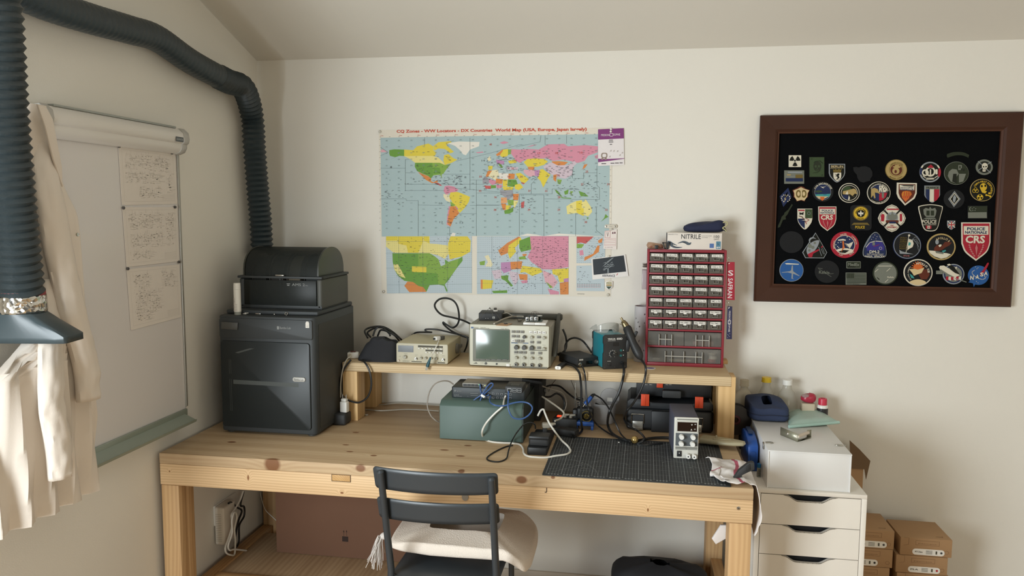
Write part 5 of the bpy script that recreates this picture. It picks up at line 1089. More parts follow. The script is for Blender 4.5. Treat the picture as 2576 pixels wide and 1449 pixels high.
p0, p1 = qs(1472, 1017, -.24), qs(1490, 996, -.23); ir = thing('soldering_iron', 'soldering iron with blue handle resting in the stand', 'soldering iron', tuple(p0))
b = MB(); e = p1-p0; b.loft([(e*0, .0085), (e*.15, .0095), (e*.5, .0085), (e*.9, .0075)], 16); b.build('handle', M_bst, ir)
b = MB(); b.loft([(e*.905, .0078), (e*1.12, .006), (e*1.2+Vector((.006, 0, 0)), .0035)], 14); b.build('cable_boot', M_blk, ir)
b = MB(); b.loft([(e*-.01, .004), (e*-.5, .0022)], 10); b.build('tip', M_chr, ir)
a, c = qs(1447, 1018, -.16), qs(1446, 961, -.16); b = MB(); b.loft([((a.x, -.16, T+.0005), .0022), (Vector((a.x, -.16, c.z-.006)), .0022), (Vector((c.x, -.16, c.z)), .0004)], 10); one('metal_probe', b, mat('probe_steel', '#8C8981', .3, .8), 'thin upright metal rod standing behind the soldering stand', 'rod', (a.x, -.16, T))
# plastic tub
tp = thing('plastic_tub', 'translucent plastic tub with a loose lid between the soldering stand and toolbox', 'tub', (qs(1517, 1070, -.15).x, -.145, T))
M_tub = mat('tub_plastic', '#C6C5C6', .3, alpha=.55); wt = .052
b = MB(); b.lathe([(0, .001), (wt*.86, .001), (wt*.88, .004), (wt*1.0, .078), (wt*1.06, .079), (wt*1.06, .084), (wt*.98, .084)], 40); b.build('tub_wall', M_tub, tp)
b = MB(); b.lathe([(0, .0), (wt*1.04, .0), (wt*1.06, -.004), (wt*1.06, .006)], 40, Matrix.Translation((.024, .046, .092)) @ Matrix.Rotation(1.2, 4, 'X') @ Matrix.Scale(.72, 4)); b.mat(1).flat(rrect(.03, .022, .002, 2, 0, -.012), .004, Matrix.Translation((.024, .046, .092)) @ Matrix.Rotation(1.2, 4, 'X') @ Matrix.Scale(.72, 4)); b.build('lid', [M_tub, M_wht], tp)
a, c = qs(1498, 1015, -.15), qs(1530, 1030, -.13); b = MB(); b.loft([(a, .004), (a.lerp(c, .5), .0042), (c, .0035), (c+Vector((.01, 0, -.02)), .003)], 12); one('marker_pen', b, M_blk, 'black pen leaning in the translucent tub', 'pen', tuple(a))

# ---------------------------------------------------------------- toolboxes
M_tb = mat('toolbox_black', '#17191C', .5, vary=.1); M_or = mat('latch_orange', '#D9481F', .45); M_lat = mat('latch_steel', '#A3A19B', .35, .7)
YT = -.245; tb = thing('toolbox', 'black toolbox with two orange latches under the right end of the shelf', 'toolbox', (1.823, -.14, T))
G = zoom(YT, 1500, 950, 7.156)
bx0, bx1 = 1.652, 1.990; zb1 = G(700, 545)[1]
b = MB(); b.box(bx0, bx1, YT, -.035, T+.001, zb1, .014, 3); bw(b, 'body', M_tb, tb)
Ft = FR(0, YT, 0)
lid = [(bx0+.004, zb1+.001), (bx1-.004, zb1+.001), (bx1-.004, zb1+.024), (bx1-.016, zb1+.036), (bx1-.06, zb1+.036), (bx1-.09, zb1+.024), (bx0+.10, zb1+.026), (bx0+.07, zb1+.038), (bx0+.016, zb1+.038), (bx0+.004, zb1+.026)]
b = MB(); b.prism(lid, -.20, .004, Ft, .003); bw(b, 'lid', mat('toolbox_lid', '#1D2024', .5), tb)
b = MB(); a, c = G(1190, 370), G(1530, 255); b.prism(rrect(c[0]-a[0], c[1]-a[1], .004, 3, (a[0]+c[0])/2, (a[1]+c[1])/2), -.032, -.008, Ft, .002); bw(b, 'carry_handle', M_blk2, tb)
for u0, u1, v0, v1 in ((802, 955, 290, 495), (1770, 1925, 340, 535)):
    a, c = G(u0, v1), G(u1, v0); b = MB(); b.prism(rrect(c[0]-a[0], c[1]-a[1], .0015, 2, (a[0]+c[0])/2, (a[1]+c[1])/2), .0045, .012, Ft, .0015)
    b.box((a[0]+c[0])/2-.002, (a[0]+c[0])/2+.002, YT-.0135, YT-.0118, a[1]+.004, c[1]-.004, .0006); bw(b, 'orange_latch', M_or, tb)
for u0, u1, v0, v1 in ((632, 856, 660, 925), (1700, 1915, 730, 990)):
    a, c = G(u0, v1), G(u1, v0); m_ = (a[1]+c[1])/2+.004
    b = MB(); b.box(a[0]+.004, c[0]-.003, YT-.007, YT-.0004, a[1], m_, .001); b.box(a[0]+.007, c[0]-.006, YT-.009, YT-.0068, a[1]+.006, a[1]+.010, .001); lt = bw(b, 'metal_latch', M_lat, tb)
    b = MB(); b.tube([(a[0], YT-.004, m_-.010), (a[0], YT-.004, c[1]-.004), (a[0]+.004, YT-.004, c[1]), (c[0]-.004, YT-.004, c[1]), (c[0], YT-.004, c[1]-.004), (c[0], YT-.004, m_-.010)], .0012, 6, 4); bw(b, 'wire_bail', M_chr, lt)
b = MB(); a, c = G(985, 985), G(1190, 570); b.box(a[0], c[0]+.06, YT-.016, YT-.0005, T+.0005, c[1]-.005, .004); bw(b, 'front_rib', M_tb, tb)
YU = -.205; G2 = zoom(YU, 1500, 950, 7.156); u0 = G2(722, 200)[0]; z0 = zb1+.0395
ut = thing('upper_toolbox', 'black tool case with one orange latch stacked on the toolbox against the shelf underside', 'toolbox', ((u0+1.985)/2, -.1, z0))
b = MB(); b.box(u0, 1.982, YU, -.03, z0, S-.041, .006); bw(b, 'body', M_tb, ut)
a, c = G2(1085, 172), G2(1200, 100); b = MB(); b.box(a[0], c[0], YU-.008, YU-.0004, a[1], min(c[1], S-.041), .001); bw(b, 'orange_latch', M_or, ut)
for u in (880, 960, 1250, 1310): x, z = G2(u, 125); b = MB(); b.box(x, x+.010, YU-.002, YU-.0004, z-.0015, z+.0015, .0004); bw(b, 'bright_screw', M_lat, ut)

# ---------------------------------------------------------------- bench power supply
zm = T+.0036
a0, b0, c0 = atz(1694, 1152.5, zm), atz(1755.5, 1155, zm), atz(1667, 1098, zm)
dd = b0-a0; yaw = math.atan2(dd.y, dd.x); w = dd.length; nn = Vector((-sin(yaw), cos(yaw), 0)); d = .205
ctr = a0+dd/2+nn*d/2; ctr.z = zm
su = thing('bench_power_supply', 'grey bench power supply with white front standing on the cutting mat', 'power supply', tuple(ctr), yaw)
hps = .146; M_psg = mat('supply_grey', '#4B4E5E', .5); M_psw = mat('supply_front', '#CFCDC4', .45)
b = MB(); b.box(-w/2+.001, w/2-.001, -d/2+.004, d/2, .004, hps-.001, .0015); b.build('case', M_psg, su)
for x in (-w/2+.012, w/2-.012):
    for y in (-d/2+.02, d/2-.02): b = MB(); b.cyl((x, y, 0), (x, y, .0042), .006); b.build('foot', M_blk, su)
Fp = FR(0, -d/2, 0); b = MB(); b.prism(rrect(w, hps, .004, 3, 0, hps/2+.0005), -.006, .001, Fp, .0015); pf = b.build('front_panel', M_psw, su)
gp = lambda u, v: (-w/2+(u-1512)/(1773-1512)*w, hps*(1-(v-560)/(1000-560)))
def pr_(u0, u1, v0, v1): a, c = gp(u0, v1), gp(u1, v0); return rrect(c[0]-a[0], c[1]-a[1], .001, 2, (a[0]+c[0])/2, (a[1]+c[1])/2)
b = MB(); b.prism(pr_(1532, 1765, 595, 715), .0012, .004, Fp, .001); b.build('display_frame', mat('frame_silver', '#C4C2BA', .35), pf)
b = MB(); b.prism(pr_(1545, 1752, 605, 703), .0042, .0046, Fp); b.build('display', mat('display_red_black', '#1A0B0A', .1), pf)
b = MB()
for t, u, v in (('V', 1698, 632), ('A', 1694, 683)): p = gp(u, v); b.text(t, p[0]-.0028, p[0]+.0028, p[1]-.003, p[1]+.003, .0048, Fp, bold=.03)
for t, u, v in (('CV', 1734, 625), ('CC', 1730, 677)): p = gp(u, v); b.text(t, p[0]-.0028, p[0]+.0028, p[1]-.0018, p[1]+.0018, .0048, Fp, bold=.02)
b.build('display_lettering', M_ink3, pf)
b = MB(); b.prism(pr_(1530, 1765, 725, 862), .0012, .0018, Fp); b.build('knob_field', mat('field_grey', '#55595C', .5), pf)
MB().prism(pr_(1540, 1760, 573, 585), .0012, .0016, Fp).build('top_slot', mat('groove_grey', '#7A7972', .6), pf)
b = MB(); b.prism(pr_(1638, 1657, 872, 903), .0012, .0014, Fp)
for u0, u1, v0, v1 in ((1530, 1640, 872, 893), (1655, 1765, 872, 893), (1530, 1640, 896, 903), (1655, 1765, 896, 903)): b.prism(pr_(u0, u1, v0, v1), .0012, .0016, Fp)
b.build('groove', mat('groove_grey', '#7A7972', .6), pf)
for u, v in ((1590, 760), (1712, 760), (1588, 833), (1708, 833)): p = gp(u, v); b = MB(); b.lathe([(0, .019), (.0075, .019), (.0082, .0175), (.0088, .002)], 24, FR(p[0], -d/2, p[1])); b.build('knob', M_wht, pf)
b = MB(); b.prism(pr_(1547, 1597, 915, 977), .0012, .004, Fp, .0008); b.mat(1).rect(gp(1572, 940)[0]-.001, gp(1572, 940)[0]+.001, gp(1572, 940)[1]-.002, gp(1572, 940)[1]+.002, .0042, Fp); b.build('rocker_switch', [M_blk, M_ink3], pf)
for u, v in ((1665, 963), (1728, 965)): p = gp(u, v); b = MB(); b.lathe([(.0026, .012), (.0026, .018), (.0075, .018), (.008, .012), (.0085, .002)], 22, FR(p[0], -d/2, p[1])); b.mat(1).lathe([(0, .0165), (.0026, .0165)], 12, FR(p[0], -d/2, p[1])); b.build('terminal', [M_wht, M_blk], pf)
# beige plastic shell overhanging the bench end
M_shl = mat('shell_beige', '#A59C80', .4)
a, e = atz(1762, 1108, T+.012), atz(1876, 1120, T+.022)
b = MB(); L_ = e-a; L_.z = 0; L_ = L_*1.0; n_ = Vector((-L_.y, L_.x, 0)).normalized(); rings = 26
def shell(u, v):
    t = v; w_ = .042*(1-max(0, t-.55)**2*3.2) if t < .97 else .012; h_ = .028*(1-.45*t); an = 2*pi*u
    s_ = math.copysign(abs(sin(an))**.7, sin(an)); c_ = math.copysign(abs(cos(an))**.8, cos(an)); k = 1 if 0 < t < 1 else .05
    q_ = a+L_*t+n_*(w_*c_*k*.8); return (q_.x, q_.y, T+.0185+.008*t+h_/2*s_*k)
b.grid(shell, 28, rings, None, True); sh_ = thing('plastic_shell', 'beige plastic shell lying across the right rear corner of the cutting mat', 'plastic shell', tuple(a.lerp(e, .5)))
bw(b, 'shell', M_shl, sh_)
b = MB(); p = atz(1802, 1100, T+.036); b.box(p.x-.003, p.x+.003, p.y-.001, p.y+.003, p.z-.008, p.z+.008, .001); p2 = atz(1815, 1106, T+.033); b.box(p2.x-.03, p2.x+.035, p2.y+.002, p2.y+.006, p2.z-.004, p2.z+.002, .001); bw(b, 'upper_ridge', M_shl, sh_)
# brass ball and cables lying behind the mat
p = atz(1596, 1117, T+.003); bl = one('glass_ball', MB().sphere((p.x, p.y+.006, T+.0175), .0143), mat('amber', '#B79A5C', .12, .55, coat=.6), 'small amber shiny ball at the back edge of the cutting mat', 'ball', (p.x, p.y+.006, T+.0175))
zc_ = T+.0075
gA = lambda u, v: (1180+u/3.294, 740+v/3.294)
C_ = lambda pts, tail: [aty(*gA(u, v), Y) for u, v, Y in pts]+[atz(*gA(u, v), z) for u, v, z in tail]
cable('iron_lead', [so_plug]+C_([(955, 640, SY-.012), (965, 720, SY-.012), (975, 870, -.335), (1000, 980, -.36)], [(1055, 1075, T+.022), (1150, 1148, zc_), (1250, 1196, zc_+.001), (1330, 1226, zc_), (1345, 1240, zc_)]), .0032, M_cab, 'black lead hanging from the soldering controller down to the mat, left of the thicker hose')
cable('power_lead', [atz(*gA(792, 545), S+.008), atz(*gA(800, 572), S+.008), atz(*gA(868, 598), S+.008)]+C_([(912, 650, SY-.016), (925, 720, SY-.016), (930, 800, -.33), (928, 940, -.335), (930, 1060, -.345)], [(938, 1120, T+.012), (915, 1155, T+.006), (880, 1170, T+.0105), (850, 1166, T+.018)]), .0046, M_cab, 'thick black lead hanging in front of the soldering stand')
cable('air_hose', [hs_out]+C_([(1284, 640, SY-.014), (1270, 720, SY-.014), (1240, 820, -.33), (1195, 905, -.34), (1160, 985, -.36)], [(1148, 1070, T+.028), (1172, 1135, T+.0105), (1225, 1180, zc_+.006), (1290, 1205, zc_+.007), (1380, 1214, zc_+.004), (1500, 1195, zc_), (1600, 1188, zc_), (1680, 1192, zc_)]), .0050, M_cab, 'black air hose dropping from the teal station front and running behind the mat')
pg = Vector(gn.location)+along(g2, g3, 1.04)
cable('gun_lead', [pg]+C_([(1462, 600, SY-.016), (1458, 690, SY-.018), (1425, 790, -.335), (1370, 890, -.35), (1310, 965, -.385)], [(1284, 1025, T+.05), (1320, 1090, T+.03), (1400, 1135, T+.012), (1450, 1185, zc_+.018), (1440, 1216, zc_+.012), (1392, 1245, zc_-.002), (1480, 1249, zc_-.002), (1600, 1236, zc_-.002)]), .0044, M_cab, 'black lead from the hot air gun hanging over the toolbox to the mat')
cable('handle_lead', [p1+(p1-p0)*.2]+C_([(1075, 852, -.23), (1110, 880, -.25), (1160, 950, -.29), (1210, 1060, -.35)], [(1260, 1160, T+.02), (1320, 1215, zc_+.012), (1350, 1226, zc_+.008)]), .0030, M_cab, 'black lead from the blue soldering iron handle curving down to the mat')
p = atz(1557, 1114, T+.003); one('white_crumb', MB().box(p.x-.003, p.x+.002, p.y-.003, p.y+.003, T+.0034, T+.0065, .001), M_wht, 'tiny white crumb at the back of the cutting mat', 'crumb', (p.x, p.y, T+.0034))
# wires along the wall at the left, below the shelf
cable('white_wall_cable', [qs(916, 1016, -.05), qs(945, 1020, -.05), qs(1000, 1014, -.03), qs(1060, 1017, -.03), qs(1110, 1020, -.03)], .0028, M_gry, 'pale cable running along the wall under the shelf, upper one')
cable('white_wall_cable', [atz(918, 1030, T+.003), atz(960, 1033, T+.003), atz(1020, 1030, T+.003), atz(1075, 1032, T+.003), atz(1104, 1034, T+.003)], .0026, M_gry, 'pale cable lying on the bench top under the shelf, lower one')
p = atz(920, 1045, T); one('cable_clip', MB().box(p.x-.012, p.x+.010, p.y-.006, p.y+.006, T+.0003, T+.006, .002), M_gry, 'small pale clip lying behind the front left post of the shelf', 'clip', (p.x, p.y, T))
# ---------------------------------------------------------------- white drawer unit at the right
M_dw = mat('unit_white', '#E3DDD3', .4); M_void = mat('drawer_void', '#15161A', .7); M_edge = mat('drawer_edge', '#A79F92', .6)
AX0, AX1, AY, AZT = 2.100, 2.460, -.610, .700
dk = thing('drawer_unit', 'white drawer unit with cut-out handles standing right of the workbench', 'drawer unit', ((AX0+AX1)/2, -.32, 0))
b = MB(); b.box(AX0, AX1, AY, -.03, AZT-.0135, AZT, .0008); b.box(AX0, AX0+.0165, AY, -.03, .02, AZT-.0138, .0008); b.box(AX1-.0165, AX1, AY, -.03, .02, AZT-.0138, .0008); b.box(AX0+.017, AX1-.017, -.05, -.035, .03, AZT-.014); b.box(AX0+.017, AX1-.017, AY+.02, -.05, .04, .055)
for x in (AX0+.03, AX1-.03):
    for y in (AY+.05, -.08): b.cyl((x, y, 0), (x, y, .0205), .018)
bw(b, 'carcass', M_dw, dk)
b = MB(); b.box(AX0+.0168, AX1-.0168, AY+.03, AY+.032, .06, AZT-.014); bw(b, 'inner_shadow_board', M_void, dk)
ztop = AZT-.0165
for i in range(6):
    z1 = ztop-i*.107; z0 = z1-.1045; xa, xb = AX0+.0185, AX1-.0185; c = (xa+xb)/2
    poly = [(xa, z0), (xb, z0), (xb, z1), (c+.085, z1)]+[(p.x, p.y) for p in spline([(c+.085, z1, 0), (c+.066, z1-.004, 0), (c+.044, z1-.017, 0), (c+.028, z1-.0205, 0), (c-.028, z1-.0205, 0), (c-.048, z1-.0175, 0), (c-.07, z1-.004, 0), (c-.088, z1, 0)], 4)][1:]+[(xa, z1)]
    b = MB(); b.prism(poly, -.012, 0, FR(0, AY+.001, 0)); dd_ = bw(b, 'drawer', M_dw, dk)
    lip = [(p.x, p.y) for p in spline([(c+.085, z1, 0), (c+.066, z1-.004, 0), (c+.044, z1-.017, 0), (c+.028, z1-.0205, 0), (c-.028, z1-.0205, 0), (c-.048, z1-.0175, 0), (c-.07, z1-.004, 0), (c-.088, z1, 0)], 4)]
    b = MB(); b.line(lip, .0022, 0, FR(0, AY-.0004, 0)); bw(b, 'cutout_edge', M_edge, dd_)
# white box with latches on it
B0 = .7006; a0, b0 = atz(1929, 1226.5, B0), atz(2138.5, 1239.5, B0); dd = b0-a0; yaw = math.atan2(dd.y, dd.x); w = dd.length; nn = Vector((-sin(yaw), cos(yaw), 0)); d = .40; hb_ = .132
ctr = a0+dd/2+nn*d/2
bx = thing('white_latch_box', 'large white box with hinged metal latches standing on the drawer unit', 'box', tuple(ctr), yaw)
M_bw = mat('box_white', '#DDDCDA', .35)
b = MB(); b.box(-w/2, -w/2+.004, -d/2, d/2, 0, hb_-.005, .0006); b.box(w/2-.004, w/2, -d/2, d/2, 0, hb_-.005, .0006); b.box(-w/2+.004, w/2-.004, -d/2+.003, -d/2+.007, 0, hb_-.005, .0006); b.box(-w/2+.004, w/2-.004, d/2-.005, d/2, 0, hb_-.005); b.box(-w/2+.004, w/2-.004, -d/2+.007, d/2-.005, 0, .004); b.build('walls', M_bw, bx)
b = MB(); b.box(-w/2-.001, w/2+.001, -d/2-.001, d/2+.001, hb_-.0048, hb_, .0008); b.build('lid', M_bw, bx)
M_ltc = mat('latch_nickel', '#A8A49A', .3, .9)
for s_ in (-1, 1):
    yl = -d/2+.085 if s_ < 0 else -d/2+.10; x0 = s_*w/2
    b = MB(); Ml = Matrix.Translation((x0, yl, hb_))
    b.prism([(-.004*s_, -.007), (-.022*s_, -.009), (-.030*s_, -.004), (-.030*s_, .004), (-.022*s_, .009), (-.004*s_, .007)], .0003, .003, Ml, .0006); b.cyl((s_*.003, -.009, -.001), (s_*.003, .009, -.001), .0026, M=Ml)
    b.box(min(s_*.0013, s_*.005), max(s_*.0013, s_*.005), -.008, .008, -.022, -.003, .001, M=Ml); b.build('latch', M_ltc, bx)
LZ = B0+hb_+.0006
mwb = Matrix.Translation(ctr) @ Matrix.Rotation(yaw, 4, 'Z')
# navy pouch on the box
p0, p1 = atz(1893, 1060, LZ), atz(1984, 1070, LZ); cx, cy = (p0.x+p1.x)/2-.004, p0.y+.062
def npz(u, v):
    a = 2*pi*u; s_ = lambda k, e: math.copysign(abs(k)**e, k)
    prof = ((1-abs(2*v-1)**4.5)**.5) if 0 < v < 1 else .0
    x = .073*s_(cos(a), .42)*(.82+.18*prof)+.01*(v-.5)*0; y = .062*s_(sin(a), .5)*(.82+.18*prof)
    tilt = .034*(y+.062)/.124
    if v in (0, 1): x *= .3; y *= .3
    return (cx+x-.02*(y/.062)*.6, cy+y, LZ+.001+.052*v+tilt*(1 if v > .5 else .0)+.003*sin(x*60+1)*v)
np2 = thing('navy_zip_pouch', 'navy blue padded pouch lying on the back left of the white box', 'pouch', (cx, cy, LZ))
bw(MB().grid(npz, 44, 20, None, True), 'pouch_body', mat('navy_pad', '#2B3652', .85, bump=.5, bscale=500), np2)
b = MB(); b.tube([Vector(npz(t, .50))*1.0+Vector((0, -.0012, 0)) for t in [.5+.5*k/20 for k in range(21)]], .0018, 6, 2); bw(b, 'seam_piping', mat('navy_seam', '#1B2236', .8), np2)
# pale green bubble mailer
q0, q1, q2, q3_ = atz(1984, 1072, LZ+.006), atz(2110, 1061, LZ+.012), atz(2052, 1019, LZ+.02), atz(1984, 1022, LZ+.02)
def mail(u, v):
    a_ = q0.lerp(q1, u); c_ = Vector((q3_.x, -.045, 0)).lerp(Vector((q2.x, -.045, 0)), u); p = Vector((a_.x, a_.y, 0)).lerp(c_, v)
    z = LZ+.004+.014*(1-abs(2*u-1)**4)*(1-abs(2*v-1)**6)+(.012*max(0, 1-v/.14)**1.0 if v < .14 else 0)*0+.006*u
    return (p.x, p.y, z+.0006*sin(u*70)*sin(v*80))
ml = thing('bubble_mailer', 'pale green bubble mailer lying on the white box beside the navy pouch', 'envelope', tuple(Vector(mail(.5, .5))-Vector((0, 0, .015))))
M_mint = mat('mailer_mint', '#A6C2B8', .35, bump=.5, bscale=130)
bw(MB().grid(mail, 46, 40), 'envelope', M_mint, ml, solid=.004)
b = MB(); rim = [Vector(mail(u/12, 0))+Vector((0, -.004, .001)) for u in range(13)]; b.loft([(p, .0062) for p in rim], 12); bw(b, 'folded_flap', mat('mailer_flap', '#A6C6BC', .25, bump=.8, bscale=90), ml)
# bent metal bracket
br = thing('metal_bracket', 'bent grey metal bracket with white spacer standing on the white box lid', 'bracket', tuple(atz(2005, 1110, LZ)))
M_brk = mat('bracket_zinc', '#9C9A88', .4, .6)
A_, B2, C2 = atz(1963, 1094, LZ), atz(2007, 1112, LZ), atz(2040, 1102, LZ)
up = Vector((0, 0, .030))
b = MB(); b.add([A_, B2, B2+up*.95, A_+up*1.0], [(0, 1, 2, 3)]); b.add([B2, C2, C2+Vector((.006, .022, 0)), B2+Vector((.002, .026, 0))], [(0, 1, 2, 3)])
D2 = C2+Vector((-.012, .012, 0)); b.add([D2, D2+Vector((.016, .006, 0)), D2+Vector((.016, .006, .026)), D2+Vector((0, 0, .026))], [(0, 1, 2, 3)])
b.add([B2, C2, D2+Vector((.016, .006, 0)), D2], [(0, 1, 2, 3)]); bw(b, 'sheet', M_brk, br, solid=.0012)
m1 = A_.lerp(B2, .45)+up*.55; b = MB(); b.sphere(tuple(m1+Vector((-.001, -.003, 0))), .0055, .0045, .0055); bw(b, 'bolt_head', M_chr, br)
m2 = B2.lerp(A_, .03)+up*.62; e2 = D2+Vector((.004, 0, .016)); b = MB(); b.loft([(m2, .006), (e2, .006)], 16); bw(b, 'white_spacer', mat('spacer_white', '#D6C9BA', .5), br)
# blue case and battery on the drawer unit, left of the white box
a0, b0 = atz(1880.5, 1184, .7006), atz(1905, 1184, .7006); w2 = b0.x-a0.x
bc = thing('blue_case', 'blue plastic tool case standing between the workbench and the white box', 'tool case', ((a0.x+b0.x)/2, a0.y+.1, .7006))
z2 = aty(1890, 1112, a0.y).z-.7006
prof = [(0, 0), (.20, 0), (.20, z2*.93), (.17, z2*1.04), (.10, z2*1.10), (.035, z2*1.0), (.004, z2*.88), (0, z2*.8)]
b = MB(); b.prism([(y-.1, z) for y, z in prof], -w2/2, w2/2, Matrix(((0, 0, 1, 0), (1, 0, 0, 0), (0, 1, 0, 0), (0, 0, 0, 1))), .004); b.build('shell', mat('case_blue', '#1C4E9C', .4), bc)
b = MB(); b.prism([(p.x, p.y) for p in spline([(-w2*.28, .004, 0), (-w2*.28, z2*.5, 0), (-w2*.2, z2*.66, 0), (w2*.2, z2*.66, 0), (w2*.28, z2*.5, 0), (w2*.28, .004, 0)], 4)], 0, .003, FR(0, -.1004, 0), .0008); b.build('front_rib', mat('case_blue2', '#1A468C', .4), bc)
b = MB(); b.prism([(-.03, z2*1.105), (-.02, z2*1.16), (.05, z2*1.16), (.06, z2*1.08)], -w2/2+.008, w2/2-.008, Matrix(((0, 0, 1, 0), (1, 0, 0, 0), (0, 1, 0, 0), (0, 0, 0, 1))), .003); b.build('carry_handle', mat('case_dark_blue', '#1B3358', .5), bc)
p = atz(1908.5, 1199, .7006); bt = thing('battery', 'small battery with blue top standing in front of the blue case', 'battery', tuple(p))
b = MB(); b.cyl((0, 0, 0), (0, 0, .034), .0072); b.mat(1)
for k in range(8): b.box(-.004+.001*(k % 2), .004, -.0077, -.0071, .005+k*.0033, .0067+k*.0033)
b.build('wrapper', [mat('battery_steel', '#9DA3A0', .35, .5), M_ink2], bt)
b = MB(); b.cyl((0, 0, .0341), (0, 0, .047), .0072); b.lathe([(.0072, .047), (.003, .0475), (.003, .050), (0, .050)], 16); b.build('blue_top', mat('battery_blue', '#1F6FA5', .35, .3), bt)
# bottles and cans behind the white box
M_bot = mat('bottle_clear', '#DEDBD2', .12, alpha=.3, coat=.5); Yb = -.062
def bottle(px, top, r, prof, capc, capr, caph, lab, body=M_bot):
    t_ = aty(px, top, Yb); h = t_.z-.7006-caph; o = thing('bottle', lab, 'bottle', (t_.x, Yb, .7006), group='plastic bottles behind the white box')
    b = MB(); P_ = [(0, .002), (r*.9, 0), (r, .008)]+[(r*q, h*z) for q, z in prof]+[(capr*.86, h-.012), (capr*.86, h-.001)]; b.lathe(P_, 40); b.build('bottle_body', body, o)
    b = MB(); b.cyl((0, 0, h-.0005), (0, 0, h+caph), capr, n=28); b.lathe([(capr+.001, h-.002), (capr+.001, h+.003)], 28); b.build('cap', capc, o); return o
bottle(1873, 955, .043, [(1, .50), (1.0, .68), (.92, .78), (.70, .86), (.44, .92)], mat('cap_cream', '#B9AE97', .6, bump=.6, bscale=120), .0175, .024, 'grubby cream bottle with crumpled wrapped cap, nearest the workbench', mat('bottle_cream', '#C2B9A6', .4, alpha=.75))
bottle(1928.5, 949, .038, [(1, .5), (1.0, .66), (.90, .76), (.62, .86), (.40, .93)], mat('cap_yellow', '#D8B51E', .4), .0185, .017, 'clear bottle with yellow cap behind the navy pouch')
bottle(1981, 955, .042, [(1, .50), (1.0, .66), (.94, .76), (.72, .86), (.46, .92)], M_wht, .0195, .018, 'clear bottle with white cap behind the navy pouch and mailer')
p = aty(2032, 1001, -.09); rd = thing('red_dispenser', 'red rounded plastic dispenser with clear top behind the mailer', 'dispenser', (p.x, -.09, .7006))
b = MB(); zc0 = p.z-.7006
b.grid(lambda u, v: ((.029*(1-abs(2*v-1)**3)**.5+.0002)*math.copysign(abs(cos(2*pi*u))**.8, cos(2*pi*u))+.004*v, .022*(1-abs(2*v-1)**3)**.5*sin(2*pi*u), zc0-.019+.038*v+.006*cos(2*pi*u)*(v-.5)), 28, 16, None, True); b.build('red_shell', mat('dispenser_red', '#A5293F', .3), rd)
b = MB(); b.sphere((-.010, -.012, zc0+.010), .016, .010, .008); b.build('clear_window', M_clr, rd)
b = MB(); b.box(-.025, .025, -.02, .02, 0, zc0-.019, .004); b.build('carton_base', mat('carton_cream', '#BDB19A', .7), rd)
p = aty(2070, 1002, -.09); sp_ = thing('spray_can', 'black and white spray can with red cap behind the right end of the mailer', 'spray can', (p.x, -.09, .7006)); hc = p.z-.7006
b = MB(); b.lathe([(0, 0), (.0205, 0), (.0212, .004), (.0212, hc-.035), (.0205, hc-.030), (.017, hc-.026), (0, hc-.026)], 30); b.mat(1).lathe([(.0214, hc-.075), (.0214, hc-.038)], 30); b.mat(0); b.build('can', [M_wht, mat('can_black', '#242226', .35)], sp_)
b = MB(); b.lathe([(.0165, hc-.0255), (.0165, hc-.004), (.0150, hc), (.009, hc), (.008, hc-.012), (0, hc-.012)], 26); b.build('cap', mat('cap_red', '#C22A44', .4), sp_)
# dark spool of filament standing behind the shelf post
cx_ = aty(1847, 1053, -.14); ds = thing('dark_spool', 'dark round spool with red core standing behind the shelf right post', 'spool', (2.083, -.142, cx_.z))
rb = .060; b = MB(); b.lathe([(.020, -.0225), (rb, -.0225), (rb, -.019), (rb*.85, -.019), (rb*.85, .019), (rb, .019), (rb, .0225), (.020, .0225)], 44, Matrix.Rotation(pi/2, 4, 'X')); b.build('flanges', mat('spool_dark', '#3A332E', .4), ds)
b = MB(); b.lathe([(.0195, -.021), (.0195, .021), (.011, .021), (.011, -.021), (.0195, -.021)], 30, Matrix.Rotation(pi/2, 4, 'X')); b.build('red_core', mat('core_red', '#521C1E', .5), ds)
b = MB(); b.box(2.102, 2.128, -.165, -.115, .7006, cx_.z-rb*.9, .002); one('black_carton', b, M_blk2, 'small black carton under the dark spool on the drawer unit', 'carton', (2.115, -.12, .7006))

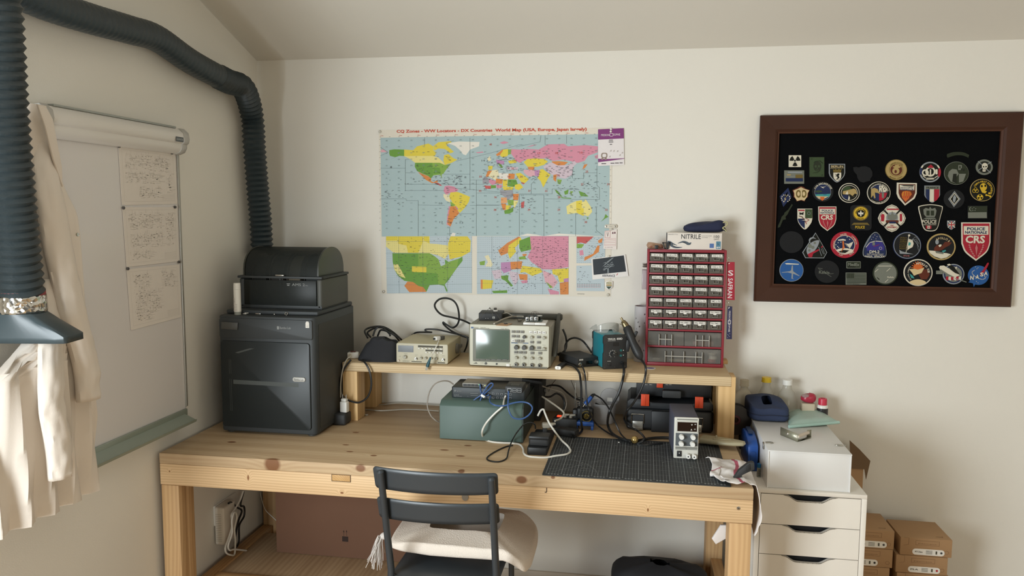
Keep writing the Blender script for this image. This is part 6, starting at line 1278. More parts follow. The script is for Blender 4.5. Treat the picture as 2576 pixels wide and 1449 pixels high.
# ---------------------------------------------------------------- cardboard
M_cb = mat('cardboard', '#A5825D', .8, vary=.05, vscale=12); M_cbd = mat('cardboard_tape', '#9A7A57', .5); M_cbp = mat('cardboard_print', '#6B4A31', .8)
def fbox(x0, x1, y0, y1, z0, z1, lab, text, dot, grp):
    o = thing('filament_box', lab, 'cardboard box', ((x0+x1)/2, (y0+y1)/2, z0), group=grp); w, d, h = x1-x0, y1-y0, z1-z0
    b = MB(); b.box(-w/2, w/2, -d/2, d/2, .0003, h-.0003, .0025); b.mat(1)
    F_ = FR(0, -d/2-.0003, 0)
    b.line([(-w*.2, h*.62), (w*.25, h*.62), (w*.25, h*.86), (-w*.2, h*.86), (-w*.2, h*.62)], .0007, 0, F_); b.text('Filament', -w*.15, w*.2, h*.68, h*.72, 0, F_); b.ring(circ(.007, 18, w*.4, h*.28), circ(.0062, 18, w*.4, h*.28), 0, F_)
    b.rect(w*.34, w*.36, d*-.38, d*-.34, h); b.rect(w*.22, w*.33, d*-.375, d*-.36, h)
    b.line([(-w/2+.012, h), (-w/2+.03, h-.002), (-w/2+.03, h*.62), (-w/2+.012, h*.55)], .0006, 0, F_)
    b.build('carton', [M_cb, M_cbp], o)
    b = MB(); lw, lh = w*.62, h*.34; cx0, cz0 = w*.05 if dot else -w*.1, h*.24
    b.flat(rrect(lw, lh, lh/2-.0005, 8, cx0, cz0), .0003, F_); b.mat(1)
    b.text(text, cx0-lw*.42, cx0-lw*.18, cz0-.003, cz0+.003, .0006, F_, bold=.02)
    for k in range(5): b.rect(cx0-lw*.08, cx0+lw*.12, cz0-.007+k*.0032, cz0-.0058+k*.0032, .0006, F_)
    b.rect(cx0+lw*.22, cx0+lw*.27, cz0-.006, cz0+.006, .0006, F_); b.mat(2).flat(circ(.0042, 18, cx0+lw*.40, cz0), .0006, F_)
    b.build('label', [M_lab, M_ink2, mat('dot_'+str(dot), ('#2A2A2C', '#3A3D40', '#B0232A', '#26262A')[dot], .5)], o); return o
hR, hL = .42/6, .4398/6
for i in range(6):
    k = 5-i; dx = (0, -.012, -.006, -.01, 0, -.008)[i]
    fbox(2.690+dx, 2.873+dx, -.252, -.076, k*hR, (k+1)*hR, ('topmost box of the right-hand cardboard stack beside the wall', 'second box from the top of the right-hand cardboard stack, red dot on its label', 'third box down in the right-hand cardboard stack', 'fourth box down in the right-hand cardboard stack', 'fifth box down in the right-hand cardboard stack', 'lowest box of the right-hand cardboard stack, on the floor')[i], ('PETG Basic', 'PLA', 'PETG HF', 'PLA', 'PLA', 'PLA')[i], (1, 2, 0, 3, 0, 1)[i], 'filament boxes stacked on the floor')
    dx = (0, -.002, -.010, 0, -.004, -.002)[i]
    fbox(2.484+dx*.2, 2.668+dx, -.252, -.074, k*hL, (k+1)*hL, ('topmost box of the cardboard stack next to the drawer unit', 'second box from top beside the drawer unit, black dot on its label', 'third box down in the stack next to the drawer unit', 'fourth box down in the stack next to the drawer unit', 'fifth box down in the stack next to the drawer unit', 'lowest box of the stack next to the drawer unit, on the floor')[i], ('PETG', 'PLA', 'PLA', 'PETG', 'PLA', 'PLA')[i], (1, 0, 3, 1, 0, 2)[i], 'filament boxes stacked on the floor')
cbx = thing('open_carton', 'tall brown carton with raised flap standing behind the drawer unit', 'cardboard box', (2.52, -.045, 0))
p = aty(2172, 1178, -.065); b = MB(); b.box(2.466, p.x, -.066, -.022, .0005, p.z, .001); bw(b, 'carton', M_cb, cbx)
fl_ = [aty(x, y, -.0665) for x, y in ((2137, 1107), (2162, 1130), (2189, 1159), (2178, 1206), (2174, 1180), (2139, 1178))]
b = MB(); b.prism([(p.x, p.z) for p in fl_], .001, .004, FR(0, -.0660, 0)); bw(b, 'flap', mat('cardboard_inside', '#6E573F', .85), cbx)

# ---------------------------------------------------------------- towel and clamp on the bench corner
M_tw = mat('towel_white', '#DED8D4', .9, bump=.4, bscale=700); M_tr = mat('towel_red', '#B0566A', .9, bump=.4, bscale=700)
xe = DX1
def towel(u, v):
    s = u*.30; y = -.600-.235*v; n1 = noise.noise(Vector((u*6, v*5, 3.1))); n2 = noise.noise(Vector((u*14, v*12, 8.2)))
    lift = .0135+.012*n1+.005*n2; lift = max(lift, .0055)
    x = 1.930+s+.012*sin(v*7)*(1-u)+(.02*v if u < .1 else 0)
    if u < .12: y += .02*sin(v*9)
    edge = xe-1.930
    if s < edge:
        z = T+.001+lift*(1.0 if s < edge-.02 else .8); return (x, min(max(y, -.836), -.56), z)
    k = s-edge; t = k/(.30-edge); rad = .006
    z = T+.010-(.165*t)*(1.0+.25*v*(1-t)); xo = xe+.009+.018*sin(min(1, t)*pi)*(.5+.5*v)+.006*n1
    return (xo, min(max(y-.012*t*n2, -.838), -.56), z)
nu, nv = 54, 44; b = MB(); vs_ = [towel(i/(nu-1), j/(nv-1)) for j in range(nv) for i in range(nu)]
white, red = [], []
for j in range(nv-1):
    for i in range(nu-1):
        q = (j*nu+i, j*nu+i+1, (j+1)*nu+i+1, (j+1)*nu+i); u = i/(nu-1); v = j/(nv-1)
        (red if (.27 < u < .315 or .325 < u < .335 or .25 < u < .26 or (.42 < v < .45 and u < .22)) else white).append(q)
b.sm = []; b.v = vs_; b.f = white+red; b.mi = [0]*len(white)+[1]*len(red); b.sm = [True]*len(b.f)
tw = thing('tea_towel', 'white tea towel with red stripes draped over the front right bench corner', 'towel', (2.03, -.72, T))
bw(b, 'cloth', [M_tw, M_tr], tw, solid=.0016)
c4 = [aty(x, y, -.725) for x, y in ((1790, 1352), (1812, 1318), (1838, 1318), (1838, 1345), (1800, 1366))]
b = MB(); b.prism([(p.x, p.z) for p in c4], 0, .014, FR(0, -.725, 0), .004, 3); bw(b, 'hanging_corner', M_tw, tw)
zc2 = lambda u, v: aty(1780+u/7.243, 1060+v/7.243, -.775)
cl = thing('spring_clamp', 'black plastic clamp gripping the tea towel at the bench edge', 'clamp', tuple(zc2(560, 1000)))
b = MB(); b.prism([(p.x, p.z) for p in [zc2(*q) for q in ((460, 1030), (560, 880), (590, 855), (745, 735), (800, 726), (842, 740), (848, 862), (740, 905), (625, 960), (595, 1046), (520, 1046))]], -.008, .012, FR(0, -.775, 0), .002); bw(b, 'jaw_body', M_blk2, cl)
b = MB(); b.prism([(p.x, p.z) for p in [zc2(*q) for q in ((690, 800), (760, 750), (765, 860), (700, 890))]], .0122, .015, FR(0, -.775, 0), .001); bw(b, 'side_rib', M_blk, cl)

# ---------------------------------------------------------------- chair and cushion
M_ch = mat('chair_metal', '#31363A', .38, vary=.03)
ch = thing('metal_chair', 'dark grey metal chair with two curved back slats tucked in at the bench', 'chair', (1.10, -.80, 0))
tl, bl_ = aty(957, 1184, -1.085), aty(984, 1432, -.965); tr_, br_ = aty(1236, 1203, -1.085), aty(1248, 1442, -.965)
seat_z = .462
for a_, c_ in ((tl, bl_), (tr_, br_)):
    dv = (c_-a_); bot = a_+dv*1.0; e_ = Vector((bot.x+dv.x*.3, -.985-.02, .0))
    b = MB(); b.loft([(a_+Vector((0, 0, .001)), .006), (a_-Vector((0, 0, .003)), .0105), (a_.lerp(bot, .5), .0112), (bot, .0115), (Vector((bot.x, bot.y-.01, seat_z-.06)), .0115), (Vector((bot.x, bot.y-.06, .003)), .0105)], 18); bw(b, 'rear_post', M_ch, ch)
for x_ in (bl_.x+.004, br_.x-.004):
    b = MB(); b.loft([(Vector((x_, -.640, seat_z-.02)), .0105), (Vector((x_, -.625, .003)), .0095)], 16); bw(b, 'front_leg', M_ch, ch)
def slat(pL0, pL1, pR0, pR1, ya, yb_):
    ends = [aty(*p, Y) for p, Y in ((pL0, ya), (pL1, yb_), (pR0, ya), (pR1, yb_))]
    def fn(u, v):
        a_ = ends[0].lerp(ends[2], u); c_ = ends[1].lerp(ends[3], u); p = a_.lerp(c_, v); s_ = 1-(2*u-1)**2
        dl = min(u, 1-u)*.38; hq = (a_-c_).length/2; k_ = 1 if dl > .012 else (hq-.012+(max(0, .012**2-(.012-dl)**2))**.5)/hq
        p = a_.lerp(c_, .5+(v-.5)*k_); return (p.x, p.y-.030*s_, p.z)
    b = MB().grid(lambda u, v: fn(.5-.5*cos(pi*u), v), 44, 6); return bw(b, 'back_slat', M_ch, ch, solid=.0035)
slat((938, 1172), (946, 1226), (1252, 1190), (1254, 1243), -1.062, -1.042); slat((948, 1248), (956, 1300), (1255, 1266), (1257, 1316), -1.026, -1.004)
b = MB(); sx0, sx1 = bl_.x-.004, br_.x+.004
b.prism(rrect(sx1-sx0, .345, .04, 5, (sx0+sx1)/2, -.79), seat_z-.006, seat_z, None, .002); bw(b, 'seat', M_ch, ch)
b = MB(); b.tube([(sx0+.012, -.955, seat_z-.010), (sx0+.03, -.962, seat_z-.012), (sx1-.03, -.962, seat_z-.012), (sx1-.012, -.955, seat_z-.010)], .0115, 14, 6); bw(b, 'rear_rail', M_ch, ch)
b = MB(); b.tube([(sx0+.015, -.985, .395), (sx0+.06, -.987, .405), (sx1-.06, -.987, .405), (sx1-.015, -.985, .395)], .010, 12, 6); bw(b, 'rear_stretcher', M_ch, ch)
for x_ in ((sx0+sx1)/2-.08, ): b = MB(); b.box(x_-.007, x_+.007, -.979, -.968, .412, seat_z-.02, .001); bw(b, 'stretcher_strut', M_ch, ch)
def weave():
    mm = mat('cushion_cotton', '#DDD2C6', .9); nt = mm.node_tree; N = nt.nodes; L = nt.links
    tc = N.new('ShaderNodeTexCoord'); w1 = N.new('ShaderNodeTexVoronoi'); w1.inputs['Scale'].default_value = 260; L.new(tc.outputs['Object'], w1.inputs['Vector'])
    bb = N.new('ShaderNodeBump'); bb.inputs['Strength'].default_value = .3; bb.inputs['Distance'].default_value = .003; bb.invert = True
    L.new(w1.outputs['Distance'], bb.inputs['Height']); L.new(bb.outputs[0], N['Principled BSDF'].inputs['Normal']); return mm
M_cu = weave()
cu = thing('seat_cushion', 'cream woven cushion with tassels lying on the metal chair', 'cushion', (1.14, -.76, seat_z))
ccx, ccy = 1.115, -.715
def cush(u, v):
    a = 2*pi*u; s_ = lambda k, p_: math.copysign(abs(k)**p_, k)
    edge = max(0, 1-abs(2*v-1)**2.4)**.5; cn = (abs(cos(a)*sin(a))*2)**5
    x = .245*s_(cos(a), .40)*(1+.05*cn); y = .178*s_(sin(a), .42)*(1+.05*cn)
    if v in (0, 1): x *= .5; y *= .5; edge = .6
    else: x *= .90+.10*edge; y *= .88+.12*edge
    k = (1-abs(x/.262)**3.2*.62)*(1-abs(y/.195)**2.6*.55)
    z = .052+(v-.5)*2*.058*k*(.45+.55*edge)+.006*(1-v)
    X = ccx+x+.012*y*0; d_ = max(0, X-1.275)
    return (X-.9*d_*d_, ccy+y-.06*max(0, x-.1)*(1 if y < 0 else 0), seat_z+.004+max(z, .001 if d_ <= 0 else -1)-4.2*d_*d_-.35*d_+.004*noise.noise(Vector((x*14, y*14, v*3))))
bw(MB().grid(cush, 72, 26, None, True), 'cushion_body', M_cu, cu)
tp0 = aty(960, 1349, -.80); b = MB(); M_tas = mat('tassel_cotton', '#CFC8C2', .9)
b.loft([(tp0+Vector((.03, .0, .004)), .010), (tp0+Vector((.008, 0, .002)), .013), (tp0, .010)], 12)
for k in range(56):
    a = rnd.uniform(0, 6.28); r_ = rnd.uniform(0, .012); q = tp0+Vector((r_*cos(a)-.004, r_*sin(a), rnd.uniform(-.006, .006))); l_ = rnd.uniform(.07, .125); dx = rnd.uniform(-.03, .014)
    b.tube([q, q+Vector((-.006+dx*.2, r_*sin(a), -l_*.25)), q+Vector((-.008+dx*.6, r_*2*sin(a), -l_*.65)), q+Vector((-.010+dx+rnd.uniform(-.006, .006), r_*2.5*sin(a), -l_))], .0011, 4, 3)
tg = bw(b, 'tassel', M_tas, cu); tg['kind'] = 'stuff'

# ---------------------------------------------------------------- lab coat on the left wall
M_ct = mat('coat_cotton', '#DDD3C8', .92, bump=.15, bscale=700)
def itp(t, tab):
    for (a, x), (c, y) in zip(tab, tab[1:]):
        if t <= c: return x+(y-x)*(t-a)/(c-a)
    return tab[-1][1]
XC = .126
ct = thing('lab_coat', 'off-white lab coat hanging in front of the whiteboard at the far left', 'coat', (XC, -1.30, .70))
def body(u, v):
    py = 268+(1240-268)*v; xr = itp(py, [(268, 118), (330, 128), (430, 152), (545, 188), (650, 206), (760, 218), (900, 236), (1060, 248), (1240, 251)]); xl = itp(py, [(268, 72), (330, 62), (450, 74), (700, 100), (800, 104), (872, 40), (905, -24), (1240, -26)])
    pr, pl_ = atx(xr, py, XC), atx(xl, py, XC); a = 2*pi*u; zr = atx(xr, py-18*v, XC).z
    t = .5+.5*cos(a); y = pl_.y+(pr.y-pl_.y)*t; th = .030+.014*v
    fold = (.010+.008*v)*sin(y*75+2.2*sin(v*3))*min(1, v*3)+.006*sin(y*160+v*4)*min(1, v*2)
    sx_ = math.copysign(abs(sin(a))**.6, sin(a))
    return (XC-.012+th*sx_*.72+fold*(.9 if sin(a) > 0 else .3), y, zr)
bw(MB().grid(body, 96, 60, None, True), 'coat_body', M_ct, ct)
def sleeve(pts, name, X0):
    cs = [(atx(x, y, X0+k), w) for x, y, w, k in pts]
    P_ = spline([c for c, _ in cs], 8); Wd = []
    for i in range(len(P_)): t = i/(len(P_)-1)*(len(cs)-1); j = min(int(t), len(cs)-2); Wd.append(cs[j][1]+(cs[j+1][1]-cs[j][1])*(t-j))
    def fn(u, v):
        i = min(int(v*(len(P_)-1)+.5), len(P_)-1); a = 2*pi*u; w = Wd[i]
        wr = .005*noise.noise(Vector((u*5*0+cos(a)*2, sin(a)*2, P_[i].z*26)))
        return (P_[i].x+.024*sin(a)+wr, P_[i].y+(w+wr)*cos(a), P_[i].z+.006*cos(a)*0)
    return bw(MB().grid(fn, 30, len(P_), None, True), name, M_ct, ct, solid=.002)
sleeve([(95, 330, .03, -.02), (120, 480, .042, .02), (150, 640, .045, .032), (185, 800, .043, .036), (215, 920, .040, .036), (222, 1005, .037, .036)], 'sleeve', XC)
sleeve([(118, 700, .03, .0), (122, 800, .034, .01), (126, 890, .034, .03), (130, 1020, .036, .05), (147, 1120, .037, .05), (152, 1200, .034, .05)], 'sleeve', XC)
b = MB(); cp = [atx(x, y, XC+.028) for x, y in ((88, 262), (112, 272), (127, 300), (150, 420), (152, 470), (128, 400), (108, 320))]
b.prism([(p.y, p.z) for p in cp], 0, .006, FL(XC+.030), .002); bw(b, 'collar', M_ct, ct)
p = atx(189, 590, XC+.030); b = MB(); b.lathe([(0, .003), (.005, .0035), (.0056, .001), (.005, 0)], 18, FL(XC+.036, p.y, p.z)); bw(b, 'snap_button', M_chr, ct)

# ---------------------------------------------------------------- under the bench
pq = [atx(x, y, .0) for x, y in ((536, 1274), (590, 1243), (592, 1305), (537, 1325))]
sk = thing('wall_socket', 'white double wall socket plate on the left wall under the bench', 'socket', (0, (pq[0].y+pq[1].y)/2, (pq[0].z+pq[3].z)/2)); so_ = Vector(sk.location)
b = MB(); y0_, y1_ = pq[0].y-so_.y, pq[1].y-so_.y; z0_ = pq[3].z-so_.z; z1_ = pq[0].z-so_.z
b.prism(rrect(y1_-y0_, z1_-z0_, .006, 4, 0, 0), .0003, .009, FL(), .002); b.build('plate', mat('socket_white', '#D9D3C8', .4), sk)
a_, c_ = atx(552, 1276, .03), atx(580, 1350, .03)
wa = thing('mains_adapter', 'white ribbed mains adapter plugged into the socket under the bench', 'adapter', (.0095, (a_.y+c_.y)/2, (a_.z+c_.z)/2)); wo = Vector(wa.location)
hy_, hz_ = abs(c_.y-a_.y)/2+.006, (a_.z-c_.z)/2
b = MB(); b.box(0, .042, -hy_, hy_, -hz_, hz_, .006, 3); b.mat(1)
for k in range(16): b.box(.006, .030, -hy_-.0005, -hy_+.001, -hz_*.8+k*hz_*.095, -hz_*.8+k*hz_*.095+.0016)
b.build('housing', [mat('socket_white', '#D9D3C8'), M_edge], wa)
wx = .062
cable('white_bundled_cable', [atx(612, 1236, wx), atx(604, 1258, wx), atx(590, 1282, wx+.005), atx(582, 1296, wx+.008), atx(584, 1320, wx+.008), atx(576, 1350, wx+.008), atx(567, 1376, wx+.012), atx(569, 1390, wx+.014), atx(580, 1396, wx+.014), atx(590, 1393, wx+.008), atx(592, 1360, wx+.008), atx(590, 1330, wx+.008), atx(596, 1300, wx+.008), atx(590, 1288, wx+.014), atx(583, 1310, wx+.016), atx(584, 1340, wx+.016), atx(574, 1372, wx+.016), atx(578, 1384, wx+.016), atx(590, 1382, wx+.016), atx(620, 1385, wx+.016)], .0036, M_cwh, 'white cable hanging in a bundled loop under the bench')
cable('black_bundled_cable', [atx(613, 1236, wx-.02), atx(605, 1270, wx-.02), atx(614, 1275, wx-.02), atx(614, 1298, wx-.02), atx(602, 1322, wx-.02), atx(601, 1360, wx-.02), atx(594, 1376, wx-.02), atx(592, 1350, wx-.02), atx(600, 1310, wx-.02), atx(608, 1285, wx-.02), atx(596, 1276, wx-.018), atx(582, 1264, wx-.015), atx(575, 1266, wx-.01)], .0042, M_cab, 'black cable bundled behind the white cable under the bench')
cable('thin_white_wire', [aty(654, 1238, -.09), aty(660, 1262, -.11), aty(668, 1283, -.14), aty(685, 1300, -.18), aty(700, 1314, -.2)], .0016, M_cwh, 'thin white wire hanging in front of the bench rear left leg')
z_l = ZR-.0075; p = atz(696, 1389, z_l); q = aty(1015, 1300, p.y)
bb_ = thing('brown_carton', 'large flat dark brown carton standing under the bench', 'cardboard box', ((p.x+q.x)/2+.02, p.y+.04, z_l))
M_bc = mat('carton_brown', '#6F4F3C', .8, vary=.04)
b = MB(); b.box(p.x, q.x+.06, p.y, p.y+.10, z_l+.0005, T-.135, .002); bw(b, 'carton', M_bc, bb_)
b = MB(); Fb = FR(0, p.y-.0004, 0); G = lambda x, y: ((aty(x, y, p.y)).x, (aty(x, y, p.y)).z)
a_, c_ = G(861, 1362), G(876, 1350); b.rect(a_[0], c_[0], a_[1], c_[1], 0, Fb)
for x in (865, 872): g_ = G(x, 1348); b.line([g_, (g_[0], g_[1]+.018)], .0012, 0, Fb); b.flat([(g_[0]-.003, g_[1]+.016), (g_[0]+.003, g_[1]+.016), (g_[0], g_[1]+.026)], 0, Fb)
bw(b, 'handling_mark', mat('carton_mark', '#2E1E17', .8), bb_)
Yg_ = -.40; p, q = aty(1536, 1440, Yg_), aty(1790, 1449, Yg_)
b = MB(); zt_ = aty(1600, 1433, Yg_).z
def bag(u, v):
    a = 2*pi*u; s_ = lambda k, e: math.copysign(abs(k)**e, k); f_ = (1-max(0, (v-.8)/.2)**2*.35) if v < 1 else .2; f_ = f_ if v > 0 else .2
    cx_, hw_ = (p.x+q.x)/2, (q.x-p.x)/2
    return (cx_+hw_*s_(cos(a), .5)*f_, Yg_+.09+.09*s_(sin(a), .6)*f_, .001+zt_*v-(.012*(cos(a)*.5+.5) if v > .7 else 0)+.004*sin(5*a)*v)
one('black_bag', blob(bag, 40, 20), mat('bag_black', '#1B1C20', .8, bump=.3, bscale=200), 'black bag standing on the floor under the bench right half', 'bag', ((p.x+q.x)/2, Yg_+.09, 0))
# ---------------------------------------------------------------- world map poster
PAL = {'paper': '#DDD6C8', 'sea': '#A9BDBF', 'g': '#6E9A47', 'g2': '#86A84F', 'y': '#DCC94E', 'y2': '#E3D78C', 'c': '#E2D9B4', 'o': '#D3884E', 'o2': '#DDA271', 'p': '#D28FA2', 'p2': '#D9A9B2', 'l': '#CDBCC6', 'gr': '#9A9AA0', 'r': '#C4605E', 'v': '#B98AB0', 'w': '#E3DED4', 'line': '#6F7A7C', 'ink': '#4A4446', 'red': '#C2503F', 'let': '#8FA0A1', 'lb': '#B9C6CC'}
KEYS = list(PAL); MP = [mat('map_'+k, PAL[k], .75, spec=.25) for k in KEYS]
mc = [aty(953, 327, 0), aty(1540, 321.5, 0), aty(1536.5, 746.5, 0), aty(960, 738.5, 0)]
mpo = thing('world_map', 'large coloured world map poster with title pinned on the back wall', 'poster', (mc[0].x, -.001, mc[3].z))
b = MB(); Fm = FR(0, -.001, 0)
LZ_ = lambda u, v: (lambda p: (p.x, p.z))(aty(900+u/3.15, 300+v/3.15, -.0012))
RZ_ = lambda u, v: (lambda p: (p.x, p.z))(aty(1200+u/3.15, 300+v/3.15, -.0012))
def nx(u, v): return .0025*noise.noise(Vector((u*9, v*9, 1)))
us = 26; base = []
top = [(mc[0].x+(mc[1].x-mc[0].x)*i/us, mc[0].z+(mc[1].z-mc[0].z)*i/us) for i in range(us+1)]; bot = [(mc[3].x+(mc[2].x-mc[3].x)*i/us, mc[3].z+(mc[2].z-mc[3].z)*i/us) for i in range(us+1)]
b.mat(0).prism(top+bot[::-1], 0, .0006, Fm)
zn = [.0009]
def P_(key, pts, z=0, S_=LZ_): zn[0] += 1e-5; b.mat(KEYS.index(key)).flat([S_(*q) for q in pts], zn[0], Fm)
P_('sea', [(180, 147), (925, 133), (945, 925), (190, 930)]); P_('sea', [(-20, 133), (958, 118), (1052, 120), (1052, 400), (1046, 925), (0, 925)], .00121, RZ_)
A = lambda s: [tuple(float(x) for x in q.split(',')) for q in s.split()]
for k, s in (('g', '250,245 290,238 368,240 368,292 330,290 300,300 262,318 296,300 255,290 250,270'), ('y', '368,240 440,245 470,215 560,192 600,215 600,290 368,292'), ('y2', '368,292 600,290 650,345 455,345 410,312'),
             ('y', '600,212 640,182 735,173 745,182 700,203 762,258 735,270 690,236 640,232 605,250'), ('y', '600,250 625,262 610,292 600,292'), ('y', '685,284 720,276 760,310 790,320 745,345 690,362 678,330'), ('y2', '600,292 640,305 672,335 690,362 650,345'),
             ('w', '712,190 800,176 966,180 960,215 890,240 858,285 835,278 810,245 770,210'), ('g', '455,345 590,345 600,445 580,470 560,450 510,430 470,410 452,375'), ('g2', '590,345 650,345 690,362 740,352 720,375 700,400 680,430 664,440 668,468 652,440 600,445'), ('g', '600,380 650,385 660,430 600,436'),
             ('o', '475,415 510,432 560,452 583,472 580,490 600,499 632,482 634,500 590,507 540,480'), ('r', '600,500 640,505 668,525 655,528 620,512'), ('p', '690,530 720,525 765,535 800,560 780,575 740,580 700,600 680,570'), ('y', '735,580 790,575 830,590 890,615 880,655 850,700 810,742 795,725 760,690 740,640 722,625'),
             ('c', '680,592 725,600 735,660 700,645 680,615'), ('g2', '733,650 775,680 740,702'), ('v', '772,682 800,712 780,720'), ('o', '735,690 775,690 805,745 760,790 735,852 710,830 716,760'), ('p', '722,690 734,690 716,770 712,830 740,853 704,835 710,760'), ('w', '735,925 752,898 776,904 770,925'),
             ('p2', '235,260 200,238 182,245 184,262'), ('p', '1128,188 1160,180 1195,186 1150,196'), ('p', '935,262 990,256 998,264 950,269')): P_(k, A(s), .0016)
for k, s in (('o', '85,410 120,405 92,452 62,470'), ('c', '120,405 165,400 176,450 146,482 90,452'), ('w', '172,425 250,430 248,476 180,470'), ('o', '250,430 300,432 296,473 248,476'), ('g', '245,478 310,478 325,520 290,536 243,530'), ('y', '205,480 243,478 240,536 205,530'), ('o', '150,470 205,476 200,512 150,510'), ('p', '95,470 150,490 150,512 120,522 95,500'),
             ('gr', '45,470 70,450 95,475 95,512 45,510'), ('p', '150,520 200,520 190,546 160,546'), ('r', '55,525 110,528 110,552 70,550'), ('g', '110,522 150,524 150,545 110,548'), ('y', '200,535 292,536 280,560 215,562'), ('y', '300,520 340,510 366,540 330,562 300,552'), ('gr', '180,562 285,560 290,612 240,640 215,612 186,590'), ('o', '285,592 332,590 326,642 288,640'),
             ('o2', '190,620 236,620 240,662 190,666'), ('g2', '240,640 290,640 300,680 250,684'), ('o', '190,668 230,668 226,722 205,716'), ('y', '230,680 272,686 256,716 228,716'), ('g', '215,725 288,698 286,732 256,748 220,750'), ('y2', '290,645 328,648 292,712'), ('r', '350,660 376,648 371,702 350,705'),
             ('y', '305,430 345,425 412,476 380,506 350,496 325,465'), ('r', '350,496 380,506 370,515 355,510'), ('p2', '370,400 460,400 472,446 420,456 390,440 370,420'), ('p', '270,236 330,240 410,236 490,240 560,200 690,195 720,215 860,205 958,215 956,262 880,290 852,330 800,346 740,332 690,320 600,330 560,310 480,310 400,315 365,330 340,346 310,330 290,300 268,270'),
             ('y', '370,340 400,315 460,310 530,315 562,335 530,362 480,376 400,376'), ('o', '590,335 650,332 722,340 690,366 620,366'), ('l', '525,376 562,350 592,342 640,366 720,362 772,330 792,350 766,372 752,442 700,472 650,462 600,442 560,420'), ('y', '495,400 520,394 582,440 562,470 525,542 505,490 480,466'), ('v', '455,404 500,402 488,456 460,446'), ('o', '400,378 455,376 450,402 410,398'),
             ('o', '605,442 632,436 626,496 605,480'), ('g2', '635,476 672,480 660,516 640,510'), ('g', '615,556 636,566 680,618 664,612 630,582'), ('g', '690,572 726,556 720,592 696,598'), ('g', '664,618 746,624 746,630 670,625'), ('g2', '738,570 764,572 748,590 760,608 742,600'), ('g', '805,568 852,584 884,612 822,610'), ('y2', '708,690 745,666 785,648 830,640 836,655 850,650 858,632 872,650 906,700 912,735 880,770 842,756 790,742 745,750 715,752'),
             ('y', '786,650 830,643 830,705 786,706'), ('y', '786,708 846,705 846,768 790,742'), ('g', '868,778 885,778 878,794'), ('g', '1018,752 1042,774 1016,786 982,812 1008,782'), ('o', '850,358 876,356 856,385 812,408 835,395'), ('y', '205,240 246,236 262,256 240,292 205,302 182,290'), ('o', '150,280 205,238 205,252 180,286 160,292'), ('g2', '246,238 273,240 268,276 246,282'), ('c', '82,312 104,290 112,326 90,332'),
             ('y', '245,330 300,320 316,345 260,352'), ('v', '150,320 215,330 215,356 160,356'), ('y', '90,370 126,370 120,398 90,402'), ('g', '168,350 190,356 205,384 196,386 176,366'), ('l', '235,376 330,380 320,402 240,400'), ('p', '180,186 215,174 250,184 215,196'), ('p', '390,222 440,205 480,200 430,216'), ('w', '335,924 400,906 470,914 522,924'), ('w', '535,924 650,905 780,914 930,922'), ('p', '930,292 958,280 958,310 940,312')): P_(k, A(s), .0016, RZ_)
# the three enlarged insets
for k, s in (('lb', '222,928 905,925 905,1376 232,1380'), ('y2', '225,928 570,928 570,985 640,990 715,1000 725,1060 690,1106 640,1080 570,1062 285,1058 225,1010'), ('y', '320,928 515,928 520,962 480,1060 400,1060 386,1000 320,986'), ('y', '225,928 318,928 318,962 225,962'), ('y', '520,928 565,928 570,985 525,962'), ('y', '735,928 870,928 896,962 892,1050 820,1090 760,1102 730,1112 720,1060 716,985'),
             ('g', '275,1062 570,1062 610,1085 690,1110 720,1130 800,1105 830,1088 832,1120 785,1180 750,1230 720,1275 690,1310 713,1360 704,1368 685,1320 640,1310 570,1315 545,1366 515,1330 480,1320 440,1290 370,1280 320,1240 290,1190 278,1130')): P_(k, A(s), .0016)
for k, s in (('g2', '480,1066 570,1066 610,1087 640,1100 660,1165 694,1150 720,1132 800,1107 785,1178 750,1228 700,1280 690,1308 640,1308 630,1222 545,1215 545,1170 480,1165'), ('y', '430,1165 545,1170 545,1214 430,1210'), ('g', '430,1215 630,1225 635,1302 570,1315 545,1366 515,1330 480,1320 440,1290'), ('y2', '285,1150 320,1150 380,1260 330,1240 290,1190'), ('lb', '600,1076 640,1082 690,1110 694,1150 660,1165 640,1110'), ('o', '395,1285 440,1290 480,1320 520,1330 546,1368 410,1370 370,1320')): P_(k, A(s), .0019)
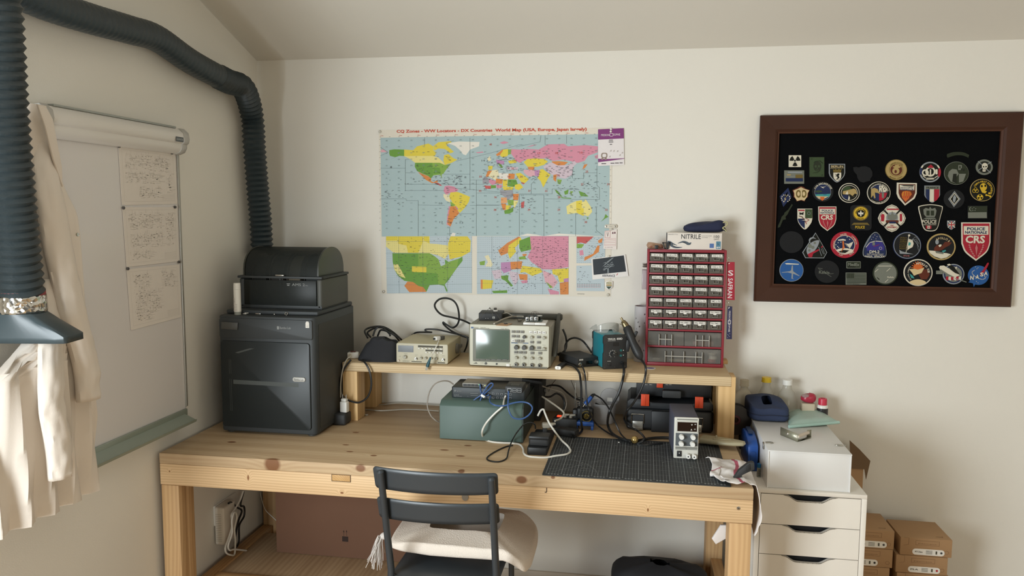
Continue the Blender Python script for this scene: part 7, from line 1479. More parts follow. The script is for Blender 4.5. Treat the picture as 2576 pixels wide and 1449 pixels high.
for k, s in (('lb', '0,928 726,926 726,1388 0,1384'), ('o', '168,1040 240,980 330,930 345,935 250,1000 245,1060 190,1082'), ('y', '250,1000 345,935 356,962 300,1020 310,1050 260,1106 245,1062'), ('g', '335,962 420,930 430,1032 350,1052 335,1020'), ('p', '420,927 725,927 725,1172 600,1190 520,1190 430,1130 400,1090 430,1032'), ('g2', '20,1130 65,1120 60,1156 25,1156'), ('c', '60,1085 90,1075 126,1150 115,1170 66,1166 86,1130'),
             ('l', '115,1200 190,1190 200,1260 140,1266'), ('v', '190,1135 265,1130 270,1200 215,1220 190,1190'), ('o', '265,1130 360,1125 350,1186 270,1190'), ('y', '350,1186 360,1160 500,1180 520,1210 440,1242 380,1210 340,1216'), ('y', '45,1270 130,1276 115,1340 45,1346'), ('o', '30,1270 45,1270 45,1346 30,1342'), ('g', '190,1240 250,1236 246,1270 286,1320 270,1326 225,1280 195,1266'), ('o', '330,1226 400,1230 400,1276 340,1270'),
             ('l', '250,1202 330,1216 330,1270 300,1320 268,1260'), ('p', '345,1282 400,1272 400,1296 360,1300'), ('y', '595,1190 725,1180 725,1282 655,1292 640,1240 600,1226'), ('o', '655,1296 725,1286 725,1388 660,1388'), ('p2', '520,1196 600,1230 640,1292 600,1342 540,1290'), ('p', '560,1342 650,1366 650,1388 580,1388'), ('g2', '545,1284 602,1330 580,1340'), ('g', '120,1360 240,1354 240,1376 130,1378'), ('v', '685,1265 725,1258 725,1288 690,1290'), ('g2', '330,1092 380,1082 390,1110 335,1112'), ('o', '360,1068 395,1066 392,1082 364,1084'),
             ('lb', '788,930 1015,928 1015,1140 788,1140'), ('r', '790,930 925,930 862,986 820,976 790,986'), ('g2', '790,986 850,990 830,1020 790,1022'), ('p', '812,1040 840,1035 846,1076 815,1080'), ('o', '958,962 996,940 990,976 965,982'), ('o', '955,1000 972,1000 966,1050 905,1092 850,1122 852,1092 920,1066'), ('lb', '788,1160 905,1158 1010,1270 1010,1362 788,1360')): P_(k, A(s), .0016, RZ_)
# grid dots of the insets, zone lines, letters, place-name ticks
b.mat(KEYS.index('line'))
for (S_, u0, u1, v0, v1, nu_, nv_) in ((LZ_, 235, 900, 936, 1372, 46, 30), (RZ_, 10, 718, 936, 1382, 48, 30), (RZ_, 796, 1008, 936, 1134, 14, 13)):
    for i in range(nu_):
        for j in range(nv_): x, z = S_(u0+(u1-u0)*i/(nu_-1), v0+(v1-v0)*j/(nv_-1)); b.rect(x-.0011, x+.0011, z-.0006, z+.0004, .0027, Fm)
for S_, s in ((LZ_, '180,388 378,388 378,320 410,316'), (LZ_, '378,388 378,515 640,515'), (LZ_, '378,425 455,425'), (LZ_, '378,515 378,565 690,565'), (LZ_, '180,632 385,632 385,645 480,645 480,925'), (LZ_, '480,680 690,682'), (LZ_, '890,560 890,150'), (LZ_, '680,436 890,436'), (LZ_, '890,482 990,482'), (LZ_, '940,482 940,925'), (LZ_, '800,748 940,748'), (LZ_, '890,682 1120,682'), (LZ_, '730,852 730,925'), (LZ_, '180,290 240,262 180,222'), (LZ_, '780,332 1040,272 1270,205 1300,200'), (LZ_, '640,515 1000,515'), (LZ_, '700,540 1180,582'), (LZ_, '530,210 530,147'), (LZ_, '715,210 700,190 760,170'),
              (RZ_, '530,925 530,600 335,598 335,925'), (RZ_, '430,592 430,515 490,450'), (RZ_, '595,592 595,552 800,552'), (RZ_, '535,632 970,636 970,542 950,525 950,370'), (RZ_, '765,470 845,470 845,425 950,425'), (RZ_, '782,925 782,745'), (RZ_, '945,700 945,880 1000,922'), (RZ_, '540,202 540,130'), (RZ_, '310,220 500,180 505,130'), (RZ_, '710,192 710,130'), (RZ_, '335,592 595,592'), (RZ_, '190,680 0,680'), (RZ_, '0,585 180,585'), (RZ_, '760,380 755,470')): b.line([S_(*q) for q in A(s)], .0009, .0028, Fm)
for s in ('222,970 905,966', '222,1062 905,1052', '225,1180 905,1172', '232,1312 905,1306', '325,928 330,1378', '515,928 520,1378', '708,928 712,1378'): b.line([LZ_(*q) for q in A(s)], .0006, .0028, Fm)
for s in ('0,1055 725,1052', '0,1185 725,1182', '0,1300 725,1300', '118,928 118,1386', '320,928 320,1386', '520,928 520,1386'): b.line([RZ_(*q) for q in A(s)], .0006, .0028, Fm)
rm = random.Random(4); b.mat(KEYS.index('ink'))
def ticks(S_, u0, u1, v0, v1, n, w=.0052):
    for _ in range(n):
        x, z = S_(rm.uniform(u0, u1), rm.uniform(v0, v1)); l = rm.uniform(.4, 1)*w; b.rect(x-l, x+l, z-.0006, z+.0006, .0029, Fm)
for a in ((LZ_, 380, 760, 250, 340, 16), (LZ_, 460, 720, 355, 430, 26), (LZ_, 480, 620, 425, 495, 10), (LZ_, 620, 830, 440, 520, 60), (LZ_, 690, 870, 540, 700, 24), (LZ_, 715, 790, 700, 840, 16), (LZ_, 190, 380, 540, 700, 26), (LZ_, 190, 470, 420, 530, 8), (LZ_, 600, 1000, 700, 910, 14), (RZ_, 40, 330, 400, 560, 60), (RZ_, 190, 330, 560, 740, 30), (RZ_, 80, 320, 290, 400, 70), (RZ_, 320, 700, 230, 330, 50), (RZ_, 700, 950, 220, 330, 10), (RZ_, 540, 770, 360, 470, 60), (RZ_, 330, 500, 340, 480, 30), (RZ_, 340, 460, 600, 710, 22), (RZ_, 600, 900, 470, 620, 50), (RZ_, 880, 1045, 430, 760, 34), (RZ_, 720, 900, 660, 760, 10), (RZ_, 350, 560, 740, 850, 10),
          (LZ_, 290, 760, 1070, 1290, 120), (LZ_, 240, 890, 940, 1060, 40), (RZ_, 130, 720, 1000, 1370, 260), (RZ_, 420, 720, 940, 1180, 90), (RZ_, 800, 1000, 940, 1110, 40), (RZ_, 790, 900, 1165, 1290, 16)): ticks(*a, **({'w': .0042} if a[4] > 1000 else {}))
for v in range(4):
    for k in range(14): b.mat(KEYS.index('red' if v % 2 else 'ink')); x, z = RZ_(798+k*13.6, 1304+v*9); b.rect(x-.0022, x+.0018, z-.0008, z+.0008, .0029, Fm)
b.mat(KEYS.index('let'))
for i in range(19):
    for j in range(17):
        x, z = LZ_(230+97.6*i-.0*j, 170-1.15*i+49.6*j)
        if i >= 18 or j >= 16 or x > mc[1].x-.03 or z < mc[3].z+.265: continue
        b.text('ABCDEFGHIJKLMNOPQR'[i]+'RQPONMLKJIHGFEDCBA'[j], x-.0045, x+.0045, z-.0028, z+.0028, .0030, Fm)
b.mat(KEYS.index('red'))
for S_, t, u, v in ((RZ_, '40', 108, 200), (RZ_, '16', 305, 328), (RZ_, '17', 492, 270), (RZ_, '18', 630, 268), (RZ_, '19', 825, 266), (RZ_, '20', 282, 390), (RZ_, '21', 348, 455), (RZ_, '33', 28, 455), (RZ_, '34', 250, 455), (RZ_, '35', 25, 568), (RZ_, '36', 147, 618), (RZ_, '37', 415, 568), (RZ_, '22', 548, 568), (RZ_, '24', 643, 445), (RZ_, '25', 870, 415), (RZ_, '27', 833, 516), (RZ_, '28', 650, 618), (RZ_, '29', 648, 718), (RZ_, '30', 862, 815), (RZ_, '32', 1025, 718), (RZ_, '31', 1040, 516), (RZ_, '39', 412, 718), (RZ_, '38', 143, 718)):
    x, z = S_(u, v); b.text(t, x-.0055, x+.0055, z-.0042, z+.0042, .0031, Fm)
for S_, t, u, v in ((LZ_, '1', 265, 380), (LZ_, '6', 445, 473), (LZ_, '7', 603, 552), (LZ_, '8', 853, 460), (LZ_, '9', 853, 542), (LZ_, '10', 657, 667), (LZ_, '12', 662, 815), (LZ_, '13', 822, 820), (LZ_, '14', 995, 328), (LZ_, '2', 795, 310)): b.mat(KEYS.index('line')); x, z = S_(u, v); b.text(t, x-.0036*len(t), x+.0036*len(t), z-.0040, z+.0040, .0031, Fm)
b.mat(KEYS.index('red'))
t0, t1 = LZ_(308, 116), RZ_(870, 66); t2 = LZ_(308, 84); b.text('CQ Zones - WW Locators - DX Countries  World Map (USA, Europe, Japan largely)', t0[0], t1[0], t2[1]-.0165, t2[1]+.0, .0012, Fm, bold=.035)
for k in range(12):
    x, z = LZ_(190+147.5*k, 130-2.0*k); t = ('-12', '-10', '-8', '-6', '-4', '-2', '0', '+2', '+4', '+6', '+8', '+10')[k]+'utc'; b.text(t, x-.008, x+.008, z-.0022, z+.0022, .0012, Fm)
b.mat(KEYS.index('ink'))
for k in range(24): x, z = LZ_(180+73.8*k, 141-1.05*k); (b.rect(x-.003, x+.003, z-.0006, z+.0006, .0012, Fm) if x < mc[1].x-.01 else None)
for k in range(16): x, z = LZ_(178, 160+48*k); b.rect(x-.003, x+.001, z-.0006, z+.0006, .0013, Fm); x, z = RZ_(1056, 160+48*k); b.rect(x-.001, x+.003, z-.0006, z+.0006, .0013, Fm)
x, z = RZ_(795, 1380); b.text('CQ WW LOCATOR MAP', x, x+.03, z-.004, z, .0012, Fm)
bw(b, 'sheet', MP, mpo)
def pin(px, py, lab, Y=-.0045, r=.006, c='#B9B3A6'):
    p = aty(px, py, Y); b = MB(); b.lathe([(0, .004), (r*.7, .0036), (r, .0015), (r, 0)], 18, FR(p.x, Y, p.z)); one('drawing_pin', b, mat('pin_'+c[1:], c, .3, coat=.3), lab, 'pin', (p.x, Y, p.z), 'pins on the back wall')
pin(955.5, 331.5, 'clear pin at the top left corner of the world map', c='#BDB8AB'); pin(965, 733.5, 'grey pin at the bottom left corner of the world map', c='#A09A8D'); pin(1530, 741.5, 'pin at the bottom right corner of the world map', c='#BDB8AB')
# visitor badge
Y2 = -.0046; bd = [aty(x, y, Y2) for x, y in ((1504.5, 325.5), (1569, 322.5), (1570.5, 414.5), (1504.5, 417.5))]
bg2 = thing('visitor_badge', 'white and purple visitor badge pinned over the map top right corner', 'badge', tuple(bd[3])); F2 = FR(0, Y2, 0)
def uv(c, u, v): a_ = c[3].lerp(c[2], u); d_ = c[0].lerp(c[1], u); p = a_.lerp(d_, v); return (p.x, p.z)
q4 = lambda c, u0, u1, v0, v1: [uv(c, u0, v0), uv(c, u1, v0), uv(c, u1, v1), uv(c, u0, v1)]
b = MB(); b.prism([(p.x, p.z) for p in bd], 0, .0008, F2); b.mat(1); b.flat([uv(bd, 0, .72), uv(bd, 1, .72), uv(bd, 1, 1), uv(bd, 0, 1)], .001, F2); b.flat([uv(bd, 0, .10), uv(bd, .5, .13), uv(bd, 1, .165), uv(bd, 1, .18), uv(bd, .4, .18), uv(bd, 0, .20)], .001, F2)
def tx(c, t, u0, u1, v0, v1, z=.0012, bold=0.): a_, d_ = uv(c, u0, v0), uv(c, u1, v1); b.text(t, a_[0], d_[0], a_[1], d_[1], z, F2, bold)
b.mat(0); tx(bd, 'MISSION', .12, .44, .81, .86); tx(bd, 'SOPHIE', .60, .86, .81, .86); x, z = uv(bd, .52, .835); b.ring(rrect(.015, .013, .004, 4, x, z), rrect(.012, .010, .003, 4, x, z), .0012, F2)
b.mat(2)
for u, v, w in ((.5, .69, .17), (.5, .64, .19), (.5, .575, .09)): p = uv(bd, u, v); b.rect(p[0]-w*.05, p[0]+w*.05, p[1]-.0015, p[1]+.0015, .0012, F2)
for u, w in ((.22, .012), (.55, .010), (.72, .010), (.88, .008)): p = uv(bd, u, .06); b.rect(p[0]-w*.8, p[0]+w*.8, p[1]-.0022, p[1]+.001, .0012, F2)
b.mat(3)
x, z = uv(bd, .24, .28); b.ring(rrect(.026, .022, .008, 4, x, z), rrect(.016, .014, .005, 4, x, z), .0012, F2); b.rect(x-.012, x-.004, z-.018, z-.010, .0012, F2); b.rect(x+.002, x+.010, z-.018, z-.010, .0012, F2)
for u, v in ((.5, .4), (.62, .39), (.76, .38), (.94, .33), (.85, .27), (.46, .24)): p = uv(bd, u, v); b.ring(circ(.0028, 12, *p), circ(.0019, 12, *p), .0012, F2); b.line([(p[0]-.004, p[1]-.004), (p[0]+.002, p[1]+.004)], .0006, .0012, F2)
bw(b, 'card', [mat('badge_card', '#E0DADA', .5), mat('badge_purple', '#7A2C72', .5), mat('badge_text', '#3C3338', .6), mat('badge_doodle', '#8F7F72', .6)], bg2)
pin(1537, 325, 'upper white pin holding the visitor badge', -.0058, .0048, '#E4E0DA'); pin(1536.5, 331, 'lower white pin holding the visitor badge', -.0056, .0048, '#E4E0D8')
# clip and small pass
cdx = [aty(x, y, Y2) for x, y in ((1521, 581), (1552, 577), (1551, 627.5), (1518, 625.5))]; b = MB(); b.prism([(p.x, p.z) for p in cdx], 0, .0008, F2)
b.mat(1); x0, z0 = uv(cdx, .08, .62); x1, z1 = uv(cdx, .46, .95); b.line([(x0, z0), (x1, z0), (x1, z1), (x0, z1), (x0, z0)], .0012, .001, F2)
for v in (.5, .42, .33, .22): a_, d_ = uv(cdx, .08, v), uv(cdx, .88, v+.015); b.line([a_, d_], .0008, .001, F2)
b.line(q4(cdx, .06, .92, .18, .55)+[uv(cdx, .06, .18)], .0006, .001, F2)
b.mat(2); b.text('V', x0+.006, x1-.006, z0+.004, z1-.004, .0012, F2)
for u in (.68, .84): p = uv(cdx, u, .84); b.rect(p[0]-.0026, p[0]+.0026, p[1]-.004, p[1]+.004, .001, F2)
tx(cdx, 'TL 32471949', .1, .7, .06, .11, .001)
one('visitor_pass', b, [mat('pass_card', '#E2D8D2', .5), mat('pass_red', '#B5545C', .6), mat('pass_dark', '#5C2A36', .6)], 'small white pass with red letter V clipped at the map right edge', 'pass', tuple(cdx[3]))
c_ = aty(1536.5, 569.5, -.0065); b = MB(); b.prism(rrect(.053, .0165, .008, 6, c_.x, c_.z), .0038, .009, FR(0, 0, 0), .002)
b.mat(1)
for s_ in (-1, 1): b.lathe([(0, .0105), (.0035, .0100), (.004, .009)], 14, FR(c_.x+s_*.0185, 0, c_.z))
b.text('clip', c_.x-.006, c_.x+.006, c_.z-.002, c_.z+.002, .0093, FR()); b.mat(0).tube([(c_.x, -.006, c_.z-.008), (c_.x+.006, -.008, c_.z-.011), (c_.x+.002, -.008, c_.z-.016), (c_.x-.004, -.0068, c_.z-.018)], .0014, 6)
one('badge_clip', b, [mat('clip_clear', '#CFC9BC', .25), mat('clip_rivet', '#8B877E', .3, .8)], 'clear badge clip with two rivets above the small red V pass', 'clip', tuple(c_))
# photo card
pc4 = [aty(x, y, Y2) for x, y in ((1487.5, 651), (1573, 640), (1581, 694.5), (1490.5, 703.5))]; b = MB(); b.prism([(p.x, p.z) for p in pc4], 0, .001, F2)
b.mat(1).flat(q4(pc4, .04, .955, .22, .965), .0012, F2); b.mat(2)
for s in ('.43,.24 .47,.24 .485,.66 .455,.66', '.30,.55 .44,.68 .62,.88 .66,.93 .60,.91 .46,.78', '.36,.52 .62,.62 .62,.65 .36,.56', '.34,.40 .45,.46 .60,.54 .58,.57 .44,.50 .34,.44', '.32,.72 .46,.72 .44,.76', '.48,.62 .62,.72 .60,.74'): b.flat([uv(pc4, *q) for q in A(s)], .0014, F2)
for u, v in ((.35, .42), (.61, .56)): b.ring(circ(.0045, 14, *uv(pc4, u, v)), circ(.0033, 14, *uv(pc4, u, v)), .00145, F2)
b.mat(3); a_, d_ = uv(pc4, .27, .05), uv(pc4, .64, .17); b.text('AIRFRANCE', a_[0], d_[0], (a_[1]+d_[1])/2-.005, (a_[1]+d_[1])/2+.005, .0013, F2, bold=.02); b.mat(4).flat([uv(pc4, .67, .09), uv(pc4, .685, .09), uv(pc4, .73, .17), uv(pc4, .70, .17)], .0013, F2)
one('photo_card', b, [mat('photo_white', '#E4E0DC', .4), mat('photo_dark', '#2A3037', .3), mat('photo_grey', '#7E868A', .5), mat('photo_navy', '#20243C', .5), mat('photo_red', '#B03438', .5)], 'white-bordered photo of an aeroplane propeller mast pinned below the red V pass', 'photo', tuple(pc4[3]))
pin(1532, 645, 'pale pin at the top of the aeroplane photo card', -.0058, .0046, '#CFC9BB')
G5 = zoom(-.0046, 1480, 540, 3.45); sh5 = [G5(*q) for q in ((145, 585), (180, 572), (213, 580), (210, 632), (178, 655), (147, 637))]
b = MB(); b.prism(sh5, 0, .0025, FR(0, -.0046, 0), .0006); b.mat(1); b.flat([G5(*q) for q in ((152, 589), (180, 578), (207, 586), (204, 602), (155, 602))], .0028, FR(0, -.0046, 0)); b.mat(2).flat([G5(*q) for q in ((153, 622), (205, 622), (178, 648))], .0028, FR(0, -.0046, 0)); b.mat(3).flat([G5(*q) for q in ((155, 605), (205, 605), (205, 618), (155, 618))], .0028, FR(0, -.0046, 0))
b.mat(2); a_, c_ = G5(158, 599), G5(202, 588); b.text('MILES', a_[0], c_[0], a_[1], c_[1], .003, FR(0, -.0046, 0))
p = G5(180, 612); one('badge_sticker', b, [mat('photo_white'), mat('sticker_cream', '#C7BE9C', .5), mat('sticker_green', '#23402F', .5), mat('sticker_gold', '#A58E54', .5)], 'little shield sticker stuck below the aeroplane photo card', 'sticker', (p[0], -.003, p[1]))
# ---------------------------------------------------------------- framed patch collection
M_fr = mat('frame_walnut', '#3F2519', .5, vary=.25, vscale=6, spec=.22); M_felt = mat('felt_black', '#08090B', .95, bump=.3, bscale=900, spec=.1)
fx0, fx1, fz0, fz1 = 2.1565, 3.1185, 1.2800, 2.0265; ix0, ix1, iz0, iz1 = 2.231, 3.043, 1.3530, 1.9545
fr = thing('picture_frame', 'wide walnut frame with black felt board hanging on the right wall part', 'frame', ((fx0+fx1)/2, -.002, fz0))
b = MB()
prof = [(0, 0), (0, .022), (.006, .030), (.058, .027), (.068, .022)]   # across the rail: in from the outer edge, out from the wall
cor = lambda k: [(fx0+k, fz0+k*.985), (fx1-k, fz0+k*.985), (fx1-k, fz1-k*.96), (fx0+k, fz1-k*.96)]
rings = [[(x, -.002-d_, z) for x, z in cor(k)] for k, d_ in prof]
for r0, r1 in zip(rings, rings[1:]):
    for i in range(4): b.add([r0[i], r0[(i+1) % 4], r1[(i+1) % 4], r1[i]], [(0, 1, 2, 3)])
bw(b, 'frame_rails', M_fr, fr)
b = MB(); c1, c2 = cor(.068), [(ix0, iz0), (ix1, iz0), (ix1, iz1), (ix0, iz1)]
for i in range(4):
    j = (i+1) % 4; b.add([(c1[i][0], -.026, c1[i][1]), (c1[j][0], -.026, c1[j][1]), (c2[j][0], -.023, c2[j][1]), (c2[i][0], -.023, c2[i][1])], [(0, 1, 2, 3)]); b.add([(c2[i][0], -.023, c2[i][1]), (c2[j][0], -.023, c2[j][1]), (c2[j][0], -.013, c2[j][1]), (c2[i][0], -.013, c2[i][1])], [(0, 1, 2, 3)])
bw(b, 'inner_slip', mat('frame_slip', '#4A2C1E', .45, spec=.3), fr)
b = MB(); b.box(fx0+.03, fx1-.03, -.0125, -.004, fz0+.03, fz1-.03); bw(b, 'felt_board', M_felt, fr)

CP_ = {'k': '#14150F', 'w': '#CFC8B6', 'r': '#9E2232', 'n': '#1F2A4D', 'y': '#C9A630', 'o': '#6B5A2C', 'g': '#39492F', 'd': '#1C1F17', 't': '#A68F5C', 'b': '#27548F', 's': '#6F7268', 'e': '#8A8F93', 'br': '#5A2A1C', 'te': '#3E8E8C', 'or': '#C2632F', 'gd': '#2A3022', 'bk': '#17181A', 'pu': '#35307A', 'tn': '#C8B48A', 'pk': '#B36B6B'}
CK = list(CP_); MPt = [mat('patch_'+k, CP_[k], .75, spec=.25) for k in CK]
YP = -.0132
class Patch:
    def __init__(s, ox, oy, sc): s.b = MB(); s.G = zoom(YP, ox, oy, sc); s.F = FR(0, YP, 0); s.z = .0034; s.k = s.G(1, 0)[0]-s.G(0, 0)[0]
    def base(s, col, pts, h=.003): s.b.mat(CK.index(col)); P = [s.G(*q) for q in pts]; s.b.prism(P, 0, h, s.F, .0006, 1); s.mid = (sum(p[0] for p in P)/len(P), sum(p[1] for p in P)/len(P)); return s
    def f(s, col, pts): s.z += .00022; s.b.mat(CK.index(col)).flat([s.G(*q) for q in pts], s.z, s.F); return s
    def l(s, col, pts, w): s.z += .00022; s.b.mat(CK.index(col)).line([s.G(*q) for q in pts], w*s.k, s.z, s.F); return s
    def c(s, col, cx, cy, r, ry=None): return s.f(col, circ(r, 28, cx, cy, ry))
    def o(s, col, cx, cy, r, w, ry=None): s.z += .00022; k_ = (ry or r)-w; s.b.mat(CK.index(col)).ring([s.G(*q) for q in circ(r, 36, cx, cy, ry)], [s.G(*q) for q in circ(r-w, 36, cx, cy, k_)], s.z, s.F); return s
    def t(s, col, txt, u0, u1, v0, v1, bold=.01): s.z += .00022; a, c = s.G(u0, v1), s.G(u1, v0); s.b.mat(CK.index(col)).text(txt, a[0], c[0], a[1], c[1], s.z, s.F, bold); return s
    def a(s, col, txt, cx, cy, r, deg, size, inward=False, spread=1., bold=.01): s.z += .00022; x, y = s.G(cx, cy); s.b.mat(CK.index(col)).arctext(txt, r*s.k, deg, size*s.k, s.z, s.F, inward, bold, spread, x, y); return s
    def end(s, label): one('patch', s.b, MPt, label, 'patch', (s.mid[0], YP, s.mid[1]), 'patches on the framed felt board')
def pA(): return Patch(1940, 360, 7.246)
def pB(): return Patch(2190, 360, 7.244)
def pC(): return Patch(1940, 540, 7.246)
def pD(): return Patch(2180, 540, 7.244)
def el(cx, cy, rx, ry=None, n=36): return circ(rx, n, cx, cy, ry)
def wedge(cx, cy, r0, r1, a0, a1): return [(cx+r1*cos(R(a0+(a1-a0)*i/6)), cy+r1*sin(R(a0+(a1-a0)*i/6))) for i in range(7)]+[(cx+r0*cos(R(a1)), cy+r0*sin(R(a1))), (cx+r0*cos(R(a0)), cy+r0*sin(R(a0)))]
def shield(x0, x1, y0, y1, sq=.45): m_ = (x0+x1)/2; h = y1-y0; return [(x0, y0), (x1, y0)]+[(p.x, p.y) for p in spline([(x1, y0+h*sq, 0), (x1-(x1-m_)*.22, y0+h*.72, 0), (m_, y1, 0), (x0+(m_-x0)*.22, y0+h*.72, 0), (x0, y0+h*sq, 0)], 5)]
def hshield(x0, x1, y0, y1): m_ = (x0+x1)/2; h = y1-y0; return [(x0, y0), (x1, y0), (x1-2, y0+h*.52)]+[(p.x, p.y) for p in spline([(x1-4, y0+h*.55, 0), (x1-(x1-m_)*.28, y0+h*.78, 0), (m_, y1, 0)], 5)][1:]+[(p.x, p.y) for p in spline([(m_, y1, 0), (x0+(m_-x0)*.28, y0+h*.78, 0), (x0+4, y0+h*.55, 0)], 5)][1:]
def rpoly(x0, x1, y0, y1, r=6): return rrect(x1-x0, y1-y0, r, 3, (x0+x1)/2, (y0+y1)/2)
q = pA().base('w', rpoly(318, 546, 222, 437)).c('k', 430, 322, 17)
for a in (-65, -180+65+0, 90): q.f('k', wedge(430, 325, 30, 98, {-65: -62, -115: -178, 90: 62}[a] if a != 90 else 62, {-65: -2, -115: -118, 90: 118}[a] if a != 90 else 118))
q.end('square cream patch with black radiation symbol')
q = pA().base('s', rpoly(235, 600, 497, 742, 3)).f('n', rpoly(262, 575, 640, 700, 3)).f('t', rpoly(285, 355, 570, 590, 2)).f('o', rpoly(440, 570, 575, 640, 2)).f('e', rpoly(300, 560, 520, 545, 2)); q.l('e', [(275, 615), (430, 610)], 5); q.end('dull grey-blue rectangular patch under the radiation patch')
q = pA().base('gd', rpoly(690, 970, 253, 620, 8)).f('g', rpoly(700, 960, 262, 612, 6)).f('gd', el(838, 425, 74, 92)).c('g', 808, 425, 17, 22).c('g', 866, 425, 17, 22).f('g', [(838, 440), (850, 468), (826, 468)]).f('g', rpoly(812, 866, 488, 500, 2)).t('d', 'A', 722, 748, 278, 302).t('d', 'A', 910, 936, 570, 595).l('d', [(770, 360), (800, 335), (880, 325), (935, 370)], 8).l('d', [(760, 545), (830, 540), (890, 500)], 6); q.end('olive playing-card patch with a skull')
q = pA().base('e', shield(1048, 1346, 378, 718, .5)).f('k', shield(1066, 1328, 394, 700, .5)).t('tn', 'BERLIN', 1088, 1308, 406, 446).l('tn', [(1075, 460), (1325, 452)], 5).f('o', [(1120, 475), (1150, 490), (1165, 468), (1200, 488), (1235, 466), (1250, 488), (1280, 470), (1265, 535), (1130, 535)]).f('w', shield(1128, 1272, 540, 695, .4)).f('k', [(1150, 560), (1190, 575), (1200, 558), (1235, 552), (1240, 580), (1225, 590), (1240, 640), (1210, 650), (1230, 680), (1200, 660), (1165, 670), (1205, 635), (1195, 610), (1155, 600), (1190, 590), (1160, 572)]); q.end('black BERLIN shield patch with white bear panel')
pA().base('bk', [(1490, 440), (1545, 430), (1590, 445), (1640, 425), (1720, 420), (1800, 450), (1842, 520), (1845, 600), (1805, 650), (1800, 690), (1740, 700), (1680, 722), (1610, 700), (1570, 640), (1560, 580), (1500, 510)]).end('plain very dark irregular patch right of the BERLIN shield')
q = pA().base('n', [(310, 810), (372, 985), (220, 1165), (155, 970)], .002); q.f('tn', [(305, 880), (262, 930), (290, 960), (258, 1000), (270, 1020), (215, 1105), (250, 1035), (235, 1020), (262, 970), (245, 950)])
for k in range(12):
    t = 2*pi*k/12
    if abs(cos(t)) > .3: q.c('w', 262+78*cos(t), 1005+66*sin(t), 10)
q.end('dark blue diamond patch with yellow lightning bolt and stars')
q = pA().base('br', [(385, 855), (470, 820), (505, 795), (545, 785), (590, 800), (625, 830), (700, 855), (675, 915), (670, 985), (625, 1010), (610, 1065), (540, 1045), (460, 1065), (445, 1015), (405, 985), (405, 915)]); q.f('tn', [(400, 865), (480, 835), (540, 805), (605, 835), (690, 862), (660, 915), (655, 975), (600, 1050), (545, 1035), (470, 1055), (420, 975), (420, 915)]).f('o', el(495, 925, 48, 72)).f('o', el(592, 925, 48, 72)).f('tn', el(495, 925, 24, 40)).f('tn', el(592, 925, 24, 40)).f('tn', [(530, 840), (545, 800), (560, 840), (556, 1030), (534, 1030)]); q.end('tan winged badge patch with brown outline')
q = pA().base('bk', el(940, 885, 196, 184), .0022).c('n', 935, 895, 148, 142).f('te', [(800, 935), (1080, 925), (1050, 980), (935, 1005), (815, 970)]).f('tn', [(815, 965), (1040, 975), (935, 1030), (860, 1010)]).f('g', [(790, 880), (850, 858), (925, 872), (920, 890), (860, 900), (855, 930), (848, 900), (800, 895)]).f('n', [(980, 890), (1010, 850), (1060, 880)]).f('w', [(890, 790), (930, 800), (1000, 790), (940, 812), (960, 830), (925, 815)]).f('b', [(945, 935), (1010, 935), (1000, 945), (950, 945)]).o('e', 935, 895, 150, 6, 144).f('or', shield(890, 962, 980, 1050)); q.a('w', 'COB BISCARROSSE', 938, 890, 160, 90, 40, spread=1.02, bold=.03); q.end('round black COB BISCARROSSE patch with beach scene')
q = pA().base('w', el(1418, 908, 193, 180)).o('k', 1418, 908, 180, 26, 167).c('k', 1418, 908, 150, 138).f('g', [(1300, 850), (1360, 790), (1420, 790), (1460, 840), (1380, 860), (1310, 880)]).f('t', [(1300, 880), (1420, 850), (1500, 830), (1540, 850), (1560, 930), (1520, 920), (1480, 960), (1530, 985), (1470, 960), (1430, 930), (1380, 940), (1300, 930)]).f('n', [(1285, 945), (1390, 940), (1400, 1000), (1380, 1030), (1320, 1000)]).f('w', [(1345, 930), (1385, 870), (1400, 935)]).f('w', [(1395, 1030), (1410, 950), (1430, 1000), (1415, 1045)]); q.o('w', 1418, 908, 152, 8, 140)
q.end('round patch with golden lion and green hills on black')
q = pB().base('w', el(146, 906, 214, 206)).c('k', 146, 906, 202, 194).a('w', 'GENDARMERIE NATIONALE', 146, 906, 168, 82, 34, spread=.95).a('w', 'COMPAGNIE DE NANTES', 146, 906, 190, 280, 34, True, .9).c('n', 146, 906, 150, 146).f('w', [(150, 770), (230, 775), (290, 840), (296, 895), (150, 895)]).f('r', [(150, 905), (298, 905), (270, 990), (210, 1040), (150, 1052)]).f('s', [(195, 905), (240, 905), (236, 1000), (200, 1000)])
for x, y in ((180, 800), (230, 800), (205, 835), (250, 840), (175, 875), (210, 870), (278, 880)): q.f('k', [(x-10, y+14), (x, y-18), (x+10, y+14)])
q.f('t', [(0, 840), (60, 815), (120, 840), (150, 900), (175, 935), (120, 910), (70, 900), (80, 1000), (60, 1010), (40, 950), (0, 1000)]); q.end('round gendarmerie patch with tan elephant-like beast, blue, white and red quarters')
pA().base('gd', [(372, 1110), (396, 1125), (330, 1235), (300, 1300), (260, 1340), (270, 1390), (215, 1400), (160, 1530), (120, 1545), (125, 1500), (165, 1420), (190, 1340), (235, 1300), (240, 1270), (310, 1210)], .002).end('dark olive rifle-shaped patch at the left edge of the felt')
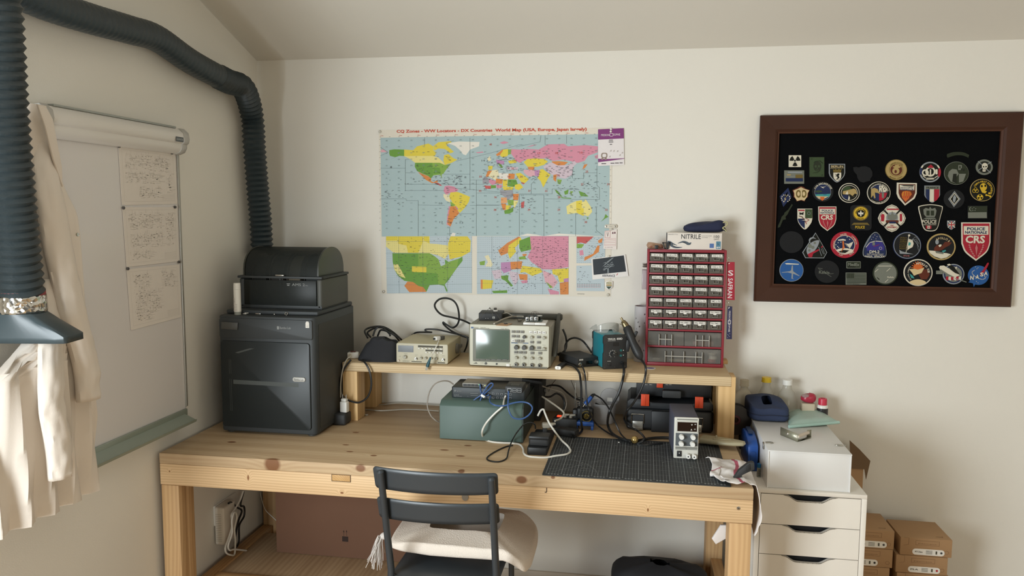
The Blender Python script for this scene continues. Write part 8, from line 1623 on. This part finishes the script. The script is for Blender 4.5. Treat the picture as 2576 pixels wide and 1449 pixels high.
q = pA().base('w', shield(476, 748, 1195, 1575, .5)).f('g', [(615, 1205), (745, 1205), (742, 1370), (615, 1370)]).f('n', [(478, 1376), (608, 1376), (608, 1560), (540, 1500), (500, 1440)]).f('r', [(490, 1215), (605, 1215), (605, 1238), (490, 1238)]).f('k', [(510, 1262), (555, 1275), (590, 1250), (580, 1310), (545, 1300), (515, 1310)]).l('br', [(505, 1330), (560, 1345), (625, 1440)], 12).f('w', [(545, 1408), (640, 1395), (620, 1370), (684, 1402), (640, 1435), (650, 1412)]).l('r', [(625, 1370), (684, 1402), (620, 1440), (640, 1475)], 8).o('e', 682, 1280, 28, 5); q.end('quartered white, green and blue shield patch')
def crs(q, x0, x1, y0, y1, ox=0):
    w, h = x1-x0, y1-y0; X = lambda f_: x0+w*f_; Yv = lambda f_: y0+h*f_
    q.base('w', hshield(x0, x1, y0, y1)).f('r', hshield(x0+w*.045, x1-w*.045, y0+h*.03, y1-h*.045)).f('w', rpoly(X(.08), X(.92), Yv(.095), Yv(.32), w*.01)).t('n', 'POLICE', X(.19), X(.81), Yv(.13), Yv(.205), .035).t('n', 'NATIONALE', X(.12), X(.87), Yv(.225), Yv(.295), .035).t('w', 'CRS', X(.13), X(.81), Yv(.345), Yv(.54), .035)
    for s_ in (-1, 1):
        for k in range(6): t = k/5; cx_ = .5+s_*(.23-.16*t**1.5); cy_ = .60+.27*t; q.f('pk', [(X(cx_), Yv(cy_-.035)), (X(cx_+s_*.045), Yv(cy_-.01)), (X(cx_-s_*.01), Yv(cy_+.025)), (X(cx_-s_*.04), Yv(cy_))])
    q.f('pk', [(X(.5), Yv(.56)), (X(.545), Yv(.66)), (X(.52), Yv(.78)), (X(.5), Yv(.86)), (X(.48), Yv(.78)), (X(.455), Yv(.66))])
q = pA(); crs(q, 855, 1187, 1155, 1603); q.end('smaller red POLICE NATIONALE CRS shield patch, left half of the felt')
q = pA().base('bk', rpoly(1440, 1830, 1130, 1590, 60), .002).c('o', 1628, 1280, 146, 134).c('y', 1628, 1280, 126, 116).c('k', 1628, 1285, 74, 68).f('w', [(1628, 1225), (1650, 1270), (1680, 1262), (1672, 1300), (1640, 1300), (1640, 1335), (1616, 1335), (1616, 1300), (1584, 1300), (1576, 1262), (1606, 1270)]).a('k', 'SÛRETÉ DU QUÉBEC', 1628, 1280, 84, 90, 30, spread=.9, bold=.03).a('k', 'POLICE', 1628, 1280, 104, 270, 30, True, bold=.03).f('o', [(1455, 1495), (1500, 1450), (1750, 1450), (1790, 1500), (1740, 1490), (1500, 1490)]).t('y', 'POLICE', 1525, 1700, 1508, 1556, .02); q.end('black and gold Sûreté du Québec POLICE patch')
mal = []
for k in range(4):
    a = -90+90*k
    mal += [(385+r_*254*cos(R(a+d_)), 1370+r_*252*sin(R(a+d_))) for d_, r_ in ((-33, .86), (-20, .93), (0, 1.0), (20, .93), (33, .86), (45, .80))]
q = pB().base('w', mal); sm = [(385+(x-385)*.93, 1370+(y-1370)*.93) for x, y in mal]; q.f('k', sm).f('w', [(385+(x-385)*.90, 1370+(y-1370)*.90) for x, y in mal])
for a in (45, 135, 225, 315): q.l('k', [(385+90*cos(R(a)), 1370+90*sin(R(a))), (385+190*cos(R(a)), 1370+190*sin(R(a)))], 30)
q.c('e', 385, 1360, 108, 104).f('r', rpoly(290, 508, 1195, 1218, 4)).f('r', [(180, 1320), (200, 1290), (240, 1300), (245, 1340), (235, 1425), (185, 1425)]).f('r', rpoly(525, 565, 1290, 1425, 6)).f('s', [(300, 1290), (360, 1310), (385, 1240), (420, 1310), (480, 1285), (470, 1380), (420, 1400), (350, 1400), (300, 1380)]).f('br', rpoly(270, 500, 1405, 1450, 6)).f('n', rpoly(330, 450, 1430, 1465, 6)).t('r', 'FIRE', 350, 410, 1490, 1512, .02).t('r', 'DEPARTMENT', 290, 470, 1520, 1548, .02); q.end('white fire department cross patch with red hydrant')
q = pB().base('w', [(p.x, p.y) for p in spline([(865, 1180, 0), (900, 1140, 0), (1085, 1115, 0), (1275, 1140, 0), (1312, 1180, 0), (1270, 1350, 0), (1225, 1530, 0), (1160, 1600, 0), (1020, 1600, 0), (950, 1530, 0), (905, 1350, 0)], 4, True)]); q.f('k', [(1088+(x-1088)*.92, 1358+(y-1358)*.94) for x, y in [(p.x, p.y) for p in spline([(865, 1180, 0), (900, 1140, 0), (1085, 1115, 0), (1275, 1140, 0), (1312, 1180, 0), (1270, 1350, 0), (1225, 1530, 0), (1160, 1600, 0), (1020, 1600, 0), (950, 1530, 0), (905, 1350, 0)], 4, True)]])
q.f('s', [(955, 1210), (1000, 1180), (1060, 1200), (1075, 1160), (1110, 1200), (1170, 1180), (1195, 1230), (1180, 1310), (1160, 1350), (1010, 1350), (965, 1300)]).f('gd', rpoly(1010, 1070, 1230, 1320, 6)).f('gd', rpoly(1090, 1150, 1230, 1320, 6)).f('s', [(950, 1380), (1000, 1360), (1160, 1360), (1190, 1380), (1070, 1392)]).t('w', 'POLICE', 930, 1195, 1400, 1465, .02).t('w', 'CHARLOTTETOWN', 925, 1185, 1476, 1496, .0).f('r', rpoly(1000, 1100, 1505, 1560, 3)).f('w', rpoly(1028, 1072, 1505, 1560, 1)).f('r', [(1050, 1512), (1062, 1530), (1056, 1548), (1044, 1548), (1038, 1530)]); q.end('black POLICE patch with white rim and small Canadian flag')
q = pD().base('e', shield(1465, 1612, 108, 275, .5)).f('n', shield(1478, 1600, 120, 262, .5)).l('w', [(1480, 125), (1598, 230)], 16).l('w', [(1598, 125), (1480, 230)], 16).f('w', rpoly(1524, 1554, 120, 255, 1)).f('w', rpoly(1478, 1600, 165, 200, 1)).f('r', rpoly(1531, 1547, 120, 258, 1)).f('r', rpoly(1478, 1600, 173, 192, 1)); q.end('tiny Union Jack shield patch')
q = pB().base('bk', rpoly(1765, 2128, 1140, 1378, 4)).f('gd', [(1772, 1150), (2122, 1148), (2112, 1258), (1770, 1258)]).f('s', [(1768, 1262), (2108, 1258), (2112, 1365), (1770, 1366)]).c('s', 1828, 1202, 40).c('gd', 1842, 1200, 36)
for k in range(5): q.c('s', 1874+34*cos(R(72*k-90)), 1204+30*sin(R(72*k-90)), 9)
q.end('grey two-tone flag patch with crescent and five stars')
q = pD(); crs(q, 1720, 2256, 140, 842); q.end('largest patch, big red POLICE NATIONALE CRS shield at the right')
q = pB().base('o', el(462, 488, 200, 190)).c('t', 462, 488, 190, 180).o('o', 462, 488, 128, 8, 122).c('br', 462, 488, 108, 102).c('t', 455, 510, 66, 62).f('t', [(390, 430), (430, 420), (445, 395), (500, 395), (520, 420), (560, 425), (520, 455), (480, 460), (430, 455)]).f('br', el(450, 520, 22, 30)).a('o', 'UNITED STATES', 462, 488, 140, 90, 34).a('o', 'MARINE CORPS', 462, 488, 166, 270, 34, True); q.end('round tan marine corps patch with eagle and globe')
q = pB().base('e', el(1082, 528, 194, 188)).c('k', 1082, 528, 168, 162).f('n', wedge(1082, 528, 160, 194, 165, 205)).f('r', wedge(1082, 528, 160, 194, -22, 28)).f('w', wedge(1082, 528, 165, 190, 205, 222)).f('w', wedge(1082, 528, 165, 190, -44, -24)).o('w', 990, 540, 62, 26).o('w', 1082, 520, 92, 30).f('w', rpoly(1175, 1212, 478, 570, 3)).f('w', rpoly(1070, 1095, 480, 600, 3)).f('r', [(1030, 440), (1090, 390), (1140, 440), (1130, 455), (1040, 455)]).l('w', [(950, 600), (1000, 640), (1150, 640), (1210, 600)], 14).l('w', [(1010, 660), (1140, 655)], 14); q.end('round black patch with cream monogram and blue and red rim')
q = pB().base('gd', [(1385, 235)]+[(p.x, p.y) for p in spline([(1390, 200, 0), (1490, 168, 0), (1600, 160, 0), (1700, 172, 0), (1795, 215, 0)], 5)]+[(1775, 275)]+[(p.x, p.y) for p in spline([(1770, 262, 0), (1690, 232, 0), (1590, 222, 0), (1490, 238, 0), (1400, 270, 0)], 5)]); q.end('dark olive curved tab patch near the top of the felt')
q = pB().base('s', el(1560, 549, 226, 212)).c('gd', 1560, 549, 218, 204).f('s', [(1420, 520), (1480, 470), (1560, 480), (1600, 560), (1540, 640), (1560, 740), (1450, 700), (1400, 600)]).f('d', [(1500, 560), (1560, 560), (1560, 740), (1480, 700)]).f('s', rpoly(1590, 1655, 400, 490, 8)).f('gd', el(1620, 440, 14, 26)).f('d', el(1650, 480, 14, 22)).f('d', el(1690, 490, 14, 22)).f('s', [(1600, 560), (1730, 560), (1680, 700), (1600, 720)]); q.end('large round dull olive patch under the curved tab')
q = pB().base('s', el(2068, 440, 156, 142)).o('k', 2068, 440, 118, 14, 108).c('k', 2068, 440, 100, 92).l('e', [(1955, 335), (2175, 540)], 12).l('e', [(2190, 345), (1955, 495)], 12).c('w', 2072, 420, 54, 58).f('w', rpoly(2030, 2090, 470, 520, 14)).c('k', 2050, 432, 13).c('k', 2094, 430, 13).f('k', [(2072, 448), (2080, 464), (2064, 464)]).l('k', [(2030, 488), (2082, 488)], 8); q.end('small round black patch with white skull at the top right')
q = pB().base('t', el(2032, 856, 225, 206)).c('k', 2032, 856, 214, 195).a('y', 'CBRN FIRST RESPONDER', 2032, 856, 160, 62, 46, spread=.95, bold=.02).f('y', el(2048, 800, 64, 70)).c('k', 2020, 785, 18, 22).c('k', 2082, 778, 16, 24).f('y', [(1990, 830), (2060, 860), (2110, 880), (2080, 920), (2020, 900)]).c('y', 1985, 985, 58, 52)
for a in (-90, 30, 150): q.f('k', wedge(1985, 985, 10, 46, a-28, a+28))
for dx, dy in ((-26, 8), (26, 8), (0, -24)): q.o('y', 1900+dx, 865+dy, 32, 8)
q.l('y', [(2095, 945), (2165, 965)], 22).c('y', 2148, 915, 18).c('y', 2170, 975, 18).c('y', 2095, 948, 18); q.end('round black and yellow CBRN FIRST RESPONDER patch with gas mask')
q = pB().base('w', [(475, 720), (842, 728), (838, 920), (800, 1010), (625, 1138), (500, 1000), (470, 920)]).f('br', [(508, 745), (812, 750), (808, 910), (770, 990), (625, 1105), (530, 980), (505, 910)]).f('w', [(525, 760), (795, 765), (790, 860), (528, 852)]).f('k', [(535, 765), (785, 768), (770, 792), (600, 785)]).t('n', 'SAPEURS-POMPIERS', 535, 775, 802, 824, .01).t('n', 'PYRENEES-OR.', 530, 785, 832, 862, .02).f('or', [(575, 885), (640, 870), (720, 885), (745, 930), (690, 1010), (630, 1070), (570, 1000), (555, 930)])
for k in range(4): q.l('y', [(590+40*k, 890), (580+42*k, 960)], 9); q.l('r', [(605+34*k, 900), (600+32*k, 1000)], 7)
q.end('white-rimmed brown shield patch with orange and red stripes')
q = pB().base('e', shield(978, 1262, 775, 1086, .55)).f('s', shield(990, 1250, 785, 1074, .55)).t('k', 'FRANCE', 1010, 1235, 795, 832, .02).f('n', [(1000, 842), (1068, 842), (1064, 1062), (1020, 1020), (1000, 960)]).f('w', [(1072, 842), (1148, 842), (1146, 1070), (1068, 1066)]).f('r', [(1152, 842), (1245, 842), (1238, 980), (1200, 1040), (1150, 1066)]); q.end('FRANCE tricolour shield patch')
q = pB().base('bk', el(1520, 1020, 192, 176), .0016); q.f('e', [(1524, 872), (1632, 1020), (1512, 1166), (1408, 1020)]).f('k', [(1523, 895), (1612, 1020), (1513, 1142), (1428, 1020)]).f('w', [(1522, 905), (1606, 1020), (1514, 1130), (1436, 1020)]).f('k', [(1521, 922), (1592, 1020), (1515, 1112), (1450, 1020)]).f('e', [(1522, 940), (1552, 990), (1535, 1060), (1510, 1090), (1492, 1040), (1498, 980)]); q.end('black round patch with grey and white diamond')
pC().base('bk', el(370, 500, 220, 200), .002).end('plain black round patch at the lower left of the felt')
q = pC().base('e', [(806, 325), (1018, 688), (958, 795), (620, 792), (565, 688)]).f('k', [(806, 345), (1004, 688), (950, 782), (628, 780), (580, 688)]).c('e', 750, 470, 68, 60).c('k', 768, 486, 62, 54).f('e', [(p.x, p.y) for p in spline([(870, 470, 0), (780, 480, 0), (690, 540, 0), (640, 640, 0), (665, 735, 0), (720, 730, 0), (800, 640, 0), (850, 560, 0)], 4, True)]).c('s', 700, 570, 36).c('s', 755, 595, 30).c('s', 790, 515, 22).c('s', 690, 650, 22).f('r', [(660, 720), (720, 690), (860, 625), (870, 650), (760, 710), (740, 775), (680, 775)]).f('r', [(900, 590), (930, 560), (940, 585), (910, 605)]).l('e', [(860, 590), (910, 745)], 8).l('e', [(905, 620), (945, 715)], 6).l('e', [(930, 610), (965, 715)], 6); q.end('black triangular patch with grey moon and red streak')
q = pC().base('r', el(1338, 549, 258, 241)).c('w', 1335, 550, 190, 176).c('n', 1335, 550, 180, 166)
for x, y in ((1380, 405), (1215, 510), (1175, 548), (1205, 580), (1425, 450), (1265, 500), (1225, 600)): q.c('w', x, y, 9)
q.f('w', [(1180, 640), (1260, 612), (1380, 610), (1500, 640), (1470, 690), (1335, 716), (1210, 680)]).f('k', [(1210, 680), (1300, 640), (1420, 650), (1340, 700)]).f('or', [(1290, 480), (1318, 480), (1325, 580), (1340, 590), (1290, 650), (1270, 690), (1295, 590)]).f('w', [(1210, 455), (1300, 440), (1355, 455), (1350, 475), (1300, 470), (1215, 475)]).f('w', [(1330, 520), (1400, 530), (1490, 490), (1460, 560), (1425, 620), (1380, 580)]).l('k', [(1350, 530), (1415, 610)], 8)
for t_, a_ in (('NAGEL', 100), ('CAMERON', 30), ('ROSS', 308), ('APT', 250), ('NIMOCO', 180)): q.a('w', t_, 1338, 549, 202 if a_ < 200 or a_ > 340 else 202, a_, 38)
q.end('round red-rimmed shuttle mission patch, NAGEL at its top')
sp = lambda k=1.: [(1893+(p.x-1893)*k, 570+(p.y-570)*k) for p in spline([(1885, 318, 0), (1960, 350, 0), (2040, 480, 0), (2092, 620, 0), (2098, 720, 0), (2060, 775, 0), (1890, 790, 0), (1720, 775, 0), (1668, 720, 0), (1690, 580, 0), (1790, 400, 0)], 4, True)]
q = pC().base('e', sp()).f('bk', sp(.95)).f('n', sp(.90)).f('pu', [(1730, 600), (1800, 500), (1900, 480), (2010, 490), (2060, 590), (2050, 650), (1880, 640), (1740, 660)]).l('w', [(1725, 590), (1790, 510), (1890, 480), (2020, 490)], 12).f('s', rpoly(1840, 1885, 500, 560, 6)).t('w', 'DM-2', 1785, 1968, 650, 700, .02).t('w', 'FIRST CREWED FLIGHT', 1740, 2040, 712, 732, 0).t('w', 'NASA  SPACEX', 1705, 2065, 745, 772, .02).l('r', [(1860, 580), (1960, 545)], 7).l('e', [(1700, 580), (1810, 390)], 9).l('e', [(1965, 390), (2075, 580)], 9).o('w', 1985, 610, 26, 5)
for x, y in ((1880, 370), (1850, 410), (1920, 400), (1900, 440), (1820, 450)): q.c('w', x, y, 6)
q.end('rounded triangular purple capsule patch lettered DM-2')
q = pD().base('n', el(735, 560, 260, 250)).o('e', 735, 560, 248, 10, 238).c('bk', 735, 560, 236, 226).f('e', [(590, 640), (640, 670), (850, 720), (600, 710)]).l('w', [(765, 370), (712, 690)], 9).c('w', 768, 378, 20).f('w', [(760, 440), (830, 460), (850, 530), (830, 590), (770, 620), (735, 650), (742, 540)]).f('te', [(760, 500), (800, 510), (790, 560), (750, 560)])
for k, t_ in enumerate(('Allen', 'Hamilton', 'Hoffman', 'Chang-Diaz', 'Nicollier', 'Ivins', 'Malerba')): q.t('o', t_, 600-10*(k > 2), 728, 405+33*k, 430+33*k)
for k in range(4): q.l('e', [(800+10*k, 470-10*k), (880+10*k, 400+45*k), (950-5*k, 470+60*k)], 5)
q.t('pk', 'STS-46', 660, 770, 735, 760); q.end('round navy-rimmed patch with ship and gold crew names')
q = pD().base('t', el(1356, 586, 264, 244)).c('bk', 1356, 586, 236, 217).f('w', [(1130, 650), (1250, 660), (1320, 690), (1450, 700), (1530, 720), (1450, 780), (1350, 800), (1230, 760), (1150, 700)]).f('s', [(1240, 660), (1400, 690), (1390, 720), (1260, 700)]).f('br', [(1225, 600), (1270, 555), (1330, 545), (1360, 570), (1420, 495), (1480, 490), (1545, 510), (1500, 560), (1420, 600), (1370, 640), (1320, 660), (1220, 660)]).f('w', [(1300, 560), (1330, 540), (1362, 548), (1345, 580), (1318, 590)]).f('te', [(1360, 660), (1430, 640), (1440, 660), (1390, 690)]).f('e', el(1275, 497, 32, 44)).a('tn', 'APOLLO 11', 1356, 586, 168, 84, 56, bold=.01); q.end('round gold-rimmed APOLLO 11 patch with eagle')
q = pC().base('e', el(368, 1014, 220, 206)).c('b', 368, 1014, 211, 197).f('w', [(248, 885), (300, 882), (502, 896), (500, 910), (270, 906)]).f('e', [(372, 925), (392, 925), (396, 1030), (510, 1110), (515, 1122), (396, 1075), (390, 1155), (412, 1172), (365, 1165), (370, 1070), (300, 1052), (190, 1058), (190, 1048), (330, 1030), (360, 1015)]); q.end('round blue patch with grey jet aircraft at the lower left')
q = pC().base('bk', el(1015, 1038, 224, 207)).l('s', [(860, 985), (1090, 1130)], 6).l('s', [(850, 970), (930, 985)], 6).l('s', [(1040, 1080), (1130, 1070)], 5).t('s', 'Rafale', 865, 1060, 1025, 1075).end('round charcoal patch with faint signature, bottom row')
q = pC().base('s', rpoly(1368, 1630, 850, 980, 12)).f('gd', rpoly(1380, 1618, 862, 968, 8)).t('s', 'MedEx', 1396, 1606, 880, 935, .03).f('k', rpoly(1396, 1530, 945, 960, 2)).end('small rectangular MedEx patch above the grey flag')
q = pC().base('s', rpoly(1355, 1735, 1055, 1278, 4)).f('gd', rpoly(1368, 1510, 1065, 1150, 2))
for k in range(7): q.f('gd', rpoly(1512 if k < 3 else 1368, 1722, 1075+26*k, 1087+26*k, 1))
for i in range(5):
    for j in range(4): q.c('s', 1385+27*i, 1075+19*j, 5)
q.t('gd', 'ALWAYS BE READY', 1368, 1600, 1250, 1268, .0); q.end('grey striped flag patch on the bottom row')
q = pD().base('gd', el(337, 1064, 230, 214)).c('s', 337, 1064, 205, 192).l('w', [(215, 935), (450, 935)], 10).l('w', [(148, 1040), (205, 992)], 8).l('w', [(360, 1030), (420, 978)], 8).l('w', [(332, 1228), (385, 1180)], 8).t('w', 'Rafale', 372, 490, 1122, 1152).l('k', [(190, 1148), (222, 1178)], 12).end('round grey patch with white dashes, bottom row')
q = pD().base('w', el(934, 1054, 266, 246)).c('bk', 934, 1054, 245, 226)
for k in range(16): q.f('or', wedge(925, 965, 78, 118, k*22.5-4, k*22.5+4))
q.c('or', 925, 965, 85, 78).f('br', wedge(1035, 1085, 0, 105, 0, 359)).f('tn', [(760, 990), (860, 985), (920, 1000), (1040, 965), (990, 1060), (900, 1090), (850, 1110), (820, 1060)]).f('te', [(770, 1070), (830, 1110), (860, 1160), (800, 1150)]).f('tn', [(p.x, p.y) for p in spline([(770, 1225, 0), (850, 1185, 0), (940, 1175, 0), (1020, 1195, 0), (1070, 1230, 0), (1010, 1265, 0), (920, 1282, 0), (840, 1265, 0)], 4, True)]).a('w', 'APOLLO XIII', 934, 1054, 182, 55, 54, bold=.03).a('w', 'EX LUNA, SCIENTIA', 934, 1054, 190, 185, 30); q.end('round black APOLLO XIII patch with orange sun and horses')
q = pD().base('e', el(1580, 1082, 198, 186)).o('n', 1580, 1082, 178, 24, 166).c('s', 1580, 1082, 150, 140)
for k in range(6): q.f('w' if k % 2 else 'r', [(1440+46*k, 1130), (1486+46*k, 1120), (1480+46*k, 1200), (1436+46*k, 1180)])
q.f('w', [(1310, 960), (1330, 930), (1400, 925), (1560, 1020), (1690, 1100), (1600, 1140), (1480, 1120), (1330, 1010)]).f('s', [(1330, 985), (1480, 1080), (1600, 1138), (1480, 1120), (1330, 1010)]).f('k', [(1450, 900), (1500, 890), (1580, 950), (1690, 1095), (1600, 1060), (1520, 1000)]).f('w', [(1455, 905), (1500, 892), (1530, 915), (1480, 930)]).f('w', [(1600, 960), (1640, 940), (1620, 1000)]).f('s', rpoly(1255, 1375, 1018, 1082, 4)).l('s', [(1700, 1190), (1800, 1225)], 16).l('e', [(1600, 1160), (1700, 1190)], 12); q.end('silver shuttle-shaped patch over a round blue badge')
q = pD().base('b', el(2035, 1103, 192, 178)).l('w', [(1960, 1010), (1915, 1040), (1920, 1080), (2000, 1150), (2100, 1180), (2160, 1160), (2130, 1080)], 8).f('r', [(2060, 1060), (2110, 1010), (2190, 880), (2212, 870), (2222, 890), (2190, 960), (2130, 1060), (2060, 1110)])
q.f('b', [(1845, 1230), (1920, 1180), (1990, 1240), (1945, 1318), (1930, 1250)])
for ch_, u, v in (('N', 1912, 1148), ('A', 2010, 1130), ('S', 2090, 1088), ('A', 2165, 1068)): q.t('w', ch_, u-34, u+34, v-36, v+36, .035)
for x, y in ((1975, 950), (2020, 965), (2000, 985), (1990, 1215), (2020, 1240), (2170, 1130)): q.c('w', x, y, 6)
q.end('blue NASA roundel patch with red swoosh in the lower right corner')
